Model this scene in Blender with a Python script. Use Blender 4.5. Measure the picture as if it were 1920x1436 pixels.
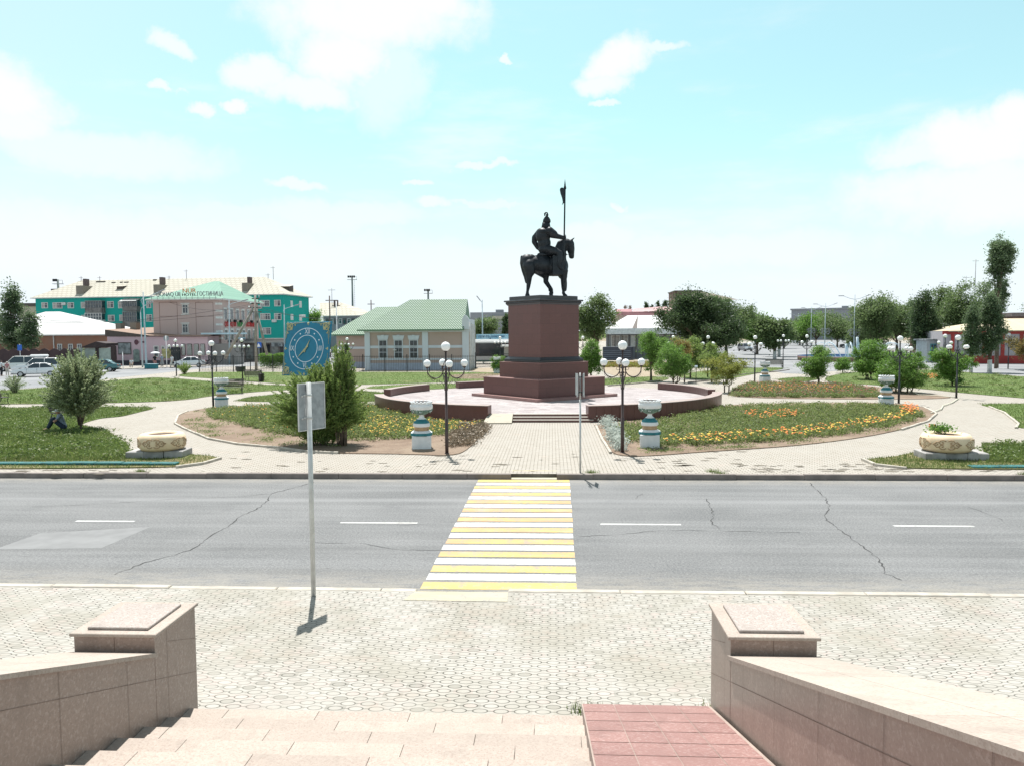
import bpy, math, random
import numpy as np
from mathutils import Vector, Matrix
R_ = math.radians
scene = bpy.context.scene
for o in list(bpy.data.objects): bpy.data.objects.remove(o)
COL = scene.collection
# ---------------------------------------------------------------- camera
F = 1440.0
CAM = Vector((0, 0, 4.35))
ROT = Matrix.Rotation(R_(3.0), 3, 'Z') @ Matrix.Rotation(R_(90-3.62), 3, 'X') @ Matrix.Rotation(R_(-0.40), 3, 'Z')
cd = bpy.data.cameras.new('camera'); cam = bpy.data.objects.new('camera', cd); COL.objects.link(cam)
cd.sensor_width = 36; cd.lens = F/1920*36; cd.clip_start = .05; cd.clip_end = 6000
cam.matrix_world = Matrix.Translation(CAM) @ ROT.to_4x4()
scene.camera = cam
# ---------------------------------------------------------------- sun, exposure
SUN_EL, SUN_AZ = 66.0, -15.0       # degrees; azimuth from +Y, negative = to the left
sl = bpy.data.lights.new('sun', 'SUN'); so = bpy.data.objects.new('sun', sl); COL.objects.link(so)
sl.energy = 5.0; sl.angle = R_(.53); sl.color = (1, .972, .93)
sd = Vector((math.sin(R_(SUN_AZ))*math.cos(R_(SUN_EL)), math.cos(R_(SUN_AZ))*math.cos(R_(SUN_EL)), math.sin(R_(SUN_EL))))
so.rotation_euler = sd.to_track_quat('Z', 'Y').to_euler(); so.location = (0, 0, 60)
vs = scene.view_settings
vs.view_transform = 'Standard'; vs.look = 'None'; vs.gamma = 1; vs.exposure = 0.62; vs.use_curve_mapping = False
scene.render.engine = 'CYCLES'
scene.render.resolution_x = 1024; scene.render.resolution_y = 765
scene.cycles.max_bounces = 6; scene.cycles.transparent_max_bounces = 8; scene.cycles.use_denoising = True

# pixel of the 1920x1436 photo -> ray
def ray(px, py): return ROT @ Vector(((px-960)/F, -(py-718)/F, -1))
G = .15
def P(px, py, z=G):
    v = ray(px, py); t = (z-CAM.z)/v.z
    return CAM+v*t
def PY(px, py, Y):
    v = ray(px, py); return CAM+v*(Y/v.y)
def colx(px, Y, py=640): return PY(px, py, Y).x
# ---------------------------------------------------------------- node helpers
class S:
    nt = None
    def __init__(s, k): s.k = k
    @staticmethod
    def m(op, *a):
        n = S.nt.nodes.new('ShaderNodeMath'); n.operation = op
        for i, x in enumerate(a):
            if isinstance(x, S): S.nt.links.new(x.k, n.inputs[i])
            else: n.inputs[i].default_value = x
        return S(n.outputs[0])
    def __add__(a, b): return S.m('ADD', a, b)
    __radd__ = __add__
    def __sub__(a, b): return S.m('SUBTRACT', a, b)
    def __rsub__(a, b): return S.m('SUBTRACT', b, a)
    def __mul__(a, b): return S.m('MULTIPLY', a, b)
    __rmul__ = __mul__
    def __truediv__(a, b): return S.m('DIVIDE', a, b)
    def abs(a): return S.m('ABSOLUTE', a)
    def floor(a): return S.m('FLOOR', a)
    def max(a, b): return S.m('MAXIMUM', a, b)
    def min(a, b): return S.m('MINIMUM', a, b)
    def sqrt(a): return S.m('SQRT', a)
    def step(a, lo, hi):
        n = S.nt.nodes.new('ShaderNodeMapRange'); n.interpolation_type = 'SMOOTHSTEP'
        S.nt.links.new(a.k, n.inputs[0]); n.inputs[1].default_value = lo; n.inputs[2].default_value = hi
        return S(n.outputs[0])
def N(t): return S.nt.nodes.new(t)
def L(a, b): S.nt.links.new(a.k if isinstance(a, S) else a, b)
def noise(vec, scale, detail=4, rough=.55, out=0, dist=0):
    n = N('ShaderNodeTexNoise'); n.inputs['Scale'].default_value = scale; n.inputs['Detail'].default_value = detail
    n.inputs['Roughness'].default_value = rough; n.inputs['Distortion'].default_value = dist
    if vec is not None: L(vec, n.inputs['Vector'])
    return S(n.outputs[out])
def c4(c): return (c[0], c[1], c[2], 1)
def mix(f, a, b, mode='MIX'):
    n = N('ShaderNodeMix'); n.data_type = 'RGBA'; n.blend_type = mode
    for s, x in ((n.inputs[0], f), (n.inputs[6], a), (n.inputs[7], b)):
        if isinstance(x, S): L(x, s)
        elif isinstance(x, (int, float)): s.default_value = x
        else: s.default_value = c4(x)
    return S(n.outputs[2])
def xyz(v):
    n = N('ShaderNodeSeparateXYZ'); L(v, n.inputs[0]); return [S(n.outputs[i]) for i in range(3)]
def comb(x, y, z=0.0):
    n = N('ShaderNodeCombineXYZ')
    for i, a in enumerate((x, y, z)):
        if isinstance(a, S): L(a, n.inputs[i])
        else: n.inputs[i].default_value = a
    return S(n.outputs[0])
def tc(k='Object'): return S(N('ShaderNodeTexCoord').outputs[k])
def newmat(name, rough=.8, metal=0, spec=.4):
    m = bpy.data.materials.new(name); m.use_nodes = True; S.nt = m.node_tree
    b = S.nt.nodes['Principled BSDF']; b.inputs['Roughness'].default_value = rough
    b.inputs['Metallic'].default_value = metal; b.inputs['Specular IOR Level'].default_value = spec
    return m, b
def bump(b, h, strength=.3, dist=.01):
    n = N('ShaderNodeBump'); n.inputs['Strength'].default_value = strength; n.inputs['Distance'].default_value = dist
    L(h, n.inputs['Height']); L(S(n.outputs[0]), b.inputs['Normal'])
MC = {}
def M(name, col, rough=.75, var=.12, scale=3, metal=0, spec=.4, bmp=0, bs=40, em=0):
    if name in MC: return MC[name]
    m, b = newmat(name, rough, metal, spec)
    v = tc()
    f = noise(v, scale, 5)
    c = mix(f.step(.3, .7), [x*(1-var) for x in col], [min(1, x*(1+var)) for x in col])
    L(c, b.inputs['Base Color'])
    if bmp: bump(b, noise(v, bs, 4), bmp, .01)
    MC[name] = m; return m
# ---------------------------------------------------------------- mesh helper
class MB:
    def __init__(s): s.v = []; s.f = []; s.m = []; s.sm = []
    def add(s, vs, fs, mi=0, smooth=False):
        k = len(s.v); s.v += [tuple(p) for p in vs]
        for f in fs: s.f.append([i+k for i in f]); s.m.append(mi); s.sm.append(smooth)
        return s
    def box(s, x0, x1, y0, y1, z0, z1, mi=0, T=None, bev=0):
        if bev:
            e = bev
            vs = []
            for z, i in ((z0, e), (z0+e, 0), (z1-e, 0), (z1, e)):
                vs += [(x0+i, y0+i, z), (x1-i, y0+i, z), (x1-i, y1-i, z), (x0+i, y1-i, z)]
            fs = [(3, 2, 1, 0), (12, 13, 14, 15)]
            for r in range(3):
                for j in range(4): a = r*4+j; b = r*4+(j+1) % 4; fs.append((a, b, b+4, a+4))
        else:
            vs = [(x, y, z) for z in (z0, z1) for x, y in ((x0, y0), (x1, y0), (x1, y1), (x0, y1))]
            fs = [(3, 2, 1, 0), (4, 5, 6, 7), (0, 1, 5, 4), (1, 2, 6, 5), (2, 3, 7, 6), (3, 0, 4, 7)]
        if T: vs = [T @ Vector(p) for p in vs]
        return s.add(vs, fs, mi)
    def poly(s, pts, mi=0): return s.add(pts, [list(range(len(pts)))], mi)
    def prism(s, pts, z0, z1, mi=0, mi_top=None, T=None):
        n = len(pts); a = sum(pts[i][0]*pts[(i+1) % n][1]-pts[(i+1) % n][0]*pts[i][1] for i in range(n))
        if a < 0: pts = pts[::-1]
        vs = [(p[0], p[1], z0) for p in pts]+[(p[0], p[1], z1) for p in pts]
        if T: vs = [T @ Vector(p) for p in vs]
        s.add(vs, [(i, (i+1) % n, n+(i+1) % n, n+i) for i in range(n)]+[list(range(n))[::-1]], mi)
        k = len(s.v)-2*n; s.f.append([k+n+i for i in range(n)]); s.m.append(mi if mi_top is None else mi_top); s.sm.append(False)
        return s
    def tube(s, pts, r, mi=0, n=8, cap=True, flat=None):
        pts = [Vector(p) for p in pts]; rs = r if isinstance(r, (list, tuple)) else [r]*len(pts)
        k = len(s.v); ref = None
        for i, p in enumerate(pts):
            t = (pts[min(i+1, len(pts)-1)]-pts[max(i-1, 0)]).normalized()
            if ref is None:
                ref = Vector((0, 0, 1)) if abs(t.z) < .9 else Vector((1, 0, 0))
            a = t.cross(ref)
            if a.length < 1e-4: a = t.orthogonal()
            a.normalize(); b = t.cross(a); ref = -b if False else a.cross(t)
            for j in range(n):
                w = 2*math.pi*j/n
                q = p+(a*math.cos(w)+b*math.sin(w))*rs[i]
                s.v.append((q.x, q.y, q.z))
        for i in range(len(pts)-1):
            for j in range(n):
                s.f.append([k+i*n+j, k+i*n+(j+1) % n, k+(i+1)*n+(j+1) % n, k+(i+1)*n+j]); s.m.append(mi); s.sm.append(True)
        if cap:
            s.f.append([k+j for j in range(n)][::-1]); s.m.append(mi); s.sm.append(False)
            e = k+(len(pts)-1)*n; s.f.append([e+j for j in range(n)]); s.m.append(mi); s.sm.append(False)
        return s
    def lathe(s, prof, mi=0, n=24, c=(0, 0, 0), mis=None, smooth=True, sx=1, sy=1, wob=None, a0=0):
        k = len(s.v)
        for i, (r, z) in enumerate(prof):
            for j in range(n):
                w = 2*math.pi*j/n+a0; rr = r*(wob(w, i) if wob else 1)
                s.v.append((c[0]+rr*sx*math.cos(w), c[1]+rr*sy*math.sin(w), c[2]+z))
        for i in range(len(prof)-1):
            for j in range(n):
                s.f.append([k+i*n+j, k+i*n+(j+1) % n, k+(i+1)*n+(j+1) % n, k+(i+1)*n+j]); s.m.append(mis[i] if mis else mi); s.sm.append(smooth)
        s.f.append([k+j for j in range(n)][::-1]); s.m.append(mis[0] if mis else mi); s.sm.append(False)
        e = k+(len(prof)-1)*n; s.f.append([e+j for j in range(n)]); s.m.append(mis[-1] if mis else mi); s.sm.append(False)
        return s
    def ball(s, c, r, mi=0, n=16, m=10, T=None):
        rx, ry, rz = r if isinstance(r, (tuple, list)) else (r, r, r)
        vs = [(c[0], c[1], c[2]-rz)]; fs = []
        for i in range(1, m):
            a = math.pi*i/m
            for j in range(n):
                w = 2*math.pi*j/n; vs.append((c[0]+rx*math.sin(a)*math.cos(w), c[1]+ry*math.sin(a)*math.sin(w), c[2]-rz*math.cos(a)))
        vs.append((c[0], c[1], c[2]+rz))
        for j in range(n): fs.append((0, 1+(j+1) % n, 1+j))
        for i in range(m-2):
            for j in range(n): a = 1+i*n+j; b = 1+i*n+(j+1) % n; fs.append((a, b, b+n, a+n))
        e = len(vs)-1
        for j in range(n): fs.append((e, e-n+j, e-n+(j+1) % n))
        if T: vs = [T @ Vector(p) for p in vs]
        return s.add(vs, fs, mi, True)
    def build(s, name, mats, parent=None, world=False):
        me = bpy.data.meshes.new(name)
        vs = s.v
        if world and parent is not None:
            inv = Wm(parent).inverted(); vs = [tuple(inv @ Vector(p)) for p in vs]
        me.from_pydata(vs, [], s.f)
        for m in (mats if isinstance(mats, (list, tuple)) else [mats]): me.materials.append(m)
        me.polygons.foreach_set('material_index', s.m); me.polygons.foreach_set('use_smooth', s.sm)
        me.update()
        o = bpy.data.objects.new(name, me); COL.objects.link(o)
        if parent is not None: o.parent = parent
        return o
def Wm(o):
    m = Matrix.LocRotScale(o.location, o.rotation_euler, o.scale)
    return Wm(o.parent) @ m if o.parent else m
def tag(o, label, cat=None, group=None, kind=None):
    if label: o['label'] = label
    if cat: o['category'] = cat
    if group: o['group'] = group
    if kind: o['kind'] = kind
    return o
def thing(name, label, cat, loc=(0, 0, 0), rz=0, group=None, sc=1):
    o = bpy.data.objects.new(name, None); COL.objects.link(o); o.location = loc; o.rotation_euler = (0, 0, rz)
    o.scale = (sc, sc, sc); o.empty_display_size = .2
    return tag(o, label, cat, group)
def dup(root, loc, rz=0, label=None, sc=None):
    kids = {}
    for o in bpy.data.objects:
        if o.parent: kids.setdefault(o.parent, []).append(o)
    def rec(o, par):
        c = o.copy(); COL.objects.link(c)
        if par is not None: c.parent = par
        for ch in kids.get(o, []): rec(ch, c)
        return c
    r = rec(root, None); r.location = loc; r.rotation_euler = (0, 0, rz)
    if label: r['label'] = label
    if sc: r.scale = (sc, sc, sc)
    return r
def struct(mb, name, mats, label=None):
    o = mb.build(name, mats); o['kind'] = 'structure'
    if label: o['label'] = label
    return o
def voxel(mb, name, mats, parent, vox=.03, smooth=4, world=False):
    """fuse overlapping volumes into one continuous surface"""
    o = mb.build(name, mats, parent, world)
    r = o.modifiers.new('r', 'REMESH'); r.mode = 'VOXEL'; r.voxel_size = vox; r.use_smooth_shade = True
    s = o.modifiers.new('s', 'SMOOTH'); s.iterations = smooth; s.factor = .5
    dg = bpy.context.evaluated_depsgraph_get()
    me = bpy.data.meshes.new_from_object(o.evaluated_get(dg)); o.modifiers.clear()
    old = o.data; o.data = me; bpy.data.meshes.remove(old); me.name = name
    if not me.materials: me.materials.append(mats if not isinstance(mats, (list, tuple)) else mats[0])
    return o
def caps(mb, chain, T=None):
    """chain of (x,y,z,r): tapered limb with round joints"""
    for i, (x, y, z, r) in enumerate(chain):
        mb.ball((x, y, z), r, n=12, m=8)
        if i:
            a = chain[i-1]
            mb.tube([a[:3], (x, y, z)], [a[3], r], n=12)
def text(body, size, mat, parent, loc, rot=(R_(90), 0, 0), name='lettering', ext=.01, ax='CENTER', sx=1, sy=1, width=None):
    cu = bpy.data.curves.new(name, 'FONT'); cu.body = body; cu.size = size; cu.extrude = ext; cu.align_x = ax; cu.align_y = 'CENTER'
    t = bpy.data.objects.new(name, cu); COL.objects.link(t)
    dg = bpy.context.evaluated_depsgraph_get()
    me = bpy.data.meshes.new_from_object(t.evaluated_get(dg)); bpy.data.objects.remove(t); bpy.data.curves.remove(cu)
    me.materials.clear(); me.materials.append(mat); me.name = name
    if width:
        xs_ = [v.co.x for v in me.vertices]; sx = width/(max(xs_)-min(xs_))
    o = bpy.data.objects.new(name, me); COL.objects.link(o); o.parent = parent; o.location = loc; o.rotation_euler = rot; o.scale = (sx, sy, 1)
    return o
# ---------------------------------------------------------------- world: daylight sky with clouds
w = bpy.data.worlds.new('World'); scene.world = w; w.use_nodes = True; S.nt = w.node_tree
bg = S.nt.nodes['Background']
sky = N('ShaderNodeTexSky'); sky.sky_type = 'NISHITA'; sky.sun_disc = False
sky.sun_elevation = R_(SUN_EL); sky.sun_rotation = R_(SUN_AZ); sky.altitude = 50; sky.dust_density = 1.5
d = tc('Generated')
dx, dy, dz = xyz(d)
az = S.m('ARCTAN2', dx, dy); el = S.m('ARCSINE', dz)
n1 = noise(d, 9, 7, .62); n2 = noise(comb(dy, dz, dx), 9, 7, .62)
n3 = noise(d, 30, 5, .6)
az2 = az+(n1-.5)*.13; el2 = el+(n2-.5)*.075
CL = [(690,30,190,70,1),(790,5,110,40,1),(640,105,95,48,1),(715,150,75,70,.55),(470,135,60,26,.9),(570,165,85,26,.9),(20,180,85,50,1),(5,235,75,30,.9),
 (180,290,200,34,.6),(60,265,60,26,.6),(308,88,34,15,.8),(297,173,24,7,.8),(368,208,27,12,.9),(445,202,27,13,.95),(938,106,17,5,.8),(1172,115,60,34,1),(1140,158,55,22,.9),
 (1240,93,48,9,.7),(1140,198,24,6,.7),(1190,375,15,9,.7),(915,311,42,6,.7),(797,332,34,7,.7),(562,354,36,9,.7),(835,385,33,11,.7),(930,380,62,6,.5),(1850,265,150,50,1),
 (1910,225,60,32,1),(1710,295,60,20,.8),(1690,350,70,9,.7),(1110,435,95,22,.6),(650,410,160,26,.55),(430,405,120,16,.4),(1850,360,200,55,.9),(1300,470,300,34,.5),(300,470,420,60,.6),(900,500,300,40,.4)]
cov = None
for (px, py, rx, ry, st) in CL:
    v = ray(px, py).normalized(); a0 = math.atan2(v.x, v.y); e0 = math.asin(v.z)
    u = (az2-a0)*(F/rx/1.12); t = (el2-e0)*(F/ry/1.12)
    q = (1.0-(u*u+t*t))+(n3-.5)*1.0
    q = q.step(-.35, .85)*st
    cov = q if cov is None else cov.max(q)
tint = mix(1.0, S(sky.outputs[0]), mix(el.step(.48, .75), (1.80, 2.75, 2.10), (.95, .95, .80)), 'MULTIPLY')
hz = (1.0-el.step(-.03, .36)); hz = hz*hz
wisp = noise(comb(dx*2.2, dy*2.2, dz*9), 2.0, 7, .6).step(.48, .80)*(1.0-el.step(.22, .55))*.55
cov = cov.max(wisp)
left = (1.0-az.step(-.75, -.2))*.35
veil = (hz*.95+left*.75+.24).min(1.0)
base = mix(veil, tint, (11.5, 12.6, 13.2))
skyc = mix(cov, base, (12.5, 12.9, 13.4))
L(skyc, bg.inputs['Color']); bg.inputs['Strength'].default_value = .052
# ---------------------------------------------------------------- ground materials
def m_asphalt():
    m, b = newmat('asphalt', .88, 0, .3); v = tc(); x, y, z = xyz(v)
    big = noise(v, .35, 5); fine = noise(v, 60, 3, .7); streak = noise(comb(x*.12, y*2.2), 1.0, 4)
    c = mix(big.step(.3, .7), (.112, .115, .118), (.160, .162, .164))
    c = mix(streak.step(.40, .66)*.38, c, (.225, .228, .23))
    gr = noise(v, 22, 5, .85); c = mix(gr.step(.50, .58)*.40, c, (.29, .288, .28)); c = mix((1-gr.step(.42, .49))*.45, c, (.07, .072, .074))
    sp2 = noise(comb(x*1.0, y*2.6), 3.4, 5, .7); c = mix(sp2.step(.60, .66)*(1-(y-15.5).step(-1, 1.5))*.55, c, (.075, .075, .078))
    tr = ((y-19.9).abs().step(.02, .35)); c = mix((1-tr)*.35, c, (.27, .272, .275)); tr2 = ((y-15.2).abs().step(.05, .5)); c = mix((1-tr2)*.2, c, (.10, .10, .10))
    c = mix(fine.step(.45, .75)*.35, c, (.32, .32, .31))
    c = mix((1-fine.step(.25, .42))*.6, c, (.06, .06, .065))
    c = mix(noise(v, 16, 4, .75).step(.55, .75)*.35, c, (.27, .27, .265))
    oil = noise(comb(x*.7, y*1.6), .8, 5, .6).step(.60, .72); c = mix(oil*.35, c, (.10, .10, .105))
    edge = (y-14.2).step(-1.5, 0)*(22.9-y).step(.0, 1.1)   # dusty tan margins beside both kerbs
    c = mix((1-edge)*noise(comb(x*1.2, y*4), 1.6, 7, .7).step(.3, .62)*.62, c, (.30, .275, .235))
    sp = noise(comb(x, y*2.5, 0), 5, 3, .6)
    c = mix(sp.step(.66, .72)*.5, c, (.09, .09, .095))
    L(c, b.inputs['Base Color']); bump(b, fine, .35, .006); return m
def m_asphalt2():
    m, b = newmat('asphalt_far', .9, 0, .3); v = tc()
    c = mix(noise(v, .12, 5).step(.3, .7), (.19, .195, .205), (.27, .275, .28)); L(c, b.inputs['Base Color']); return m
def m_spool():
    """pale concrete pavers, interlocking ovals"""
    m, b = newmat('spool_pavers', .85, 0, .3); v = tc(); x, y, z = xyz(v)
    x0 = x+(noise(v, 2.0, 2)-.5)*.03; y0 = y+(noise(comb(y, x), 2.0, 2)-.5)*.03
    W, H = .235, .118
    vv = y0/H; row = vv.floor(); par = row*.5; par = par-par.floor()
    uu = x0/W+par; cx = uu.floor()
    lx = (uu-cx-.5)*W; ly = (vv-row-.5)*H
    r = ((lx/.083)*(lx/.083)+(ly/.047)*(ly/.047)).sqrt()
    ring = 1-((r-1).abs()*.06).step(.0035, .0085)
    bar = (1-ly.abs().step(.0035, .0075))*lx.abs().step(.078, .083)
    j = ring.max(bar)
    idn = N('ShaderNodeTexWhiteNoise'); L(comb(cx, row, r.step(.98, 1.02)), idn.inputs[0]); rnd = S(idn.outputs[0])
    c = mix(rnd, (.335, .318, .285), (.405, .388, .352))
    c = mix(rnd.step(.9, .93)*.5, c, (.39, .315, .285)); c = mix((1-rnd.step(.07, .10))*.6, c, (.25, .24, .21)); c = mix(noise(v, 5, 4).step(.5, .8)*.25, c, (.27, .26, .22))
    st = noise(v, .6, 5)
    c = mix(st.step(.45, .62)*.55, c, (.28, .262, .215)); c = mix(noise(comb(x, y*1.3), .9, 6, .7).step(.54, .64)*.35, c, (.34, .285, .235))
    c = mix(noise(v, 2.5, 5).step(.55, .75)*.35, c, (.36, .29, .265))
    c = mix(noise(v, 70, 3).step(.5, .8)*.25, c, (.25, .235, .21))
    jw = noise(v, 1.1, 4).step(.25, .7)*.5+.45
    c = mix(j*jw, c, (.06, .058, .048))
    L(c, b.inputs['Base Color']); bump(b, 1-j, .5, .004); return m
def m_brick(name, c1, c2, mort, bw=.2, bh=.1, ang=0, mw=.006, dirt=.5):
    m, b = newmat(name, .85, 0, .3); v = tc()
    if ang:
        n = N('ShaderNodeVectorRotate'); n.inputs['Angle'].default_value = ang; L(v, n.inputs[0]); v2 = S(n.outputs[0])
    else: v2 = v
    t = N('ShaderNodeTexBrick'); L(v2, t.inputs['Vector']); t.inputs['Scale'].default_value = 1
    t.inputs['Color1'].default_value = c4(c1); t.inputs['Color2'].default_value = c4(c2); t.inputs['Mortar'].default_value = c4(mort)
    t.inputs['Mortar Size'].default_value = mw; t.inputs['Brick Width'].default_value = bw; t.inputs['Row Height'].default_value = bh
    c = S(t.outputs[0])
    x, y, z = xyz(v)
    c = mix(noise(v, .45, 6).step(.42, .7)*dirt, c, [k*.78 for k in c2])
    c = mix(noise(comb(x*.5, y*2.2), 3.5, 5).step(.56, .66)*dirt*.7, c, [k*.6 for k in c1])
    c = mix(noise(v, 1.6, 5).step(.6, .72)*dirt*.5, c, (.42, .33, .28))
    L(c, b.inputs['Base Color']); return m
def m_granite(name, base, speck=(.25, .17, .14), light=(.75, .66, .6), rough=.35, tile=None, spec=.5, amt=.5, dirt=.4, isl=0):
    m, b = newmat(name, rough, 0, spec); v = tc()
    f = noise(v, 48, 3, .75); g = noise(v, 30, 3, .75)
    c = mix(f.step(.50, .60)*amt, base, speck); c = mix(g.step(.52, .62)*amt, c, light)
    x, y, z = xyz(v); gr = noise(comb(x*1.6, y*1.6, z*.35), 1.7, 6, .65); c = mix(gr.step(.50, .66)*dirt*.9, c, [k*.62 for k in base])
    c = mix(noise(v, 3.2, 6, .7).step(.54, .68)*dirt*.6, c, [k*.72 for k in base])
    c = mix(noise(v, .9, 5).step(.35, .7)*dirt, c, [k*.8 for k in base])
    if isl:
        g2 = S(N('ShaderNodeNewGeometry').outputs['Random Per Island']); c = mix(g2, c, [1.12, 1.1, 1.06], 'MULTIPLY') if False else mix(1.0, c, mix(g2, (.93, .915, .91), (1.05, 1.05, 1.04)), 'MULTIPLY')
    L(c, b.inputs['Base Color']); return m
def m_grass(name, a, bb, dry, amt=.5):
    m, b = newmat(name, .9, 0, .2); v = tc()
    c = mix(noise(v, 1.3, 6, .65).step(.3, .7), a, bb)
    c = mix(noise(v, .35, 5).step(.45, .7)*amt, c, dry)
    c = mix(noise(v, 14, 4, .7).step(.4, .75)*.45, c, [k*.45 for k in a])
    L(c, b.inputs['Base Color']); bump(b, noise(v, 25, 4), .8, .03); return m
ASP = m_asphalt(); ASP2 = m_asphalt2(); SPOOL = m_spool()
SETT = m_brick('sett_paving', (.375, .342, .295), (.425, .395, .35), (.10, .088, .07), .24, .12, 0, .014)
SETTD = m_brick('sett_paving_diagonal', (.62, .56, .47), (.66, .61, .52), (.30, .26, .21), .3, .3, R_(38), .012, .6)
PLAZA = m_brick('plaza_tiles', (.27, .235, .235), (.43, .395, .39), (.2, .17, .17), .6, .3, R_(20), .008, .8)
GRAN = m_granite('beige_granite', (.285, .215, .18), (.15, .105, .09), (.50, .42, .38), amt=.36)
GRANT = m_granite('beige_granite_sawn', (.40, .345, .30), (.26, .19, .165), (.48, .42, .37), rough=.75, amt=.5, spec=.25, isl=1)
GRANR = m_granite('red_granite_tile', (.285, .165, .15), (.19, .10, .09), (.42, .32, .30), .7, dirt=.7, spec=.25, isl=1)
MAROON = m_granite('maroon_granite', (.115, .043, .038), (.07, .028, .026), (.15, .075, .07), .33, amt=.35, spec=.6)
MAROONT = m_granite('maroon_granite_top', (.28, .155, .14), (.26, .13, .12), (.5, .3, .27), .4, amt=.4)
BLKG = m_granite('black_granite', (.035, .04, .046), (.02, .022, .026), (.08, .085, .09), .3, amt=.3)
SOIL = m_grass('dry_soil', (.26, .195, .145), (.19, .135, .10), (.30, .24, .18), .6)
DUST = m_grass('dusty_earth', (.36, .30, .22), (.30, .24, .18), (.26, .23, .155), .5)
LAWN = m_grass('lawn_turf', (.095, .15, .04), (.14, .195, .06), (.20, .195, .095), .7)
LAWND = m_grass('lawn_turf_dry', (.12, .14, .05), (.21, .175, .09), (.30, .235, .14), .8)
KERBD = M('kerb_concrete_dark', (.21, .18, .165), .85, .18, 2.5); KERBL = M('kerb_concrete', (.42, .385, .33), .85, .2, 2.5)
TEALP = M('teal_paint', (.018, .115, .115), .6, .3, 4); CONC = M('grey_concrete', (.33, .32, .31), .9, .25, 3, bmp=.3)
YEL = M('yellow_road_paint', (.74, .56, .14), .7, .12, 1.5)
# worn paint markings
def m_paint(name, c1, c2, worn):
    m, b = newmat(name, .7, 0, .3); v = tc(); x, y, z = xyz(v)
    f0 = noise(comb(x*.6, y*3), 1.1, 4).step(.35, .65)
    if name.startswith('yellow'):      # the middle stripes have faded to orange
        f0 = (f0*.6+(1-((y-18.3).abs()).step(1.5, 4.5))*.8*noise(comb(x*.5, y*2), 1.5, 3).step(.3, .6)).min(1.0)
    c = mix(f0, c1, c2)
    c = mix(noise(v, 6, 7, .8).step(.52, .60)*worn*.75, c, (.27, .26, .245))
    c = mix(noise(comb(x*1.3, y*.6), 3.2, 7, .75).step(.52, .64)*worn*.6, c, (.24, .235, .225))
    c = mix(noise(v, 1.3, 4, .6).step(.5, .8)*worn*.4, c, (.45, .40, .33))
    L(c, b.inputs['Base Color']); return m
YEL = m_paint('yellow_road_paint', (.52, .42, .13), (.46, .29, .15), .95); WHT = m_paint('white_road_paint', (.56, .56, .55), (.47, .47, .46), .8)
# ---------------------------------------------------------------- ground sheets
mb = MB(); mb.poly([(-3000, -60, -.03), (3000, -60, -.03), (3000, 4000, -.03), (-3000, 4000, -.03)]); struct(mb, 'ground', DUST)
NK, FK = 12.45, 22.87          # near / far kerb lines
mb = MB(); mb.poly([(-120, NK-.3, 0), (120, NK-.3, 0), (120, FK+.1, 0), (-120, FK+.1, 0)]); struct(mb, 'road', ASP)
mb = MB(); mb.prism([(-60, -20), (60, -20), (60, NK-.16), (-60, NK-.16)], -.02, G); struct(mb, 'near_pavement', SPOOL)
mb = MB(); mb.prism([(-120, FK+.16), (130, FK+.16), (170, 420), (-190, 420)], -.02, G-.006); struct(mb, 'park_paving', SETT)
# kerbs, laid block by block
rnd = random.Random(3)
def kerb(name, y0, y1, gaps, matt, x0=-60, x1=60, top=G+.012, Lk=3.0):
    mb = MB(); x = x0
    while x < x1:
        L_ = Lk+rnd.uniform(-.15, .15)
        a, b = x, x+L_-.012
        for (g0, g1) in gaps:
            if a < g0 < b: b = g0
            if a < g1 < b: a = g1
            if g0 <= a and b <= g1: a = b = 0
        if b-a > .1:
            dz = rnd.uniform(-.012, .012); dy = rnd.uniform(-.02, .02)
            mb.box(a, b, y0+dy, y1+dy, -.02, top+dz, bev=.015)
        x += L_
    return struct(mb, name, matt)
gx0, gx1 = P(777, 1112).x, P(952, 1112).x
kerb('near_kerb', NK-.16, NK, [(gx0, gx1)], KERBL, Lk=1.9)
hx0, hx1 = P(957, 892).x, P(1044, 892).x
kerb('far_kerb', FK, FK+.16, [(hx0, hx1)], KERBD, Lk=2.0)
# kerb ramps
mb = MB(); ra = [(gx0, NK+.06, .012), (gx1, NK+.06, .012), (gx1, NK-.17, G+.006), (gx0, NK-.17, G+.006)]; mb.poly(ra[::-1])
mb.poly([(gx0, NK-.17, G+.006), (gx1, NK-.17, G+.006), (gx1+.02, NK-.62, G+.006), (gx0-.12, NK-.60, G+.006)]); struct(mb, 'kerb_ramp', m_paint('worn_ramp_concrete', (.43, .385, .24), (.38, .355, .30), .95))
mb = MB(); mb.poly([(hx0, FK-.02, .01), (hx1, FK-.02, .01), (hx1, FK+.7, G+.004), (hx0, FK+.7, G+.004)]); struct(mb, 'far_kerb_ramp', m_paint('worn_ramp_concrete_far', (.46, .41, .24), (.42, .40, .32), .6))
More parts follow.
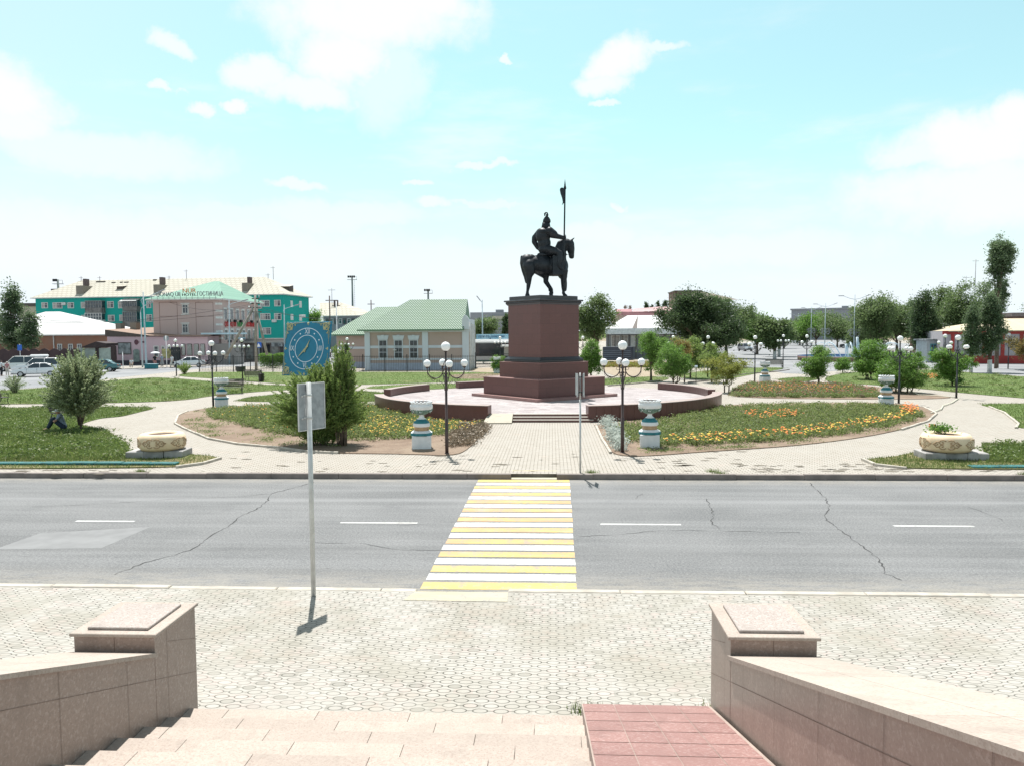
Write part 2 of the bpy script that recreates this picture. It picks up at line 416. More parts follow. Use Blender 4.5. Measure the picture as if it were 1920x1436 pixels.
# crosswalk
mb = MB(); n = 21; y = 12.82; per = (22.88-12.82)/n
for i in range(n):
    j = lambda: rnd.uniform(-.012, .012)
    x0, x1 = -2.27+.0025*i+j(), .41+.005*i+j()
    y0 = y+i*per+.03; y1 = y0+per*.80
    mb.poly([(x0, y0+j(), .004), (x1, y0+j(), .004), (x1, y1+j(), .004), (x0, y1+j(), .004)], 0 if i % 2 == 0 else 1)
struct(mb, 'crosswalk_marking', [YEL, WHT])
mb = MB()
for (a, b, yy) in ((128, 241, 982), (633, 780, 984), (1127, 1280, 987.5), (1686, 1838, 991.5), (-370, -240, 979)):
    p, q = P(a, yy, 0), P(b, yy, 0); ym = 17.45
    mb.poly([(p.x, ym-.055, .004), (q.x, ym-.055, .004), (q.x, ym+.055, .004), (p.x, ym+.055, .004)])
struct(mb, 'lane_marking', WHT)
# cracks and the patched square in the asphalt
mb = MB()
def crack(pts, w=.022, jag=.035):
    ps = [P(a, b, 0) for a, b in pts]; out = []
    for p, q in zip(ps, ps[1:]):
        k = max(2, int((q-p).length/.12))
        for i in range(k):
            r = p.lerp(q, i/k); out.append((r.x+rnd.uniform(-jag, jag), r.y+rnd.uniform(-jag, jag)))
    out.append((ps[-1].x, ps[-1].y))
    for i in range(len(out)-1):
        (ax, ay), (bx, by) = out[i], out[i+1]; l = math.hypot(bx-ax, by-ay) or 1; nx, ny = -(by-ay)/l, (bx-ax)/l
        h0 = w*.5*(.5+.5*math.sin(i*.7)+.3); h1 = w*.5*(.5+.5*math.sin((i+1)*.7)+.3)
        mb.poly([(ax-nx*h0, ay-ny*h0, .0035), (bx-nx*h1, by-ny*h1, .0035), (bx+nx*h1, by+ny*h1, .0035), (ax+nx*h0, ay+ny*h0, .0035)][::1])
crack([(590, 903), (560, 912), (508, 925), (500, 940), (480, 955), (455, 965), (430, 985), (400, 1002), (370, 1025), (330, 1040), (270, 1055), (215, 1077)], .026)
crack([(508, 925), (440, 932), (330, 935), (180, 945), (60, 950)], .012)
crack([(1518, 905), (1545, 930), (1555, 950), (1545, 970), (1560, 982), (1590, 1003), (1625, 1030), (1650, 1050), (1660, 1075), (1690, 1087)], .024)
crack([(1325, 935), (1338, 965), (1333, 978), (1350, 992)], .022); crack([(1090, 1005), (1180, 1000), (1250, 993), (1500, 998)], .014)
crack([(590, 1017), (680, 1018), (740, 1030), (860, 1032)], .014); crack([(1815, 950), (1850, 962), (1880, 975)], .014); crack([(1205, 925), (1190, 935)], .012)
crack([(750, 985), (900, 975), (1000, 960), (1065, 930)], .008)
struct(mb, 'road_cracks', M('crack_dark', (.05, .05, .05), .95, .1))
mb = MB(); mb.poly([P(75, 999, .002), P(283, 987, .002), P(190, 1027, .002), P(-10, 1029, .002)][::-1]); struct(mb, 'road_patch', M('asphalt_patch', (.20, .202, .203), .9, .1, 2))
# ---------------------------------------------------------------- park ground: lawns, beds, asphalt
def px_poly(name, pts, matt, z=G, h=.0, label=None, sm=2):
    ps = [P(a, b, G) for a, b in pts]
    for _ in range(sm):     # corner cutting keeps the outline soft
        q = []
        for i in range(len(ps)): a, b = ps[i], ps[(i+1) % len(ps)]; q += [a.lerp(b, .25), a.lerp(b, .75)]
        ps = q
    mb = MB(); mb.prism([(p.x, p.y) for p in ps], G-.02, z+h); return struct(mb, name, matt, label)
A2 = [(-400, 742), (0, 731), (90, 725), (213, 709), (290, 701), (350, 694), (420, 688), (640, 684), (800, 672), (800, 640), (-900, 642), (-900, 742)]
px_poly('left_street', A2, ASP2, G, .004, sm=0)
px_poly('street_pavement', [(196, 694), (300, 690.5), (400, 686), (400, 683), (300, 686.5), (196, 689)], SETT, G, .08, sm=0)
px_poly('right_street', [(1290, 668), (1335, 686), (1420, 690), (1470, 700), (1520, 702), (1560, 696), (1640, 692), (1731, 690), (1829, 699), (1960, 708), (2300, 712), (2300, 660), (1800, 652), (1600, 637), (1440, 637), (1370, 648)], ASP2, G, .004, sm=0)
LAWNS = {
 'a': [(-120, 768), (-60, 765), (270, 763), (293, 765), (262, 772), (227, 781), (193, 783), (165, 790), (150, 797), (180, 802), (200, 808), (216, 819), (237, 831), (243, 838), (235, 864), (-120, 868)],
 'b': [(-160, 740), (0, 733), (90, 727), (215, 713), (290, 708), (330, 710), (400, 716), (470, 721), (600, 725), (640, 727), (560, 730), (500, 733), (440, 738), (395, 742), (345, 751), (210, 756), (-160, 759)],
 'c': [(330, 706), (345, 700), (375, 698), (530, 698), (885, 698), (990, 702), (990, 714), (909, 714), (800, 718), (700, 721), (640, 722), (527, 720), (456, 714), (400, 710)],
 'd': [(435, 753), (470, 744), (527, 739), (600, 737), (663, 733), (725, 736), (740, 745), (703, 754), (560, 753)],
 'e': [(680, 729), (700, 724), (790, 720), (860, 719), (900, 725), (790, 731), (745, 729)],
 'f': [(1130, 709), (1262, 706), (1242, 716), (1140, 722), (1100, 722)],
 'g': [(1832, 757), (2060, 757), (2060, 812), (1905, 803), (1910, 795), (1883, 774), (1855, 763)],
 'h': [(1840, 832), (2080, 832), (2080, 872), (1850, 868)],
 'i': [(1545, 716), (1550, 706), (1600, 698), (1731, 693), (1790, 697), (1829, 700), (1960, 710), (2100, 716), (2100, 758), (1960, 750), (1807, 737), (1731, 729), (1642, 722)],
 'j': [(1445, 712), (1500, 707), (1545, 710), (1500, 717)],
 'k': [(1260, 705), (1330, 694), (1440, 689), (1480, 691), (1420, 700), (1360, 713), (1300, 712)],
}
for k, p in LAWNS.items(): px_poly('lawn', p, LAWN, G, .03)
DRY = {'a': [(232, 862), (300, 848), (395, 855), (414, 860), (380, 870), (330, 877), (-160, 880), (-160, 862), (0, 858), (200, 856)],
       'b': [(1617, 862), (1680, 857), (1735, 843), (1770, 846), (1850, 862), (2080, 862), (2080, 881), (1700, 879), (1640, 872)]}
for k, p in DRY.items(): px_poly('lawn', p, LAWND, G, .034)
BEDL = [(328, 794), (334, 779), (352, 771), (400, 763), (530, 760), (690, 757), (725, 768), (800, 788), (915, 797), (905, 812), (878, 843), (850, 855), (760, 851), (634, 850), (586, 848), (527, 840), (446, 833), (392, 823), (344, 803)]
BEDR = [(1112, 796), (1118, 800), (1128, 822), (1145, 850), (1180, 856), (1230, 854), (1320, 847), (1480, 837), (1600, 823), (1690, 806), (1740, 790), (1756, 776), (1731, 763), (1699, 757), (1600, 754), (1400, 757), (1340, 762), (1250, 782)]
BEDU = [(1362, 746), (1368, 732), (1400, 719), (1480, 717), (1560, 722), (1640, 724), (1700, 735), (1760, 740), (1797, 747), (1650, 749)]
for nm, p in (('left', BEDL), ('right', BEDR), ('upper', BEDU)): px_poly('flower_bed_soil', p, SOIL, G, .025)
px_poly('bare_soil', [(840, 703), (905, 701), (990, 703), (985, 709), (905, 711), (850, 711)], SOIL, G, .036)
px_poly('bare_soil', [(1130, 676), (1250, 676), (1290, 690), (1250, 707), (1130, 708)], DUST, G, .02)
px_poly('gravel_verge', [(878, 690), (985, 690), (985, 700), (880, 699)], DUST, G, .015)
# bed edging and path edging stones
def edging(pts, name='bed_edging', w=.1, h=.07, matt=None, z0=G):
    ps = [P(a, b) for a, b in pts]; q = []
    for a, b in zip(ps, ps[1:]):
        k = max(1, int((b-a).length/1.0)); q += [a.lerp(b, i/k) for i in range(k)]
    q.append(ps[-1]); mb = MB()
    for a, b in zip(q, q[1:]):
        l = (b-a).length; T = Matrix.Translation(a) @ Matrix.Rotation(math.atan2(b.y-a.y, b.x-a.x), 4, 'Z')
        mb.box(.01, l-.01, -w/2, w/2, -.05, h+rnd.uniform(-.012, .012), T=T, bev=.012)
    return struct(mb, name, matt or KERBL)
edging([(352, 771), (334, 779), (328, 794), (344, 803), (392, 823), (446, 833), (527, 840), (586, 848), (634, 850)])
edging([(1118, 800), (1128, 822), (1145, 850)]); edging([(1731, 763), (1756, 776), (1740, 790), (1690, 806)])
edging([(1855, 763), (1883, 774), (1910, 795), (1905, 803)]); edging([(1240, 714), (1200, 719), (1140, 724)], h=.1)
edging([(1617, 862), (1640, 872), (1700, 879)]); edging([(330, 877), (380, 870), (414, 860)])
edging([(1290, 718), (1330, 714), (1400, 702), (1460, 697), (1480, 694)], h=.1, matt=KERBD)
# teal painted kerb strips in front of the two tyre planters
mb = MB(); a, b = P(-120, 872), P(335, 872); y0 = a.y
for i in range(9):
    x0 = a.x+(b.x-a.x)*i/9; x1 = a.x+(b.x-a.x)*(i+1)/9-.03; dz = rnd.uniform(-.01, .01)
    mb.box(x0, x1, y0-.1, y0+.22, G-.05, G+.11+dz, bev=.02)
o = mb.build('painted_kerb', TEALP); tag(o, 'row of teal painted kerb blocks in front of the left tyre planter', 'kerb')
mb = MB(); a, b = P(1822, 878), P(2100, 880); y0 = a.y
for i in range(5):
    x0 = a.x+(b.x-a.x)*i/5; x1 = a.x+(b.x-a.x)*(i+1)/5-.03
    mb.box(x0, x1, y0-.1, y0+.25, G-.05, G+.09+rnd.uniform(-.01, .01), bev=.02)
o = mb.build('painted_kerb', TEALP); tag(o, 'row of teal painted kerb blocks in front of the right tyre planter', 'kerb')

# ---------------------------------------------------------------- entrance stairs with granite walls
XL, XR = -3.99, 1.74
mb = MB(); Y0 = 7.97; r_, t_ = .135, .455; ns = 17
for i in range(ns):
    z = G+r_*(i+1); y1 = Y0-t_*i; yb = y1-t_-.02 if i < ns-1 else -6
    x = XL
    k = 0
    # tread slabs, each a granite plate
    while x < XR-.01:
        w_ = 1.0 if k else [.45, .8, .25, .65][i % 4]
        x2 = min(x+w_, XR)
        mb.box(x+.002, x2-.002, yb, y1+.02, z-.035, z+rnd.uniform(-.001, .001), bev=.003)
        x = x2; k += 1
    mb.box(XL, XR, yb, y1-.005, z-r_-.03, z-.036)
o = mb.build('entrance_stairs', GRANT); tag(o, 'wide pale granite stairs going down to the pavement', 'stairs')
# red granite ramp strip
t = thing('stair_ramp', 'red granite tiled ramp strip beside the right stair wall', 'ramp', (0, 0, 0))
mb = MB(); rx = [.32, .66, 1.0, 1.34, 1.68]
sl_ = r_/t_
def rz_(y): return .3+(8.23-y)*.3
y = 8.23; k = 0
while y > .6:
    y2 = y-.44
    for i in range(4):
        mb.add([(rx[i]+.003, y-.002, rz_(y)), (rx[i+1]-.004, y-.004, rz_(y)), (rx[i+1]-.004, y2+.004, rz_(y2)), (rx[i]+.004, y2+.004, rz_(y2))], [(3, 2, 1, 0)])
    y = y2
mb.build('tiles', GRANR, t)
mb = MB(); ya, yb = 8.23, .6
mb.add([(.31, ya, G-.02), (1.71, ya, G-.02), (1.71, yb, G), (.31, yb, G), (.31, ya, rz_(ya)-.004), (1.71, ya, rz_(ya)-.004), (1.71, yb, rz_(yb)-.004), (.31, yb, rz_(yb)-.004)],
       [(0, 1, 5, 4), (4, 5, 6, 7), (1, 2, 6, 5), (3, 0, 4, 7), (2, 3, 7, 6)][::1])
mb.build('bed', M('pale_mortar', (.33, .26, .225), .9), t)
# stair walls
def stair_wall(side, label):
    s = -1 if side == 'l' else 1
    xi = XL if s < 0 else XR; xo = xi+s*.83
    a, b = sorted((xi, xo))
    t = thing('stair_wall', label, 'wall', (0, 0, 0))
    yp0, yp1 = (7.32, 8.19) if s < 0 else (7.46, 8.36); zt = 1.355
    mb = MB(); mb.box(a, b, yp0, yp1, G-.02, zt); 
    mb.box(a-.002, a+.3, yp0+.3, yp0+.3025, G, zt) if False else None
    p = mb.build('pier', GRAN, t)
    mb = MB(); mb.box(a-.03, b+.03, yp0-.03, yp1+.02, zt, zt+.035, bev=.006)
    c = mb.build('pier_cap', GRANT, t)
    mb = MB(); mb.box(a+.1, b-.1, yp0+.07, yp1-.1, zt+.035, zt+.065, bev=.006); mb.build('cap_slab', m_granite('pale_granite_cap', (.37, .325, .295), (.22, .16, .14), (.50, .46, .43), rough=.75, amt=.6, spec=.25), c)
    # sloping wall rising towards the building
    zw = 1.15; sl2 = .35; yb = -2.0; zb = zw+(yp0-yb)*sl2
    mb = MB(); vs = []
    for x in (a+.002, b-.002): vs += [(x, yp0-.001, G), (x, yb, G), (x, yb, zb), (x, yp0-.001, zw)]
    mb.add(vs, [(0, 1, 2, 3), (7, 6, 5, 4), (0, 3, 7, 4), (3, 2, 6, 7), (2, 1, 5, 6)] if True else [])
    mb.build('wall', GRAN, t)
    mb = MB(); n = 5; yy = [yp0-.0+(yb-yp0)*i/n for i in range(n+1)]
    for i in range(n):
        y0_, y1_ = yy[i]-.002, yy[i+1]+.002; z0_, z1_ = zw+(yp0-y0_)*sl2+.001, zw+(yp0-y1_)*sl2+.001
        for x0_, x1_ in ((a-.035, (a+b)/2-.002), ((a+b)/2+.002, b+.035)):
            mb.add([(x0_, y0_, z0_), (x1_, y0_, z0_), (x1_, y1_, z1_), (x0_, y1_, z1_), (x0_, y0_, z0_+.04), (x1_, y0_, z0_+.04), (x1_, y1_, z1_+.04), (x0_, y1_, z1_+.04)],
                   [(0, 1, 2, 3), (7, 6, 5, 4), (0, 4, 5, 1), (1, 5, 6, 2), (2, 6, 7, 3), (3, 7, 4, 0)])
    mb.build('coping', GRANT, t)
    # joints of the cladding: fine grooves standing 2 mm proud (dark sealant)
    mb = MB(); xf = xi-s*.0025
    def jn(y0_, z0_, y1_, z1_, w_=.004):
        dy, dz = y1_-y0_, z1_-z0_; l = math.hypot(dy, dz); ny, nz = -dz/l*w_/2, dy/l*w_/2
        q = [(xf, y0_+ny, z0_+nz), (xf, y1_+ny, z1_+nz), (xf, y1_-ny, z1_-nz), (xf, y0_-ny, z0_-nz)]
        mb.add(q, [(0, 1, 2, 3)])
    jn(yp0+.24, .2, yp0+.24, zt)
    for k in range(7):
        y_ = yp0-.5-k*.98; jn(y_, .2, y_, zw+(yp0-y_)*sl2)
    jn(yp1-.02, .62, .5, .62+(yp1-.52)*sl2); jn(yp1-.02, 1.0, yp0+.24, 1.0+(yp1-.26-yp0)*sl2)
    for k in range(2): y_ = yp0-.0025
    mb.build('joints', M('sealant_dark', (.20, .145, .12), .9), t)
    mb = MB(); mb.box((a+b)/2-.003, (a+b)/2+.003, yp0-.0025, yp0-.001, zw+.05, zt); mb.build('joints', MC['sealant_dark'], t)
stair_wall('l', 'left granite stair wall ending in a square pier by the pavement')
stair_wall('r', 'right granite stair wall beside the red ramp, ending in a pier')
# ---------------------------------------------------------------- monument plaza
CX, CY, CR = -.35, 46.9, 10.35; ZP = G+.35; ST = .35/3
mb = MB(); n = 96
pts = [(CX+(CR-.05)*math.cos(2*math.pi*i/n), CY+(CR-.05)*math.sin(2*math.pi*i/n)) for i in range(n)]
ox0, ox1 = -3.12, 1.72                      # opening for ramp and steps
pts = [p for p in pts if not (ox0 < p[0] < ox1 and p[1] < CY)]+[]
i0 = min(range(len(pts)), key=lambda i: (pts[i][0]-ox0)**2+(pts[i][1]-37.0)**2)
yf = 37.35
pts = pts[i0+1:]+pts[:i0+1]
if pts[0][0] < 0: pts = pts[::-1]
pts = pts+[(ox0, yf), (ox1, yf)] if pts[-1][0] < 0 else pts+[(ox1, yf), (ox0, yf)]
mb.prism(pts, G-.02, ZP, 0); 
plaza = thing('monument_terrace', 'round raised terrace of pale tiles around the monument', 'terrace')
mb.build('floor', PLAZA, plaza)
mb = MB()
sx0 = P(962, 790).x; 
for i in range(3):
    mb.box(sx0, ox1+.12*(2-i), yf-.25*(3-i)+.001*i, yf-.001, G-.01+ST*i, G+ST*(i+1)-.03)
mb.build('steps', MAROON, plaza)
mb = MB()
for i in range(3): mb.box(sx0-.005, ox1+.12*(2-i)+.005, yf-.25*(3-i)-.015, yf-.25*(2-i)-.003 if i < 2 else yf-.002, G+ST*(i+1)-.03, G+ST*(i+1)+.002, bev=.005)
mb.build('step_treads', m_granite('pale_granite_tread', (.46, .42, .37), amt=.3, rough=.6), plaza)
mb = MB(); za = G+.01
mb.add([(ox0-.15, yf-1.35, G), (sx0-.02, yf-1.35, G), (sx0-.02, yf, G), (ox0, yf, G), (ox0-.15, yf-1.35, G+.05), (sx0-.02, yf-1.35, G+.05), (sx0-.02, yf-.05, ZP+.003), (ox0, yf-.05, ZP+.003), (sx0-.02, yf, ZP+.003), (ox0, yf, ZP+.003)],
       [(0, 1, 5, 4), (4, 5, 6, 7), (1, 2, 8, 6, 5), (7, 6, 8, 9), (0, 4, 7, 9, 3)])
mb.build('ramp', m_granite('pale_ramp_stone', (.44, .405, .33), (.35, .3, .25), (.5, .47, .4), amt=.25, rough=.85, spec=.2), plaza)
def arc_wall(label, a0, a1, r0, r1, z0, z1, cx=CX, cy=CY):
    t = thing('terrace_wall', label, 'wall', (cx, cy, 0)); k = max(4, int(abs(a1-a0)/2.2))
    A = [R_(a0+(a1-a0)*i/k) for i in range(k+1)]
    mb = MB(); ps = [(r1*math.cos(a), r1*math.sin(a)) for a in A]+[(r0*math.cos(a), r0*math.sin(a)) for a in A[::-1]]
    # panels, each a quad block with hairline joints
    for i in range(k):
        a, b = A[i], A[i+1]; e = .0006
        q = [(r1*math.cos(a+e), r1*math.sin(a+e)), (r1*math.cos(b-e), r1*math.sin(b-e)), (r0*math.cos(b-e), r0*math.sin(b-e)), (r0*math.cos(a+e), r0*math.sin(a+e))]
        mb.prism(q, z0, z1)
    mb.build('wall', MAROON, t)
    mb = MB(); 
    for i in range(0, k):
        a, b = A[i], A[i+1]; g = .03
        q = [((r1+g)*math.cos(a), (r1+g)*math.sin(a)), ((r1+g)*math.cos(b), (r1+g)*math.sin(b)), ((r0-g)*math.cos(b), (r0-g)*math.sin(b)), ((r0-g)*math.cos(a), (r0-g)*math.sin(a))]
        mb.prism(q, z1, z1+.03)
    mb.build('coping', m_granite('coping_granite', (.33, .25, .225), (.28, .18, .16), (.6, .5, .46), .5, amt=.35), t)
def ang(x): return math.degrees(math.acos((x-CX)/CR))
ZW = G+.745
arc_wall('front left curved maroon wall of the round terrace', -ang(ox0), -166, CR-.5, CR, G-.02, ZW)
arc_wall('front right curved maroon wall of the round terrace', -ang(ox1), -8, CR-.5, CR, G-.02, ZW)
arc_wall('long maroon wall segment at the back left of the terrace', 174, 145, CR-.45, CR, ZP, ZP+.42)
arc_wall('maroon wall segment behind the monument on its left', 129, 100, CR-.3, CR+.15, ZP, ZP+.42)
arc_wall('long maroon wall segment at the back right of the terrace', 0, 39, CR-.6, CR-.15, ZP, ZP+.42)
# ---------------------------------------------------------------- monument
MX, MY = -.53, 47.8; PHI = R_(41)
mon = thing('monument_pedestal', 'stepped maroon granite pedestal under the horseman statue', 'pedestal', (MX, MY, 0), PHI)
def sq(name, s, z0, z1, mat, bev=0, s2=None):
    mb = MB()
    if s2 is None: mb.box(-s/2, s/2, -s/2, s/2, z0, z1, bev=bev)
    else: mb.add([(x*k/2, y*k/2, z) for k, z in ((s, z0), (s2, z1)) for x, y in ((-1, -1), (1, -1), (1, 1), (-1, 1))], [(3, 2, 1, 0), (4, 5, 6, 7), (0, 1, 5, 4), (1, 2, 6, 5), (2, 3, 7, 6), (3, 0, 4, 7)])
    return mb.build(name, mat, mon)
def m_panel(name, base, w, h, mort):
    m, b = newmat(name, .34, 0, .55); v = tc(); x, y, z = xyz(v)
    t = N('ShaderNodeTexBrick'); L(comb(x+y, z), t.inputs['Vector']); t.inputs['Scale'].default_value = 1
    t.inputs['Color1'].default_value = c4(base); t.inputs['Color2'].default_value = c4([k*1.12 for k in base]); t.inputs['Mortar'].default_value = c4(mort)
    t.inputs['Mortar Size'].default_value = .006; t.inputs['Brick Width'].default_value = w; t.inputs['Row Height'].default_value = h
    c = S(t.outputs[0]); c = mix(noise(v, 90, 2).step(.55, .65)*.35, c, [k*.6 for k in base]); c = mix(noise(comb(x*.8, y*.8, z*6), 3, 5).step(.52, .75)*.45, c, [k*1.5 for k in base])
    L(c, b.inputs['Base Color']); return m
MPAN = m_panel('maroon_panels', (.112, .04, .035), .95, .62, (.05, .02, .018))
sq('slab', 6.45, ZP-.01, ZP+.17, [MAROONT])
sq('lower_tier', 5.35, ZP+.171, 1.68, MPAN); 
sq('lower_tier_top', 5.38, 1.68, 1.72, MAROONT)
sq('middle_tier', 3.9, 1.721, 2.62, MPAN); sq('middle_tier_top', 3.92, 2.62, 2.65, MAROONT)
sq('base_moulding', 3.5, 2.651, 2.8, BLKG, .03); sq('base_moulding', 3.5, 2.8, 2.95, BLKG, 0, 3.16)
sq('shaft', 3.1, 2.95, 6.10, MPAN)
sq('cornice', 3.16, 6.10, 6.21, BLKG, 0, 3.34); sq('cornice', 3.34, 6.21, 6.32, BLKG, .03); sq('cornice', 3.5, 6.32, 6.42, BLKG, .03)
sq('statue_plinth', 3.0, 6.421, 6.65, BLKG, .02)
# statue ---------------------------------------------------------
BRZ, b_ = newmat('dark_bronze', .5, .3, .4); v_ = tc()
L(mix(noise(v_, 3, 5).step(.35, .7), (.012, .017, .022), (.028, .034, .041)), b_.inputs['Base Color']); bump(b_, noise(v_, 8, 4), .25, .05)
YAW = R_(14); KX = .0333/11.97/math.cos(YAW); KZ = .0333/11.97
def q(zx, zy, r, y=0): return ((zx-720)*KX, y, (1375-zy)*KZ, r*KZ)
st = thing('horseman_statue', 'dark bronze statue of a helmeted warrior on horseback holding a spear', 'statue', (MX+.09, MY, 6.65), YAW, sc=.985)
hb = MB()
def sc_ball(mb, zx, zy, rx, rz, ry, y=0): p = q(zx, zy, 0, y); mb.ball(p[:3], (rx*KX, ry, rz*KZ), n=18, m=12)
sc_ball(hb, 330, 590, 158, 165, .46); sc_ball(hb, 480, 640, 200, 165, .50); sc_ball(hb, 680, 670, 240, 200, .56); sc_ball(hb, 920, 690, 220, 225, .54); sc_ball(hb, 1070, 690, 185, 215, .44); sc_ball(hb, 1120, 830, 115, 160, .36)
sc_ball(hb, 400, 520, 120, 92, .34); sc_ball(hb, 640, 520, 210, 80, .34)
caps(hb, [q(1050, 560, 172), q(1085, 420, 130), q(1105, 260, 102), q(1180, 170, 80)])
caps(hb, [q(1010, 440, 95), q(1020, 290, 72), q(1060, 180, 62), q(1150, 120, 55), q(1240, 110, 42)])     # crest of the neck and mane
caps(hb, [q(1215, 160, 82), q(1300, 190, 96), q(1318, 310, 86), q(1335, 415, 60), q(1340, 475, 52)])
caps(hb, [q(1270, 290, 60), q(1290, 400, 38), q(1300, 490, 30)])
for s_ in (-1, 1):
    caps(hb, [q(1310, 110, 24, s_*.1), q(1365, 75, 17, s_*.13), q(1385, 35, 6, s_*.13)])
# bridle and reins, fetlocks, tail
caps(hb, [q(1200, 430, 10, -.16), q(1270, 440, 12, -.1)])
caps(hb, [q(225, 500, 48), q(222, 640, 56), q(262, 800, 60), q(296, 930, 48), q(312, 1060, 30)])
def leg(pts): caps(hb, pts)
leg([q(350, 690, 150, -.24), q(370, 810, 128, -.26), q(350, 930, 76, -.27), q(345, 1060, 56, -.27), q(330, 1180, 44, -.27), q(315, 1255, 33, -.27), q(310, 1315, 38, -.27)])
sc_ball(hb, 312, 1352, 55, 40, .13, -.27)
leg([q(520, 740, 110, .24), q(690, 850, 90, .26), q(775, 920, 68, .27), q(768, 1030, 58, .28), q(835, 1130, 50, .28), q(892, 1210, 44, .28), q(908, 1290, 35, .28), q(893, 1330, 38, .28)])
sc_ball(hb, 893, 1355, 42, 34, .13, .28); caps(hb, [q(850, 1225, 30, .28), q(840, 1240, 14, .28)]); caps(hb, [q(868, 1300, 34, .28), q(840, 1320, 12, .28)])
leg([q(1110, 800, 125, -.22), q(1130, 930, 84, -.24), q(1122, 1040, 64, -.25), q(1118, 1160, 50, -.25), q(1120, 1260, 34, -.25), q(1128, 1315, 38, -.25)])
sc_ball(hb, 1158, 1355, 55, 36, .13, -.25); caps(hb, [q(1110, 1290, 30, -.25), q(1085, 1305, 12, -.25)])
leg([q(1130, 800, 115, .2), q(1170, 940, 72, .24), q(1200, 1060, 56, .26), q(1205, 1150, 48, .26), q(1198, 1215, 46, .26)])
voxel(hb, 'horse', BRZ, st, .045, 3)
# saddle cloth
cb = MB()
sc_ball(cb, 960, 700, 130, 215, .10, -.52); sc_ball(cb, 960, 700, 130, 215, .10, .52); sc_ball(cb, 700, 440, 150, 60, .30)
cb.box(q(842, 0, 0)[0], q(1085, 0, 0)[0], -.68, -.50, q(0, 908, 0)[2], q(0, 480, 0)[2]); cb.box(q(850, 0, 0)[0], q(1078, 0, 0)[0], .50, .60, q(0, 905, 0)[2], q(0, 600, 0)[2])
voxel(cb, 'saddle_cloth', BRZ, st, .04, 3)
# rider
rb = MB()
sc_ball(rb, 730, 320, 150, 120, .40); sc_ball(rb, 800, 380, 110, 110, .48); sc_ball(rb, 715, 180, 145, 175, .38); sc_ball(rb, 690, 20, 165, 190, .42); sc_ball(rb, 685, -60, 150, 105, .46)
caps(rb, [q(640, -60, 88, .42), q(545, 40, 72, .50), q(532, 130, 62, .52), q(600, 260, 52, .42), q(660, 320, 42, .36)])   # left arm akimbo
caps(rb, [q(800, -70, 100, -.36), q(890, 0, 92, -.42)]); caps(rb, [q(860, 10, 80, -.42), q(980, 50, 58, -.50), q(1100, 80, 44, -.55)])
caps(rb, [q(770, 330, 105, -.26), q(900, 370, 92, -.44), q(1010, 430, 76, -.54), q(1000, 560, 62, -.62), q(985, 700, 48, -.64), q(1040, 770, 36, -.66)])
caps(rb, [q(770, 330, 105, .26), q(900, 370, 92, .44), q(1010, 430, 76, .54), q(1000, 560, 62, .62), q(985, 700, 48, .64), q(1040, 770, 36, .66)])
caps(rb, [q(740, -150, 62), q(765, -260, 60)])
sc_ball(rb, 775, -280, 72, 92, .17); caps(rb, [q(830, -275, 14), q(838, -262, 12)])   # head, nose
voxel(rb, 'rider', BRZ, st, .03, 2)
gb = MB()
hc = q(1112, 82, 0, -.56)
for k in range(4): gb.tube([(hc[0]+.11*math.cos(a)*1.0, hc[1]+.1*math.sin(a), hc[2]+(k-1.5)*.055) for a in [R_(x) for x in range(-150, 160, 40)]], .027, n=6)
gb.tube([(hc[0]-.06, hc[1]-.06, hc[2]+.1), (hc[0]+.02, hc[1]-.12, hc[2]+.15), (hc[0]+.09, hc[1]-.07, hc[2]+.15)], .03, n=6)
gb.build('hand', BRZ, st)
# helmet with neck guard and plume loop
mb = MB(); c0 = q(772, -300, 0)
mb.lathe([(.24, -.06), (.25, .02), (.23, .12), (.16, .24), (.07, .33), (.045, .40), (.05, .44), (.02, .47)], n=18, c=c0[:3])
mb.lathe([(.30, -.44), (.27, -.25), (.235, -.06)], n=18, c=(c0[0]-.05, 0, c0[2]), sx=1.0)
mb.tube([q(780, -400, 0)[:3], q(795, -450, 0)[:3], q(785, -490, 0)[:3], q(755, -500, 0)[:3], q(728, -470, 0)[:3], q(728, -420, 0)[:3]], [.05, .05, .045, .05, .06, .03], n=8)
mb.build('helmet', BRZ, st)
sh = MB(); sh.tube([q(1066, 1165, 0, -.62)[:3], q(1100, 440, 0, -.60)[:3], q(1113, 0, 0, -.57)[:3], q(1138, -1000, 0, -.50)[:3]], .05, n=8)
spear = sh.build('spear', BRZ, st)
mb = MB(); p_ = q(1138, -998, 0, -.50)
mb.lathe([(.03, -.06), (.085, .02), (.09, .08), (.055, .2), (.045, .3), (.004, .62)], n=8, c=p_[:3], sy=.5); mb.build('spearhead', BRZ, spear)
mb = MB(); P2 = [(1135, -1000), (1100, -1015), (1070, -1030), (1035, -1015), (1025, -980), (1040, -900), (1075, -800), (1090, -720), (1085, -680), (1065, -655), (1085, -655), (1112, -690), (1125, -740), (1133, -850)]
mb.prism([(q(a, b, 0)[0], q(a, b, 0)[2]) for a, b in P2], -.05, .05, T=Matrix.Translation((0, -.5, 0)) @ Matrix(((1, 0, 0, 0), (0, 0, 1, 0), (0, 1, 0, 0), (0, 0, 0, 1))))
mb.build('pennant', BRZ, spear)

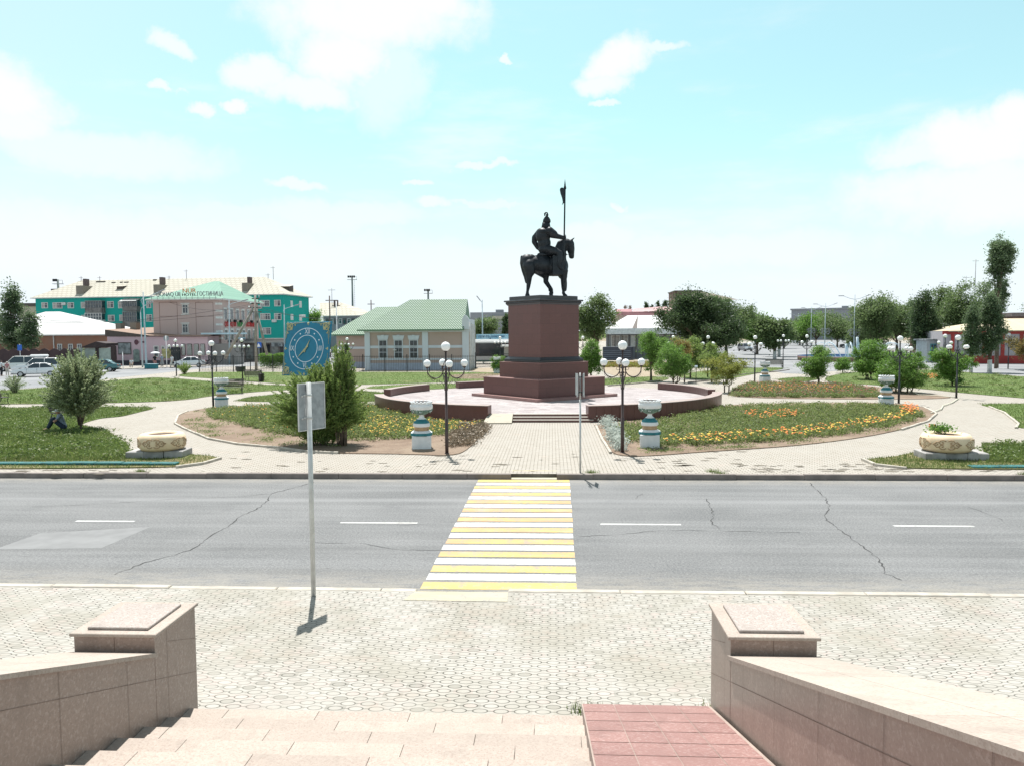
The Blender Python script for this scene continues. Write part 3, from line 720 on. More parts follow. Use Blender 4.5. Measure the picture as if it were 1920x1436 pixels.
# ---------------------------------------------------------------- park lamps
IRON = M('black_iron', (.016, .017, .02), .45, .3, 3, spec=.5); IRONB = M('brown_iron', (.055, .035, .033), .5, .3, 3, spec=.5)
GLB, b_ = newmat('milky_globe', .22, 0, .5); b_.inputs['Base Color'].default_value = (.86, .87, .87, 1)
b_.inputs['Subsurface Weight'].default_value = .25; b_.inputs['Subsurface Radius'].default_value = (.1, .1, .1)
def make_lamp(label, loc, rz, pole=IRON, h=3.62, rarm=.66):
    t = thing('park_lamp', label, 'lamp', loc, rz, 'five-globe park lamps')
    mb = MB(); mb.tube([(0, 0, -.05), (0, 0, 1.25), (0, 0, 1.26), (0, 0, h-.78), (0, 0, h-.77), (0, 0, h+.02)], [.062, .062, .045, .045, .035, .035], n=12)
    mb.lathe([(.09, 0), (.09, .03), (.066, .05)], n=12); mb.lathe([(.06, -.02), (.07, .01), (.05, .04)], n=12, c=(0, 0, h))
    mb.lathe([(.07, -.03), (.075, 0), (.05, .03)], n=12, c=(0, 0, h-.78)); mb.build('pole', pole, t)
    for k in range(2):
        mb = MB()
        a = k*math.pi; c, s = math.cos(a), math.sin(a)
        def F3(x, z): return (x*c, x*s, z)
        for (x0, z0, r0) in ((.1, h-1.95, .06), (.08, h-.42, .05)):     # small volutes on the pole
            mb.tube([F3(x0-.05+r0*math.cos(w)*(1-.4*i/9), z0+r0*math.sin(w)*(1-.4*i/9)) for i, w in enumerate([R_(x) for x in range(-90, 270, 40)])], .008, n=5)
        mb.tube([F3(.03, h-.32), F3(.10, h-.5), F3(.14, h-.62)], .009, n=5)
        mb.build('scroll', pole, t)
    mb = MB(); mb.ball((0, 0, h+.16), .165, n=20, m=14); mb.build('globe', GLB, t)
    for k in range(4):
        a = k*math.pi/2; c, s = math.cos(a), math.sin(a)
        def F3(x, z): return (x*c, x*s, z)
        z0 = h-.62; mb = MB()
        arc = [F3(.03, z0+.0), F3(.10, z0)]+[F3(.375+.285*math.cos(w)*rarm/.66, z0-.02+.30*math.sin(w)) for w in [R_(x) for x in range(-172, -5, 14)]]+[F3(rarm, z0+.05)]
        mb.tube(arc, .02, n=7)
        mb.tube([F3(.05, z0-.75), F3(.07, z0-.6), F3(.14, z0-.47), F3(.22, z0-.42)], .010, n=5)
        for (x0, zz, r0, w0) in ((.26, z0-.45, .10, 180), (.45, z0-.38, .06, 0), (.17, z0-.02, .085, 90)):
            mb.tube([F3(x0+r0*math.cos(R_(w0+x))*(1-x/620), zz+r0*math.sin(R_(w0+x))*(1-x/620)) for x in range(0, 400, 30)], .008, n=5)
        mb.tube([F3(rarm, z0+.02), F3(rarm+.0, z0-.12), F3(rarm-.03, z0-.25), F3(.5, z0-.33), F3(.3, z0-.37)], .007, n=5)
        mb.lathe([(.035, 0), (.06, .04), (.06, .07)], n=10, c=F3(rarm, z0+.03)); ar = mb.build('arm', pole, t)
        mb = MB(); mb.ball(F3(rarm, z0+.03+.065+.105), .13, n=18, m=12); mb.build('globe', GLB, ar)
    return t
lamp0 = make_lamp('brown lamp with five white globes, left of the central path before the terrace', P(838, 851), R_(18), IRONB)
lampB = make_lamp('brown lamp with five white globes, right of the central path before the terrace', P(1167, 849), R_(4), IRONB)
LAMPS = [((400, 764), 40, 'black lamp with five globes behind the left white urn'), ((1415, 716), 25, 'black lamp with five globes at the red flower bed'),
 ((1685, 757), 33, 'black lamp with five globes just right of the right white urn'), ((1793, 746), 12, 'black lamp with five globes on the path right of the big round bush'),
 ((1438+0, 690), 0, None), ((1468, 690), 8, 'distant black lamp with globes beside the street bench'), ((1512, 700), 30, 'black lamp rising behind the small round tree on the right'),
 ((1327, 708), 38, 'black lamp standing among the bushes under the big elm'), ((1262, 700), 30, 'small far lamp between the bushes and the glazed shelter'),
 ((331, 705), 42, 'black lamp at the street corner in front of the pink shop'), ((455, 712), 40, 'black lamp with a dark basket on its pole behind the metal bench'),
 ((652, 700), 30, 'black lamp before the fence at the left end of the green-roofed building'), ((617, 752), 10, 'black lamp half hidden behind the leafy bush in front of the clock'),
 ((938, 692), 20, 'black lamp between the bus and the monument pedestal'), ((1093, 700), 45, 'lamp mostly hidden behind the right side of the pedestal'),
 ((1770, 712), 20, 'far black lamp before the red-trimmed building'), ((1890, 692), 35, 'black lamp with a small box at its foot near the right edge'), ((1782, 690), 40, None)]
for (pp, r, lab) in LAMPS:
    if lab is None: continue
    make_lamp_copy = dup(lamp0, P(*pp), R_(r), lab)
for o in list(bpy.data.objects):
    pass
# black iron for the copies
def repaint(root, old, new):
    for o in bpy.data.objects:
        q_ = o
        while q_.parent: q_ = q_.parent
        if q_ == root and o.type == 'MESH' and o.data.materials and o.data.materials[0] == old:
            if o.data.name+'_b' not in bpy.data.meshes:
                m = o.data.copy(); m.name = o.data.name+'_b'; m.materials[0] = new
            o.data = bpy.data.meshes[o.data.name+'_b']
kids_of = {}
for o in bpy.data.objects:
    r = o
    while r.parent: r = r.parent
    kids_of.setdefault(r.name, []).append(o)
black = {}
for rn, lst in kids_of.items():
    if rn.startswith('park_lamp') and rn not in (lamp0.name, lampB.name):
        for o in lst:
            if o.type == 'MESH' and o.data.materials[0] == IRONB:
                if o.data.name not in black:
                    m = o.data.copy(); m.materials[0] = IRON; black[o.data.name] = m
                o.data = black[o.data.name]
# ---------------------------------------------------------------- urn planters
UW = M('urn_white_paint', (.74, .755, .76), .6, .07, 4, bmp=.2); UT = M('urn_teal_band', (.03, .19, .22), .6, .2, 4); UB = M('urn_tan_band', (.48, .34, .21), .7, .2, 5)
UG = M('urn_garland', (.16, .25, .21), .8, .5, 25); UD = M('urn_dark_inside', (.05, .045, .04), .9)
def make_urn(label, loc, rz, tall=False):
    t = thing('urn_planter', label, 'planter', loc, rz, 'white urn planters with teal bands')
    mb = MB(); mb.box(-.35, .35, -.35, .35, -.03, .5, 0, bev=.015)
    mb.lathe([(.42, .5), (.43, .52), (.43, .585), (.42, .6), (.33, .66), (.30, .675)], mis=[1, 1, 1, 0, 0, 0], n=8, smooth=False, a0=math.pi/8)
    mb.build('base', [UW, UT], t)
    mb = MB(); mb.lathe([(.27, .67), (.27, .80), (.30, .82), (.315, .86), (.315, .92), (.29, .95), (.285, 1.01), (.24, 1.03), (.17, 1.10), (.10, 1.16), (.075, 1.21), (.085, 1.24)],
                        mis=[2, 2, 0, 0, 0, 1, 1, 1, 0, 0, 0, 0], n=24); mb.build('stem', [UW, UT, UB], t)
    mb = MB(); wob = lambda w, i: 1+(.035*math.cos(w*14) if i in (3, 4, 5) else 0)+(.02*math.cos(w*16) if i > 7 else 0)
    mb.lathe([(.085, 1.24), (.17, 1.27), (.28, 1.33), (.35, 1.40), (.385, 1.46), (.41, 1.52), (.425, 1.58), (.41, 1.63), (.375, 1.67), (.40, 1.70), (.40, 1.73), (.34, 1.735), (.33, 1.69), (.28, 1.67)],
             mis=[0, 3, 3, 3, 0, 0, 0, 0, 0, 0, 0, 4, 4, 4], n=40, wob=wob)
    rr = random.Random(5)
    for k in range(60):
        a = rr.uniform(0, 6.28); z = 1.40+.05*math.sin(a*5)+rr.uniform(-.03, .03); r = .30+(z-1.30)*.75
        mb.ball((r*math.cos(a), r*math.sin(a), z), .022, 3 if k % 3 else 0, n=6, m=4)
    for k in range(16):
        a = k*math.pi/8; mb.ball((.375*math.cos(a), .375*math.sin(a), 1.735), (.05, .05, .03), 0, n=8, m=5)
    for k in range(9):
        a = k*math.pi/9; mb.ball((.39*math.cos(a*2), .39*math.sin(a*2), 1.60), .03, 0, n=8, m=5)
    mb.build('bowl', [UW, UT, UB, UG, UD], t)
    return t
urn = make_urn('white urn planter on the left flower bed beside the brown lamp', P(791, 840), R_(8))
dup(urn, P(1218, 838), R_(-5), 'white urn planter on the right flower bed beside the brown lamp')
dup(urn, P(416, 764), R_(20), 'white urn planter at the left tip of the left flower bed')
dup(urn, P(1661, 763), R_(-15), 'white urn planter at the right end of the right flower bed')
dup(urn, P(1434, 717), R_(10), 'small far urn planter behind the red flower bed')
dup(urn, P(932, 700), R_(10), 'far urn planter mostly hidden by the left side of the pedestal')
# ---------------------------------------------------------------- tyre planters on concrete blocks
TY, b_ = newmat('ochre_painted_tyre', .7, 0, .3); v_ = tc()
L(mix(noise(v_, 3, 5).step(.4, .75)*.5, mix(noise(v_, 25, 3).step(.6, .7)*.4, (.74, .60, .42), (.45, .33, .22)), (.60, .44, .27)), b_.inputs['Base Color'])
TYD = M('ornament_brown', (.40, .27, .165), .8, .2, 6); EARTH = M('planter_earth', (.09, .06, .045), 1, .3, 8)
def tyre(label, loc, rz, flip):
    t = thing('tyre_planter', label, 'planter', loc, rz)
    mb = MB(); mb.lathe([(.55, .04), (.70, .02), (.77, .12), (.79, .28), (.77, .44), (.70, .55), (.58, .58), (.50, .545), (.48, .50)], n=48, wob=lambda w, i: 1+.012*math.sin(w*3+i), c=(0, 0, 0)); 
    mb.build('tyre', TY, t)
    mb = MB(); mb.lathe([(.48, .46), (.49, .52), (.1, .535)], n=24); mb.build('soil', EARTH, t)
    mb = MB()
    def on(a, z, e=.012): r = .775+e-.35*(z-.28)**2; return (r*math.cos(a), r*math.sin(a), z)
    for c0 in (-95, -22, 55, 130, 200):
        for s in (-1, 1):
            def W(dx, dz): return on(R_(c0+s*dx), .29+dz)
            mb.tube([W(2, .11), W(8, .15), W(14, .13), W(17, .06), W(13, .0), W(8, .02), W(8, .07), W(11, .08)], .017, n=6)
            mb.tube([W(2, -.12), W(8, -.16), W(14, -.14), W(17, -.08), W(13, -.02), W(8, -.03), W(8, -.08), W(11, -.09)], .017, n=6)
            mb.tube([W(17, .06), W(22, .09), W(27, .02), W(31, .0)], .016, n=6); mb.tube([W(17, -.08), W(22, -.1), W(27, -.03), W(31, 0)], .016, n=6)
            mb.tube([W(19, .0), W(23, .03), W(26, 0), W(23, -.04), W(19, -.01)], .013, n=6)
    mb.build('ornament', TYD, t)
    return t
def blocks(label, loc, rz, n, w, flip=1):
    t = thing('block_base', label, 'concrete blocks', loc, rz); x = -w/2; rr = random.Random(int(w*100))
    for i in range(n):
        L_ = w/n; mb = MB(); mb.box(x+.01, x+L_-.015, -.5+rr.uniform(-.04, .04), .45, -.05, .27+rr.uniform(-.02, .01), bev=.025); mb.build('block', CONC, t); x += L_
a = P(286, 860); blocks('grey concrete blocks under the left tyre planter', (a.x, a.y+.5, G), R_(5), 3, 1.95); tyre('ochre tyre planter with carved scrolls and no plants, near the left kerb', (a.x+.08, a.y+.55, G+.265), R_(10), 1)
b = P(1797, 864); blocks('grey concrete blocks under the right tyre planter', (b.x, b.y+.5, G), R_(-4), 3, 2.0); tp = tyre('ochre tyre planter with carved scrolls and a small flowering plant, near the right kerb', (b.x-.12, b.y+.55, G+.265), R_(-20), -1)
# ---------------------------------------------------------------- road signs by the crossing
GALV = M('galvanised_steel', (.55, .56, .55), .5, .12, 6, metal=.35); SBK = M('sign_back_grey', (.30, .325, .34), .55, .15, 12, metal=.2); SBD = M('sign_dark', (.03, .035, .04), .5)
t = thing('crossing_sign', 'pedestrian crossing sign on a tall grey post, seen from behind, near pavement', 'road sign', P(588, 1117), R_(62))
H = 3.46; mb = MB(); mb.tube([(0, 0, 0), (0, 0, H)], .038, n=16)
for z in (.9, 1.15, 1.9, 2.35): mb.ball((.04, 0, z), .012, n=6, m=4)
mb.build('post', GALV, t)
mb = MB(); w_, h_ = .285, .37
mb.box(-w_+.10, w_+.10, .045, .052, H-.76, H-.02, 0, bev=0); pl = mb.build('plate', SBK, t)
mb = MB()
for e in (-1, 1): mb.box(.10+e*w_-.008, .10+e*w_+.008, .038, .056, H-.765, H-.015); mb.box(.10-w_, .10+w_, .038, .056, H-.39+e*.37-.008, H-.39+e*.37+.008)
mb.build('rim', GALV, pl)
mb = MB()
for z in (H-.2, H-.56):
    mb.lathe([(.047, -.015), (.047, .015)], n=14, c=(0, 0, z)); mb.box(-.09, -.03, .02, .045, z-.012, z+.012); mb.ball((-.11, .04, z-.01), .018, n=8, m=5); mb.ball((.055, .0, z-.03), .014, n=8, m=5)
mb.box(-.055, -.045, .03, .045, H-.52, H-.4); mb.build('clamp', GALV, t)
BLU = M('sign_blue', (.02, .12, .50), .4); WH = M('sign_white', (.8, .8, .8), .4)
mb = MB(); mb.box(.10-w_+.01, .10+w_-.01, .0525, .055, H-.75, H-.03); f = mb.build('face', BLU, pl)
t = thing('crossing_sign', 'two back to back crossing signs seen edge-on on a thin post, far kerb', 'road sign', P(1088, 885), R_(0))
H = 3.02; mb = MB(); mb.tube([(0, 0, 0), (0, 0, H-.8)], .03, n=12); mb.tube([(0, 0, H-.8), (0, 0, H)], .022, n=10); mb.build('post', GALV, t)
for e in (-1, 1):
    mb = MB(); T = Matrix.Rotation(R_(84*e), 4, 'Z')
    mb.box(-.31, .31, -.004, .004, H-.68, H-.02, 0, T=Matrix.Translation((e*.1, 0, 0)) @ T, bev=0); pl = mb.build('plate', SBK, t)
    mb = MB(); mb.box(e*.105-.012, e*.105+.012, -.33, -.30, H-.7, H+.0); mb.build('rim', GALV, pl)
mb = MB(); mb.box(-.1, .1, -.02, .02, H-.15, H-.11); mb.box(-.1, .1, -.02, .02, H-.6, H-.56); mb.build('bracket', SBD, t)
# ---------------------------------------------------------------- clock board
CBL = M('clock_blue', (.012, .19, .315), .45, .08, 3); CGD = M('clock_gold', (.50, .47, .26), .5, .1, 5); CWH = M('clock_white', (.72, .80, .88), .5)
CSZ = 2.98; dY = 41.5
c_ = PY(574, 654, dY); root = thing('street_clock', 'large square blue clock board with roman numerals and gold scroll corners behind the bush', 'clock', (c_.x, c_.y, G), R_(-20))
til = Matrix.Rotation(R_(-10), 4, 'X'); zc = c_.z-G
T0 = Matrix.Translation((0, 0, zc)) @ til
mb = MB()
for x in (-.9, .9): mb.box(x-.06, x+.06, .1, .22, 0, zc+.5)
mb.build('leg', IRON, root) if False else None
for x in (-.9, .9):
    mb = MB(); mb.box(x-.06, x+.06, .12, .24, 0, zc-.2); mb.build('leg', IRON, root)
bd = MB(); h2 = CSZ/2; bd.box(-h2, h2, 0, .14, -h2, h2, T=T0, bev=.02); board = bd.build('board', CBL, root)
def ring(mb, r, w_, y=-.012, n=72):
    vs = []; 
    for i in range(n):
        a = 2*math.pi*i/n
        for rr_, yy in ((r-w_, 0), (r-w_, y), (r+w_, y), (r+w_, 0)): vs.append(T0 @ Vector((rr_*math.cos(a), yy, rr_*math.sin(a))))
    mb.add(vs, [(i*4+k, ((i+1) % n)*4+k, ((i+1) % n)*4+k+1, i*4+k+1) for i in range(n) for k in range(3)])
oc = Vector((.0, 0, 0)); mb = MB(); ring(mb, 1.13, .018); ring(mb, .74, .018); mb.build('dial_rings', CWH, board)
mb = MB()
for k in range(12):
    if k % 3: a = R_(k*30); mb.ball((0, 0, 0), (.045, .02, .045), T=T0 @ Matrix.Translation((0.94*math.sin(a), -.005, 0.94*math.cos(a))), n=14, m=8)
mb.build('hour_marks', CWH, board)
for s_, x, z in (('XII', 0, 0.94), ('III', 0.94, 0), ('VI', 0, -0.94), ('IX', -0.94, 0)):
    o = text(s_, .40, CWH, board, (0, 0, 0), name='numeral', ext=.008, sx=.78)
    o.matrix_local = T0 @ Matrix.Translation((x, -.012, z)) @ Matrix.Rotation(R_(90), 4, 'X') @ Matrix.Diagonal((.72, 1, 1, 1))
def hand(name, ang_, L_, back, w_, y):
    T = T0 @ Matrix.Rotation(R_(ang_), 4, 'Y'); mb = MB()
    pr = [(-w_*.3, -back), (w_*.3, -back), (w_, L_*.12), (w_*.55, L_*.45), (0, L_), (-w_*.55, L_*.45), (-w_, L_*.12)]
    mb.prism(pr, 0, .015, T=T @ Matrix(((1, 0, 0, 0), (0, 0, 1, y), (0, 1, 0, 0), (0, 0, 0, 1)))); mb.ball((0, y, -back), (w_, .02, w_), T=T, n=10, m=6); mb.build(name, CGD, board)
hand('hour_hand', 24, .56, .18, .055, -.035); hand('minute_hand', 225, .76, .16, .05, -.055)
mb = MB(); mb.ball((0, -.04, 0), (.06, .04, .06), T=T0, n=14, m=8); mb.build('hub', CGD, board)
fr = MB()
for cx_ in (-1, 1):
    for cz_ in (-1, 1):
        mb = MB()
        def Wq(u, v): return T0 @ Vector((cx_*(h2-u), -.012, cz_*(h2-v)))
        for sw in (0, 1):
            D = (lambda u, v: Wq(u, v)) if sw == 0 else (lambda u, v: Wq(v, u))
            def spiral(cx, cz, r, tn, a0): return [D(cx+r*(1-.75*i/16)*math.cos(a0+tn*i/16), cz+r*(1-.75*i/16)*math.sin(a0+tn*i/16)) for i in range(17)]
            mb.tube(spiral(.38, .24, .13, 8.2, 2.6), [.028]*12+[.022]*5, n=6)
            mb.tube([D(.27, .20), D(.22, .12), D(.30, .07), D(.45, .10)], .022, n=6)
            mb.tube(spiral(.62, .19, .055, 6, 3.4), .018, n=6); mb.tube([D(.45, .10), D(.60, .12), D(.75, .09), D(.92, .08)], [.022, .018, .014, .008], n=6)
            mb.tube([D(.34, .36), D(.25, .30), D(.20, .22)], .03, n=6); mb.tube([D(.10, .22), D(.10, .12), D(.20, .10)], .02, n=6)
            fr = MB(); fr.tube([D(.5, .035), D(1.24, .035)], .010, n=5); fr.build('border_line', CGD, board)
        for (u, v) in ((.11, .11), (.38, .38)):
            s5 = []
            for k in range(10): a = 2*math.pi*k/10+.785; r = .12 if k % 2 == 0 else .06; s5.append((u+r*math.cos(a), v+r*math.sin(a)))
            k0 = [T0 @ Vector((cx_*(h2-a), -.02, cz_*(h2-b))) for a, b in s5]; k1 = [T0 @ Vector((cx_*(h2-a), 0, cz_*(h2-b))) for a, b in s5]
            mb.add(k0+k1, [list(range(10))]+[(i, (i+1) % 10, 10+(i+1) % 10, 10+i) for i in range(10)])
        mb.build('scroll_ornament', CGD, board)
for (x, z) in ((0, h2-.08), (-h2+.08, 0), (h2-.08, 0), (0, -h2+.08)):
    mb = MB(); mb.ball((x, -.0, z), (.09, .02, .05) if x == 0 else (.05, .02, .09), T=T0, n=8, m=6); mb.ball((x*.96, 0, z*.96), (.03, .02, .07) if x == 0 else (.07, .02, .03), T=T0, n=8, m=6); mb.build('small_ornament', CGD, board)
# ---------------------------------------------------------------- benches, bins, solar light
WD = M('dark_bench_wood', (.075, .07, .06), .7, .3, 5)
def bench(label, loc, rz, wm=WD, w=1.7):
    t = thing('park_bench', label, 'bench', loc, rz)
    for k in range(4): 
        mb = MB() if k == 0 else mb; mb.box(-w/2, w/2, -.28+k*.12, -.19+k*.12, .43, .46, bev=.006)
    mb.build('seat', wm, t); mb = MB()
    for k in range(5): mb.box(-w/2, w/2, .22+k*.03, .245+k*.03, .54+k*.115, .63+k*.115, bev=.006)
    mb.build('backrest', wm, t)
    for e in (-1, 1):
        x = e*(w/2-.14); mb = MB()
        mb.tube([(x, -.30, 0), (x, -.26, .12), (x, -.22, .25), (x, -.27, .40), (x, -.30, .43), (x, .16, .43), (x, .22, .50), (x, .33, .88), (x, .36, 1.06)], .022, n=6)
        mb.tube([(x, .34, 0), (x, .26, .15), (x, .18, .30), (x, .16, .43)], .022, n=6)
        mb.tube([(x, .24, .66), (x, -.05, .68), (x, -.26, .66), (x, -.32, .60), (x, -.27, .55)], .02, n=6); mb.build('frame', IRON, t)
    return t
bb = bench('dark slatted bench facing left on the lawn path behind the left urn', P(432, 738), R_(-150), w=1.9)
dup(bb, P(478, 715), R_(170), 'dark slatted bench beside the lamp with the basket'); dup(bb, P(-8, 757), R_(160), 'dark bench cut by the left edge of the picture')
dup(bb, P(121, 787), R_(95), 'black iron bench mostly hidden behind the silvery bush'); dup(bb, P(1452, 692), R_(150), 'brown bench beside the far street on the right')
t = thing('litter_basket', 'dark round basket hung on the far lamp pole', 'basket', P(455, 712)+Vector((-.05, -.32, 0)))
mb = MB(); mb.lathe([(.34, .78), (.46, .9), (.46, 1.25), (.5, 1.3), (.42, 1.3), (.4, 1.2)], n=16); mb.build('bowl', SBD, t); mb = MB(); mb.tube([(0, .28, 1.22), (0, 0, 1.22)], .02); mb.build('bracket', IRON, t)
t = thing('litter_bin', 'dark square litter bin at the end of the bench', 'litter bin', P(481, 716)+Vector((.45, 0, 0)))
mb = MB(); mb.lathe([(.2, 0), (.24, .1), (.26, .75), (.29, .77), (.22, .77), (.2, .7)], n=10); mb.build('body', IRON, t)
t = thing('garden_light', 'slim black post with a small lit square lantern behind the terrace wall', 'garden light', P(1305, 720))
mb = MB(); mb.tube([(0, 0, 0), (0, 0, 1.35)], .03); mb.build('post', IRON, t); mb = MB(); mb.box(-.11, .11, -.09, .09, 1.35, 1.52, bev=.02); mb.build('lantern', M('lantern_glass', (.6, .7, .8), .2), t)
# ---------------------------------------------------------------- people
SKIN = M('skin', (.36, .21, .15), .6, .05); HAIRD = M('dark_hair', (.02, .018, .016), .6)
def cl(name, c): return M(name, c, .85, .12, 8)
def person(label, loc, rz, top, bottom, pose='stand', hat=None, dress=False, hgt=1.7, bag=None, arms='down'):
    t = thing('person', label, 'person', loc, rz, sc=hgt/1.72)
    bo, sh, tr = MB(), MB(), MB()
    def add(g, ch, d=0): caps(g, [(x, y, z, r+d) for x, y, z, r in ch])
    # local: faces -Y
    if pose == 'stand':
        hipz, kn, ft = .92, lambda s: (s*.11, -.03, .50), lambda s: (s*.12, .02, .08)
        legs = {s: [(s*.09, 0, hipz, .085), (*kn(s), .058), (*ft(s), .04)] for s in (-1, 1)}
        feet = {s: (s*.12, -.06, .045) for s in (-1, 1)}; dx, dz, lean = 0, 0, 0
    elif pose == 'walk':
        legs = {-1: [(-.09, 0, .92, .085), (-.1, -.18, .5, .058), (-.1, -.2, .09, .04)], 1: [(.09, 0, .92, .085), (.1, .08, .5, .058), (.1, .32, .14, .04)]}
        feet = {-1: (-.1, -.28, .045), 1: (.1, .28, .08)}; dz = 0; lean = .02
    elif pose == 'ground':   # sitting on the grass with knees drawn up
        dz = -.80; lean = .0
        legs = {s: [(s*.1, .02, .12, .10), (s*.14, -.40, .50, .065), (s*.13, -.62, .07, .045)] for s in (-1, 1)}
        feet = {s: (s*.13, -.70, .045) for s in (-1, 1)}
    else:                    # sitting on a low seat
        dz = -.45; lean = 0
        legs = {s: [(s*.1, 0, .48, .09), (s*.13, -.42, .48, .062), (s*.13, -.42, .08, .042)] for s in (-1, 1)}
        feet = {s: (s*.13, -.50, .045) for s in (-1, 1)}
    tor = [(0, 0, .96+dz, .125), (0, -.0, 1.12+dz, .115), (0, .0, 1.30+dz, .135), (0, .01, 1.40+dz, .115)]
    fw = -.14 if pose == 'ground' else 0
    tor = [(x, y+fw*(z-.96-dz)*2.2, z, r) for x, y, z, r in tor]
    hx = (0, fw*1.35-.01, 1.61+dz)
    for s in (-1, 1):
        sh_ = (s*.185, tor[3][1], 1.41+dz)
        if pose == 'ground': ar = [(*sh_, .06), (s*.24, -.30, 1.19+dz, .047), (s*.06, -.46, 1.33+dz, .034)]
        elif pose == 'sit': ar = [(*sh_, .055), (s*.23, -.08, 1.13+dz, .043), (s*.12, -.33, 1.06+dz, .032)]
        elif arms == 'up' and s == 1: ar = [(*sh_, .055), (s*.25, -.12, 1.20, .043), (s*.2, -.2, 1.45, .032)]
        else: ar = [(*sh_, .055), (s*.24, .03, 1.13, .043), (s*.24, -.06, .87, .030)]
        add(bo, ar); hd = ar[-1][:3]
        bo.ball((hd[0], hd[1]-.01, hd[2]-.05), (.032, .02, .05), n=8, m=6)
        for k in range(4): caps(bo, [(hd[0]-.024+k*.016, hd[1]-.015, hd[2]-.08, .009), (hd[0]-.024+k*.016, hd[1]-.035, hd[2]-.135+abs(k-1.5)*.008, .008)])
        add(sh, [(ar[0][0], ar[0][1], ar[0][2], .07), tuple(np.array(ar[0])*.35+np.array(ar[1])*.65)], .0)
        add(bo, legs[s]); add(tr, legs[s][:2]+[tuple(np.array(legs[s][1])*.15+np.array(legs[s][2])*.85)], .022)
        f = feet[s]; caps(bo, [(f[0], f[1]+.06, f[2], .045), (f[0], f[1]-.06, f[2]-.005, .038)])
    add(bo, tor); add(sh, tor, .025); caps(sh, [(-.15, tor[3][1], 1.40+dz, .075), (.15, tor[3][1], 1.40+dz, .075)]); caps(bo, [(-.15, tor[3][1], 1.40+dz, .06), (.15, tor[3][1], 1.40+dz, .06)])
    add(tr, [(0, tor[0][1], .93+dz, .15)]); 
    if dress:
        tr.lathe([(.30, .38), (.27, .55), (.21, .8), (.17, 1.0)], n=16, sy=.85); 
    caps(bo, [(0, tor[3][1], 1.42+dz, .055), (hx[0], hx[1]+.01, hx[2]-.06, .052)])
    bo.ball(hx, (.078, .095, .115), n=14, m=10); caps(bo, [(hx[0], hx[1]-.095, hx[2]-.0, .012), (hx[0], hx[1]-.11, hx[2]-.02, .014)])
    for s in (-1, 1): bo.ball((s*.08, hx[1], hx[2]), (.012, .02, .03), n=8, m=5)
    voxel(bo, 'body', SKIN, t, .014, 2)
    voxel(sh, 'shirt', top, t, .018, 2); voxel(tr, 'skirt' if dress else 'trousers', bottom, t, .018, 2)
    mb = MB()
    for s in (-1, 1): mb.ball((s*.032, hx[1]-.088, hx[2]+.01), .010, n=6, m=4)
    mb.box(-.022, .022, hx[1]-.094, hx[1]-.085, hx[2]-.055, hx[2]-.048); mb.build('face_marks', HAIRD, t)
    if hat: 
        mb = MB(); mb.lathe([(.093, .02), (.102, .06), (.09, .12), (.05, .145), (.005, .15)], n=16, c=hx, sy=1.12); mb.box(-.07, .07, hx[1]-.22, hx[1]-.09, hx[2]+.03, hx[2]+.042, bev=.004); mb.build('cap', hat, t)
    mb = MB(); mb.ball((hx[0], hx[1]+.02, hx[2]+.025), (.087, .098, .105), n=14, m=8); mb.build('hair', HAIRD, t) if not hat or dress else None
    if bag: mb = MB(); mb.box(.2, .28, -.15, .13, .55, .82, bev=.03); mb.tube([(.24, -.1, .82), (.24, -.02, .9), (.24, .06, .82)], .01); mb.build('bag', bag, t)
    return t
W_ = cl('cloth_white', (.6, .62, .64)); K_ = cl('cloth_black', (.02, .022, .028)); GB = cl('cloth_grey_blue', (.22, .27, .34)); NV = cl('cloth_navy', (.025, .04, .07)); TN = cl('cloth_tan', (.36, .30, .25)); BG = cl('cloth_beige', (.5, .47, .42)); PK = cl('cloth_rose', (.4, .2, .2))
p_ = P(106, 807); 
person('man in grey-blue shirt and pale cap sitting on grass in the bush shade', p_+Vector((.1, .35, .02)), R_(-68), GB, NV, 'ground', cl('cap_pale', (.42, .46, .52)), hgt=1.72)
person('man in a white shirt and black trousers at the left edge by the parked cars', P(3, 705), R_(150), W_, K_, 'stand')
person('small figure in rose and beige beside the man in the white shirt', P(14, 704), R_(200), PK, BG, 'stand', hat=cl('scarf_cream', (.6, .55, .5)), hgt=1.5)
person('person in a white top sitting by the pink shop wall', P(247, 690), R_(20), W_, TN, 'sit')
u_ = person('person in dark clothes under a white umbrella outside the pink shop', P(291, 689), R_(30), K_, PK, 'walk', arms='up')
person('woman in a long grey dress and white cap outside the pink shop', P(304, 689), R_(60), GB, cl('cloth_grey', (.25, .26, .27)), 'stand', hat=W_, dress=True)
person('woman in a white top with a dark bag outside the pink shop', P(323, 690), R_(-20), W_, BG, 'walk', bag=K_, dress=True)
person('small far figure on the traffic island between the parked vehicles', P(1478, 648)+Vector((0, 0, 0)), 0, W_, K_, 'walk')
t = thing('umbrella', 'white umbrella held up outside the pink shop', 'umbrella', P(291, 689)+Vector((.1, -.05, 1.42)))
mb = MB(); mb.lathe([(.62, .5), (.5, .62), (.3, .7), (.02, .74)], n=10, smooth=False); mb.build('canopy', W_, t); mb = MB(); mb.tube([(0, 0, 0), (0, 0, .74)], .012); mb.build('shaft', K_, t)
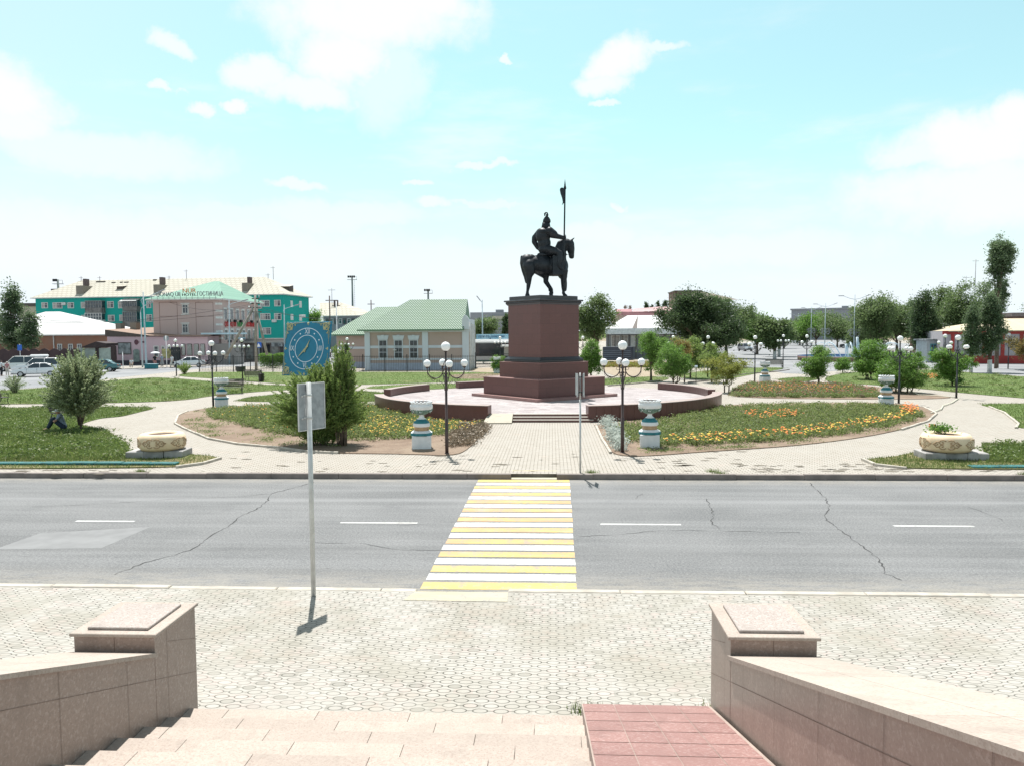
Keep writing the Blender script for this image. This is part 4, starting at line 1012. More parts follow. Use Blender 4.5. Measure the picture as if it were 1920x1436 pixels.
# ---------------------------------------------------------------- vehicles
def paint(name, c, rough=.3, metal=.1):
    m, b = newmat(name, rough, metal, .5); b.inputs['Base Color'].default_value = c4(c); b.inputs['Coat Weight'].default_value = .5; return m
CG = M('car_glass', (.03, .04, .05), .08, .1, spec=.8); TYR = M('tyre_rubber', (.02, .02, .02), .85); RIM = M('alloy_rim', (.42, .43, .45), .35, .1, metal=.6)
HL = M('headlamp_glass', (.7, .72, .75), .15); TLm = M('tail_lamp', (.35, .02, .02), .3); BLK = M('black_trim', (.02, .02, .022), .6); PLT = M('number_plate', (.7, .7, .68), .5)
def vehicle(label, loc, rz, body, kind='sedan', name='parked_car', cat='car', group='cars parked along the left street', L_=4.5, W=1.75, H=1.45, box=False, light=False):
    t = thing(name, label, cat, loc, rz, group)
    # outline stations: x, lower z, shoulder z ; faces +X
    l = L_/2
    if kind == 'sedan': sh = [(-l, .62, .82), (-l+.12, .4, .92), (-l+.9, .3, .98), (-.2, .28, .95), (.95, .28, .93), (l-.5, .3, .80), (l-.1, .36, .68), (l, .45, .58)]; cab = [(-l+.55, .96), (-l+1.35, H), (.15, H), (1.05, .93)]
    elif kind == 'suv': sh = [(-l, .55, .95), (-l+.1, .4, 1.05), (-.2, .36, 1.08), (.85, .36, 1.07), (l-.5, .38, 1.0), (l-.08, .42, .88), (l, .5, .7)]; cab = [(-l+.06, 1.05), (-l+.35, H-.03), (.2, H), (1.0, 1.06)]
    else: sh = [(-l, .5, 1.1), (-l+.08, .4, 1.2), (-.2, .36, 1.2), (l-.9, .36, 1.2), (l-.1, .4, 1.1), (l, .5, .8)]; cab = [(-l+.03, 1.2), (-l+.1, H-.05), (l-1.3, H), (l-.35, 1.18)]
    hw = W/2; mb = MB(); ring_ = []
    for x, z0, z1 in sh:
        e = 1-.10*max(0, (abs(x)-l+.5)/.5)
        ring_.append([(x, y*e, z) for y, z in ((-hw*.85, z0), (-hw, z0+.12), (-hw, (z0+z1)/2+.05), (-hw*.94, z1), (hw*.94, z1), (hw, (z0+z1)/2+.05), (hw, z0+.12), (hw*.85, z0))])
    k = 8; vs = [v for r in ring_ for v in r]; fs = []
    for i in range(len(ring_)-1):
        for j in range(k): fs.append((i*k+j, i*k+(j+1) % k, (i+1)*k+(j+1) % k, (i+1)*k+j))
    fs += [list(range(k))[::-1], [(len(ring_)-1)*k+j for j in range(k)]]; mb.add(vs, fs, 0, False)
    # roof skin and pillars
    (x0, z0), (x1, z1), (x2, z2), (x3, z3) = cab; a, b = hw*.90, hw*.74
    mb.add([(x1, -b, z1), (x2, -b, z2), (x2, b, z2), (x1, b, z1), (x1+.1, -b+.12, z1+.04), (x2-.1, -b+.12, z2+.04), (x2-.1, b-.12, z2+.04), (x1+.1, b-.12, z1+.04)], [(0, 1, 5, 4), (1, 2, 6, 5), (2, 3, 7, 6), (3, 0, 4, 7), (4, 5, 6, 7)])
    for s in (-1, 1):
        for (p, q_) in (((x0, s*a, z0), (x1, s*b, z1)), ((x3, s*a, z3), (x2, s*b, z2)), (((x1+x2)/2, s*a*.99, (z0+z3)/2), ((x1+x2)/2, s*b*1.01, z1))): mb.tube([p, q_], .035, n=6)
        mb.tube([(x1, s*b, z1), (x2, s*b, z2)], .035, n=6)
    mb.build('body', body, t)
    mb = MB(); e = .012
    mb.add([(x0, -a, z0), (x3, -a, z3), (x3, a, z3), (x0, a, z0), (x1, -b, z1-.01), (x2, -b, z2-.01), (x2, b, z2-.01), (x1, b, z1-.01)], [(0, 1, 5, 4), (1, 2, 6, 5), (2, 3, 7, 6), (3, 0, 4, 7)]); mb.build('window_glass', CG, t)
    wb = L_*.30; r = .31 if kind == 'sedan' else .36
    for sx in (-1, 1):
        for sy in (-1, 1):
            mb = MB(); Tm = Matrix.Translation((sx*wb, sy*(hw-.1), r)) @ Matrix.Rotation(R_(90), 4, 'X')
            k0 = len(mb.v); mb.lathe([(r*.6, -.11), (r*.95, -.11), (r, -.06), (r, .06), (r*.95, .11), (r*.6, .11)], n=20); mb.v = [tuple(Tm @ Vector(v)) for v in mb.v]; wh = mb.build('wheel', TYR, t)
            mb = MB(); mb.lathe([(r*.62, -.115), (r*.62, .115)], n=16); mb.v = [tuple(Tm @ Vector(v)) for v in mb.v]; mb.build('rim', RIM, wh)
    for s in (-1, 1):
        mb = MB(); mb.box(l-.22, l-.03, s*(hw-.32)-.18, s*(hw-.32)+.16, sh[-1][2]-.02, sh[-1][2]+.12, bev=.02); mb.build('headlight', HL, t)
        mb = MB(); mb.box(-l-.01, -l+.08, s*(hw-.26)-.16, s*(hw-.26)+.16, .72, .86, bev=.02); mb.build('tail_light', TLm, t)
        mb = MB(); mb.box(x3-.42, x3-.25, s*(a+.1)-.08, s*(a+.1)+.08, z3-.02, z3+.12, bev=.02); mb.build('mirror', body, t)
    mb = MB(); mb.box(l-.06, l+.01, -.45, .45, .50, .62, bev=.01); mb.box(-l-.02, l+.015, -hw*.8, hw*.8, .28, .36, bev=.02); mb.build('grille', BLK, t)
    mb = MB(); mb.box(l+.005, l+.03, -.26, .26, .38, .48); mb.build('number_plate', PLT, t)
    mb = MB()
    for s in (-1, 1): mb.box(-.15, -.135, s*hw-.004, s*hw+.004, .4, .9); mb.box(.8, .815, s*hw-.004, s*hw+.004, .4, .9)
    mb.build('door_seams', BLK, t)
    if box: mb = MB(); mb.box(-1.3, .55, -.42, .42, H+.1, H+.42, bev=.12); b_ = mb.build('roof_box', body, t); mb = MB(); [mb.box(x-.03, x+.03, -.6, .6, H+.04, H+.1) for x in (-.9, .2)]; mb.build('rack', BLK, b_)
    return t
WP = paint('car_white', (.72, .73, .74)); GP = paint('car_green', (.04, .12, .12), .3, .4); BP = paint('car_blue', (.02, .07, .2)); KP = paint('car_black', (.015, .016, .02)); SP = paint('car_silver', (.45, .47, .50), .3, .5); CREAMP = paint('car_cream', (.68, .69, .66))
vehicle('white car in front on the left street, low saloon facing left', P(69, 706), R_(207), WP, 'sedan', L_=4.6, H=1.42)
vehicle('white off-roader with a white roof box on the left street', P(52, 702)+Vector((0, 1.5, 0)), R_(208), WP, 'suv', H=1.8, W=1.85, L_=4.8, box=True)
vehicle('white off-roader at the left edge without roof box', P(6, 698)+Vector((0, 2.5, 0)), R_(205), CREAMP, 'suv', H=1.85, W=1.85, L_=4.7)
vehicle('dark green car showing through the top of the silvery bush', P(128, 695)+Vector((0, 1, 0)), R_(200), GP, 'sedan')
vehicle('teal car whose tail shows right of the silvery bush', P(178, 698)+Vector((0, 1, 0)), R_(195), paint('car_teal', (.06, .16, .17), .3, .4), 'sedan')
vehicle('white saloon with silver sides before the barred windows of the pink shop', P(353, 689), R_(205), WP, 'sedan', H=1.4)
vehicle('white car by the shops beyond the hedge, just left of the clock', P(526, 680)+Vector((0, 3, 0)), R_(200), WP, 'sedan')
vehicle('silver and black pickup-like car driving towards us on the right street', P(1397, 659), R_(-80), SP, 'suv', L_=4.8, H=1.75, group='cars on the right street')
vehicle('blue lorry-like car beside the far bus', P(1450, 645), R_(-75), BP, 'suv', L_=5, H=1.9, group='cars on the right street')
vehicle('silver car at the far left of the distant bus', P(1487-8, 645)+Vector((0, 12, 0)), R_(-75), SP, 'suv', L_=4.6, H=1.7, group='cars on the right street')
vehicle('black car parked under the trees behind the tallest street light', P(1592, 653), R_(160), KP, 'suv', L_=4.6, H=1.6, group='cars on the right street')
def bus(label, loc, rz, L_, W, H, body, z0=.35):
    t = thing('bus', label, 'bus', loc, rz); l = L_/2; mb = MB(); mb.box(-l, l, -W/2, W/2, z0, H, bev=.12); mb.build('body', body, t)
    for s in (-1, 1):
        mb = MB(); mb.box(-l+.3, l-.3, s*W/2-.012, s*W/2+.012, z0+.75, H-.35, 0, bev=0); mb.build('side_windows', CG, t)
    for s in (-1, 1):
        mb = MB(); mb.box(s*l-.012, s*l+.012, -W/2+.15, W/2-.15, z0+.8, H-.3); mb.build('windscreen', CG, t)
    mb = MB(); mb.box(-l+.6, l-.6, -W/2+.3, W/2-.3, H-.02, H+.18, bev=.06); mb.build('roof_unit', body, t)
    mb = MB(); mb.box(-l+.05, l-.05, -W/2-.014, W/2+.014, z0-.02, z0+.22); mb.build('skirt', GP, t)
    for sx in (-.32, .32):
        for sy in (-1, 1):
            mb = MB(); mb.lathe([(.28, -.13), (.46, -.13), (.48, 0), (.46, .13), (.28, .13)], n=18); T = Matrix.Translation((sx*L_, sy*(W/2-.1), .48)) @ Matrix.Rotation(R_(90), 4, 'X'); mb.v = [tuple(T @ Vector(v)) for v in mb.v]; mb.build('wheel', TYR, t)
    return t
BW = paint('bus_white', (.66, .67, .67), .5, 0)
v = P(905, 684); bus('white bus with dark windows parked right of the green-roofed building', (v.x, v.y+3, G), R_(4), 10.5, 2.4, 3.3, BW)
v = P(1505, 645); bus('far pale coach with a dark windscreen on the right street', (v.x, v.y+8, G), R_(-75), 9, 2.5, 3.6, BW)
# ---------------------------------------------------------------- metal fence
def fence(label, pts, h=1.85, dx=.19, post=2.6, name='metal_fence', group='black metal railings'):
    o0 = P(*pts[0]); t = thing(name, label, 'fence', o0, 0, group)
    for a, b in zip(pts, pts[1:]):
        A, B = P(*a), P(*b); l = (B-A).length; n = max(1, round(l/post))
        for i in range(n):
            p, q_ = A.lerp(B, i/n)-o0, A.lerp(B, (i+1)/n)-o0; mb = MB(); T = Matrix.Translation(p) @ Matrix.Rotation(math.atan2(B.y-A.y, B.x-A.x), 4, 'Z'); w_ = (q_-p).length
            for z in (.15, h-.12): mb.box(0, w_, -.015, .015, z-.02, z+.02, T=T)
            k = int(w_/dx)
            for j in range(1, k): mb.box(j*w_/k-.011, j*w_/k+.011, -.011, .011, .08, h-.02, T=T)
            mb.build('railing_panel', IRON, t)
            mb = MB(); mb.box(-.045, .045, -.045, .045, 0, h+.12, T=T); mb.build('post', IRON, t)
fence('black metal railing in front of the green-roofed building and the clock', [(374, 697), (470, 697), (640, 697), (890, 697)])
fence('black metal railing beyond the building corner, left of the pedestal', [(892, 691), (925, 689), (960, 690)])
# ---------------------------------------------------------------- buildings
def z1(x, y): return (x/4.79, 480+y/4.79)
def z2(x, y): return (300+x/4.79, 480+y/4.79)
def frame_on(A, B): return math.atan2(B.y-A.y, B.x-A.x)
class Bld:
    def __init__(s, label, cat, A, B, name='building', group=None):
        s.A = Vector((A.x, A.y, 0)); s.B = Vector((B.x, B.y, 0)); s.rz = frame_on(A, B); s.t = thing(name, label, cat, s.A, s.rz, group)
        s.W = (s.B-s.A).length; s.inv = (Matrix.Translation(s.A) @ Matrix.Rotation(s.rz, 4, 'Z')).inverted()
    def f(s, px, py, y=0):      # pixel -> local (x, z) on the plane y = const of the facade
        o = s.inv @ CAM; d_ = s.inv.to_3x3() @ ray(px, py); t = (y-o.y)/d_.y; p = o+d_*t; return p.x, p.z
    def side(s, px, py, x):     # pixel -> local (y, z) on the plane x = const
        o = s.inv @ CAM; d_ = s.inv.to_3x3() @ ray(px, py); t = (x-o.x)/d_.x; p = o+d_*t; return p.y, p.z
    def mesh(s, mb, name, mat, parent=None): return mb.build(name, mat, parent or s.t)
    def window(s, x0, x1, z0, z1, y=0, fr=None, gl=None, mul=1, tr=1, w=.06, sill=True, name='window', half=False):
        fr = fr or FRW; gl = gl or GLS; mb = MB()
        mb.box(x0, x1, y-.05, y-.02, z0, z1, 1)
        for x in (x0, x1): mb.box(x-w, x+w, y-.09, y-.0, z0-w, z1+w, 0)
        for z in (z0, z1): mb.box(x0+w, x1-w, y-.088, y-.0, z-w, z+w, 0)
        for i in range(1, mul+1): x = x0+(x1-x0)*i/(mul+1); mb.box(x-w*.5, x+w*.5, y-.08, y-.05, z0+w, z1-w, 0)
        if tr: z = z0+(z1-z0)*.68; mb.box(x0+w, x1-w, y-.079, y-.05, z-w*.45, z+w*.45, 0)
        o = mb.build(name, [fr, gl], s.t)
        if half: mb = MB(); mb.box(x0+w, (x0+x1)/2-.02, y-.056, y-.0505, z0+w, z1-w); mb.build('curtain', CURT, o)
        return o
FRW = M('window_frame_white', (.62, .62, .60), .6); GLS = M('window_glass_dark', (.045, .06, .075), .12, .3, 1.5, spec=.7); CURT = M('curtain_pale', (.40, .36, .34), .9, .2, 4)
def stucco(n, c, d=.25):
    m, b = newmat(n, .9, 0, .2); v = tc(); x, y, z = xyz(v)
    cc = mix(noise(v, .35, 6).step(.3, .75)*d*2, c, [k*.78 for k in c]); cc = mix(noise(comb(x*2, y*2, z*.25), 1.2, 5).step(.55, .75)*d, cc, [k*.6 for k in c]); L(cc, b.inputs['Base Color']); return m
def slate(n, c, line=(.5, .45, .38), h=.9, w=1.1, dirt=.3, mw=.03):
    m, b = newmat(n, .8, 0, .3); v = tc(); t = N('ShaderNodeTexBrick'); x, y, z = xyz(v); L(comb(x+y*.0, z*1.9+y*0), t.inputs['Vector']); t.inputs['Scale'].default_value = 1
    t.inputs['Color1'].default_value = c4(c); t.inputs['Color2'].default_value = c4([k*.94 for k in c]); t.inputs['Mortar'].default_value = c4(line); t.inputs['Mortar Size'].default_value = mw; t.inputs['Brick Width'].default_value = w; t.inputs['Row Height'].default_value = h
    cc = mix(noise(v, .5, 6).step(.5, .7)*dirt, S(t.outputs[0]), [k*.7 for k in c]); L(cc, b.inputs['Base Color']); return m
def hip(s, x0, x1, y0, y1, ze, zr, rx0, rx1, mat, ov=.5, fascia=None, ry=None, name='roof', thick=.18, x1o=None):
    """hip or gable roof; ridge from rx0 to rx1"""
    ry = (y0+y1)/2 if ry is None else ry
    if x1o is not None: x1 = x1o
    a, b, c, d_ = x0-ov, x1+ov, y0-ov, y1+ov; mb = MB()
    if x1o is not None: rx1 = b
    vs = [(a, c, ze), (b, c, ze), (b, d_, ze), (a, d_, ze), (rx0, ry, zr), (rx1, ry, zr), (a, c, ze-thick), (b, c, ze-thick), (b, d_, ze-thick), (a, d_, ze-thick)]
    mb.add(vs, [(0, 1, 5, 4), (2, 3, 4, 5), (3, 0, 4)], 0); mb.add(vs, [(1, 2, 5)], 1 if x1o is not None else 0); mb.add(vs, [(0, 6, 7, 1), (1, 7, 8, 2), (2, 8, 9, 3), (3, 9, 6, 0), (9, 8, 7, 6)], 1)
    return s.mesh(mb, name, [mat, fascia or FRW])
def bx(s, name, x0, x1, y0, y1, z0, z1_, mat, parent=None, bev=0): mb = MB(); mb.box(x0, x1, y0, y1, z0, z1_, bev=bev); return s.mesh(mb, name, mat, parent)
def gp(px, Y): return Vector((colx(px, Y), Y, 0))
# --- teal apartment block
TEAL = stucco('teal_stucco', (.02, .36, .31), .12); TEALD = stucco('teal_stucco_side', (.015, .24, .205), .12)
CRM = slate('cream_slate_roof', (.50, .475, .40), (.30, .275, .22), mw=.07); DKB = M('dark_roof_metal', (.10, .08, .07), .8)
b = Bld('long teal four-storey apartment block with a cream roof', 'apartment block', gp(70, 161), gp(533, 155), 'apartment_block')
ZE = b.f(533, 553)[1]; ZRr = 16.9; Dp = 12.5
bx(b, 'wall', 0, b.W, 0, Dp, 0, ZE, TEAL)
hip(b, 0, b.W, 0, Dp, ZE+.15, ZRr, b.f(152, 524, Dp/2)[0], b.f(497, 521, Dp/2)[0], CRM, .7)
for (x0, y0, x1, y1, m_) in [(378, 422, 428, 470, 1), (478, 422, 558, 472, 2), (612, 422, 662, 470, 1), (732, 418, 790, 470, 1), (968, 412, 1020, 468, 1), (1066, 412, 1118, 470, 1), (1320, 410, 1355, 468, 1),
     (625, 540, 665, 580, 1), (735, 535, 790, 588, 1), (975, 535, 1028, 588, 1), (1078, 532, 1130, 585, 1), (1318, 530, 1365, 590, 1)]:
    a = b.f(*z1(x0, y1)); c = b.f(*z1(x1, y0)); b.window(a[0], c[0], a[1], c[1], mul=m_, half=True)
for (x0, y0, x1, y1, m_) in [(903, 402, 982, 455, 3), (1030, 400, 1082, 452, 1), (903, 520, 990, 575, 3), (1030, 520, 1088, 575, 1), (925, 648, 995, 705, 2)]:
    a = b.f(*z2(x0, y1)); c = b.f(*z2(x1, y0)); b.window(a[0], c[0], a[1], c[1], mul=m_, half=True)
for (x0, y0, x1, y1) in [(1172, 405, 1190, 460), (1250, 408, 1270, 465), (1172, 525, 1195, 578), (1250, 530, 1272, 585)]:
    a = b.side(*z2(x0, y1), b.W); c = b.side(*z2(x1, y0), b.W); mb = MB(); mb.box(b.W, b.W+.06, a[0], c[0], a[1], c[1]); mb.build('window', FRW, b.t); 
# balconies
for (x0, y0, x1, y1, kind) in [(800, 405, 945, 515, 0), (797, 515, 945, 620, 1), (1135, 395, 1260, 500, 0), (1135, 502, 1258, 650, 0)]:
    a = b.f(*z1(x0, y1)); c = b.f(*z1(x1, y0)); mid = a[1]+(c[1]-a[1])*.42
    mt = M('balcony_grey', (.16, .155, .15), .9, .4, 1.2) if kind == 0 else M('balcony_white', (.6, .6, .58), .8, .1)
    o = bx(b, 'balcony', a[0], c[0], -1.2, .0, a[1], mid, mt, bev=.03)
    mb = MB(); mb.box(a[0]+.1, c[0]-.1, -1.1, -.0, mid, c[1]-.1, 0); mb.build('glazing', GLS, o)
    mb = MB(); nn = 6
    for i in range(nn+1): x = a[0]+.08+(c[0]-a[0]-.16)*i/nn; mb.box(x-.05, x+.05, -1.16, -1.08, mid, c[1])
    mb.box(a[0], c[0], -1.25, 0, c[1]-.12, c[1]); mb.box(a[0], c[0], -1.2, -1.1, (mid+c[1])/2-.04, (mid+c[1])/2+.04); mb.build('frame', FRW if kind else M('balcony_frame', (.25, .25, .24), .8), o)
a = b.f(*z1(1115, 412)); c = b.f(*z1(1262, 400)); mb = MB(); mb.add([(a[0], -1.6, a[1]), (c[0], -1.6, a[1]), (c[0], 0, c[1]+.3), (a[0], 0, c[1]+.3), (a[0], -1.6, a[1]+.1), (c[0], -1.6, a[1]+.1), (c[0], 0, c[1]+.4), (a[0], 0, c[1]+.4)], [(0, 1, 2, 3), (4, 5, 6, 7), (0, 1, 5, 4), (1, 2, 6, 5), (3, 0, 4, 7)]); mb.build('awning', FRW, b.t)
BRK = stucco('chimney_render', (.25, .225, .19)); CHD = M('chimney_dark', (.13, .10, .10), .9)
def roofz(b, ye, yr, ze, zr, y): return ze+(zr-ze)*(y-ye)/(yr-ye)
for (x0, y0, x1, s0, s1, st, cv) in [(685, 268, 745, 747, 767, 207, z1), (1380, 258, 1432, 1434, 1456, 192, z1), (738, 243, 785, 785, 803, 190, z2)]:
    yy = .5; a = b.f(*cv(x0, 355), yy); c = b.f(*cv(x1, y0), yy); o = bx(b, 'chimney', a[0], c[0], yy, yy+3.4, ZE+.3, c[1], BRK)
    a = b.f(*cv(s0, 300), yy+2.4); c = b.f(*cv(s1, st), yy+2.4); bx(b, 'stack', a[0], c[0], yy+2.4, yy+3.6, ZE+.5, c[1], CHD, o)
def dormer(b, x0, x1, y0, zt, zb, mat, dm, run=3.5):
    mb = MB(); mb.add([(x0, y0, zb), (x1, y0, zb), (x1, y0, zt), (x0, y0, zt), (x0, y0+run, zt+.3), (x1, y0+run, zt+.3), (x0, y0+run, zb), (x1, y0+run, zb)], [(0, 1, 2, 3), (1, 7, 5, 2), (0, 3, 4, 6)], 1)
    mb.add([(x0-.2, y0-.3, zt), (x1+.2, y0-.3, zt), (x1+.2, y0+run, zt+.5), (x0-.2, y0+run, zt+.5)], [(0, 1, 2, 3)], 0); mb.build('dormer', [mat, dm], b.t)
a = b.f(*z1(1050, 325), 2.2); c = b.f(*z1(1100, 275), 2.2); dormer(b, a[0], c[0], 2.2, c[1], a[1]-.6, CRM, DKB)
a = b.f(*z2(1075, 335), 5); c = b.f(*z2(1160, 275), 5); dormer(b, a[0], c[0], 5, c[1], a[1]-.8, CRM, DKB, 2)
for (x, y0, cv) in [(895, 185, z1), (728, 185, z1), (1518, 180, z1), (1672, 125, z1), (970, 160, z2), (1015, 95, z2)]:
    a = b.f(*cv(x, y0), Dp/2); mb = MB(); mb.tube([(a[0], Dp/2, ZRr-.6), (a[0], Dp/2, a[1])], .05, n=5); mb.tube([(a[0]-.6, Dp/2, a[1]-.3), (a[0]+.4, Dp/2, a[1]-.3)], .03, n=5); mb.build('antenna', DKB, b.t)
for (x, y, s) in [(905, 232, 1.1), (1020, 250, .45), (1090, 247, .3), (1135, 248, .5), (490, 330, .8), (1390, 222, .4)]:
    mb = MB(); yy = 2+(360-y)/150*4; p = b.f(*z1(x, y), yy); mb.box(p[0]-s, p[0]+s, yy-.1, yy+.5, roofz(b, 0, 6.25, ZE+.15, ZRr, yy)-.1, roofz(b, 0, 6.25, ZE+.15, ZRr, yy)+.25); mb.build('roof_hatch', DKB, b.t)
for (x, y, cv) in [(580, 432, z1), (1030, 585, z2), (900, 462, z2), (1288, 543, z2)]:
    p = b.f(*cv(x, y)); bx(b, 'air_conditioner', p[0]-.45, p[0]+.45, -.4, 0, p[1]-.3, p[1]+.3, FRW, bev=.03)
# --- hotel
HB = stucco('hotel_stucco', (.53, .41, .385), .12); MINT = slate('mint_metal_roof', (.22, .38, .30), (.15, .28, .22), 3, .55, .15, .02)
b = Bld('beige three-storey hotel with a mint green pyramid roof and letters on the eaves', 'hotel', gp(289, 115), gp(415, 115), 'hotel_building')
ZE = b.f(289, 563)[1]; Dp = 15; bx(b, 'wall', 0, b.W, 0, Dp, 0, ZE, HB)
hip(b, 0, b.W, 0, Dp, ZE+.1, b.f(380, 528, 5)[1], b.W*.70, b.W*.78, MINT, .8, ry=5.2)
for y in (440, 615):
    a = b.f(*z2(205, y+78)); c = b.f(*z2(252, y)); o = b.window(a[0], c[0], a[1], c[1], mul=1); mb = MB(); mb.box(a[0]-.25, c[0]+.25, -.12, -.01, a[1]-.25, a[1]-.1); mb.box(a[0]-.25, c[0]+.25, -.12, -.01, c[1]+.08, c[1]+.25); mb.build('surround', FRW, o)
for (x0, x1) in ((5, 152), (330, 475)):
    mb = MB(); a = b.f(*z2(x0, 760)); c = b.f(*z2(x1, 418)); m2 = b.f(*z2(x0, 545))[1]; q_ = .035
    for zz in (c[1], m2): mb.box(a[0], c[0], -.01, -.001, zz-q_, zz+q_)
    for xx in (a[0], c[0]): mb.box(xx-q_, xx+q_, -.012, -.001, 0, c[1])
    mb.build('facade_grooves', M('groove_dark', (.22, .14, .12), .9), b.t)
for k in range(9):
    z = ZE-.5-k*1.05; bx(b, 'quoin', b.W-.75, b.W+.05, -.07, .6, z-.32, z, FRW)
for i in range(6):
    for z in (ZE-2.2, ZE-5.4):
        y0 = 1.2+i*2.25; mb = MB(); mb.box(b.W, b.W+.05, y0, y0+.95, z-.75, z+.75, 1); mb.box(b.W, b.W+.09, y0-.14, y0, z-.9, z+.9, 0); mb.box(b.W, b.W+.09, y0+.95, y0+1.09, z-.9, z+.9, 0); mb.box(b.W, b.W+.1, y0-.15, y0+1.1, z+.75, z+1.0, 0); mb.build('window', [FRW, GLS], b.t)
        bx(b, 'air_conditioner', b.W, b.W+.4, y0+1.2, y0+1.7, z-1.2, z-.8, BLK)
bx(b, 'entrance_wing', b.W*.87, b.W+3.5, -3, -.01, 0, 3.2, stucco('wing_render', (.30, .28, .27)))
bx(b, 'wing_roof', b.W*.86, b.W+4, -3.6, 0, 4.6, 4.85, M('pale_blue_awning', (.45, .6, .68), .6))
RED = M('letter_red', (.5, .03, .03), .5); GRN = M('letter_green', (.03, .30, .07), .5); ORG = M('letter_orange', (.55, .22, .08), .5); SLV = M('letter_grey', (.20, .21, .22), .5); BK2 = M('letter_black', (.03, .03, .03), .5)
def lt(s, x, z, size, m, ax='CENTER', rot=(R_(90), 0, 0), y=-.95, sx=1): return text(s, size, m, b.t, (x, y, z), rot, 'roof_letters', .06, ax, sx=sx)
cx_ = b.f(*z2(262, 320), -1)[0]; zz = b.f(*z2(262, 320), -1)[1]
def lw(s, x0, x1, y, size, m): a, c = b.f(*z2(x0, y), -1), b.f(*z2(x1, y), -1); text(s, size, m, b.t, ((a[0]+c[0])/2, -1, a[1]), (R_(90), 0, 0), 'roof_letters', .06, width=c[0]-a[0])
lw('NUR', 202, 322, 317, .95, ORG); lw('HOTEL', 198, 326, 352, .55, BK2)
lw('QONAQ ÚII', -32, 182, 350, .92, SLV); lw('ГОСТИНИЦА', 334, 566, 345, .92, SLV)
mb = MB(); 
mb.box(.2, b.W-.1, -.93, -.88, ZE+.2, ZE+.25)
for i in range(12): x = .3+i*(b.W-.6)/11; mb.box(x-.02, x+.02, -.93, -.88, ZE, ZE+.5)
mb.build('sign_rack', SLV, b.t)
for s_, m_, y_, l_ in (('QONAQ ÚII', RED, 3.3, 1.3), ('NUR', GRN, 7.1, 1.45), ('ГОСТИНИЦА', RED, 11.5, 1.3)): text(s_, l_*.8, m_, b.t, (b.W+.12, y_, ZE-3.75), (R_(90), 0, R_(90)), 'wall_letters', .04, width={'NUR': 2.2}.get(s_, 4.2))
# --- pink shop
PINK = stucco('pink_stucco', (.60, .445, .49), .15); BRR = slate('brown_tin_roof', (.27, .185, .14), (.20, .135, .10), 3, .5, .3, .02); PLN = stucco('plinth_grey', (.10, .095, .11))
b = Bld('low pink shop with a brown tin roof and barred windows', 'shop', gp(201, 111), gp(389, 111), 'shop_building')
ZE = b.f(300, 631)[1]; Dp = 14; bx(b, 'wall', 0, b.W, 0, Dp, 0, ZE, PINK); bx(b, 'plinth', -.02, b.W+.02, -.03, .1, 0, .85, PLN)
mb = MB(); zb = 5.9
mb.add([(-.3, -.0, ZE+1.05), (b.W*.45, -.6, ZE+.12), (b.W+.6, -.6, ZE+.05), (b.W+.3, Dp, ZE+.25), (b.W*.4, Dp, zb), (-.3, Dp, zb), (-.3, 0, ZE), (b.W+.3, 0, ZE)], [(0, 1, 2, 3, 4, 5)], 0)
mb.add([(-.3, -.01, ZE+1.05), (b.W*.45, -.6, ZE+.12), (b.W+.6, -.6, ZE+.05), (b.W+.6, -.59, ZE-.1), (-.3, -.0, ZE)], [(0, 1, 2, 3, 4)], 1); mb.build('roof', [BRR, DKB], b.t)
a = b.f(*z1(1068, 880)); c = b.f(*z1(1172, 785)); o = bx(b, 'poster', a[0], c[0], -.08, 0, a[1], c[1], M('poster_grey', (.22, .24, .25), .6, .6, 1.2))
bx(b, 'poster_frame', a[0]-.1, c[0]+.1, -.06, -.01, a[1]-.12, c[1]+.12, DKB, o)
for (x0, y0, x1, y1) in [(1388, 812, 1422, 905), (1455, 812, 1478, 838), (1510, 812, 1532, 838)]:
    a = b.f(*z1(x0, y1)); c = b.f(*z1(x1, y0)); b.window(a[0], c[0], a[1], c[1], mul=0)
for (x0, x1) in ((1637, 1662), (1686, 1722), (1748, 1783), (1808, 1838)):
    a = b.f(*z1(x0, 892)); c = b.f(*z1(x1, 795)); o = b.window(a[0], c[0], a[1], c[1], fr=DKB, mul=0, tr=0); mb = MB()
    for i in range(6): x = a[0]+(c[0]-a[0])*(i+.5)/6; mb.box(x-.025, x+.025, -.13, -.1, a[1], c[1])
    mb.build('bars', FRW, o)
a = b.f(*z1(1203, 952)); c = b.f(*z1(1252, 845)); o = bx(b, 'door', a[0], c[0], -.1, 0, a[1], c[1]-.3, M('door_grey', (.22, .27, .25), .7, .3, 2)); mb = MB(); mx = (a[0]+c[0])/2; r = (c[0]-a[0])/2
mb.prism([(mx+r*1.1*math.cos(R_(k*15)), r*.9*math.sin(R_(k*15))) for k in range(13)], 0, .1, T=Matrix.Translation((0, -.12, c[1]-.3)) @ Matrix(((1, 0, 0, 0), (0, 0, 1, 0), (0, 1, 0, 0), (0, 0, 0, 1)))); mb.build('arch', M('door_grey', (0, 0, 0)), o)
a = b.f(*z1(1208, 790)); c = b.f(*z1(1300, 770)); mb = MB(); mb.ball((a[0]+.3, -.05, c[1]-.1), (.32, .05, .4), n=14, m=8); mb.build('sign_mark', M('sign_dark_red', (.14, .06, .08), .7), b.t); mb = MB(); mb.box(a[0]+.7, c[0]-.9, -.06, 0, c[1]-.22, c[1]+.05, bev=.01); mb.build('sign_mark', MC['sign_dark_red'], b.t); mb = MB(); mb.box(c[0]-.5, c[0], -.06, 0, c[1]-.22, c[1]+.05, bev=.01); mb.build('sign_mark', M('sign_dark_red', (.14, .06, .08), .7), b.t)
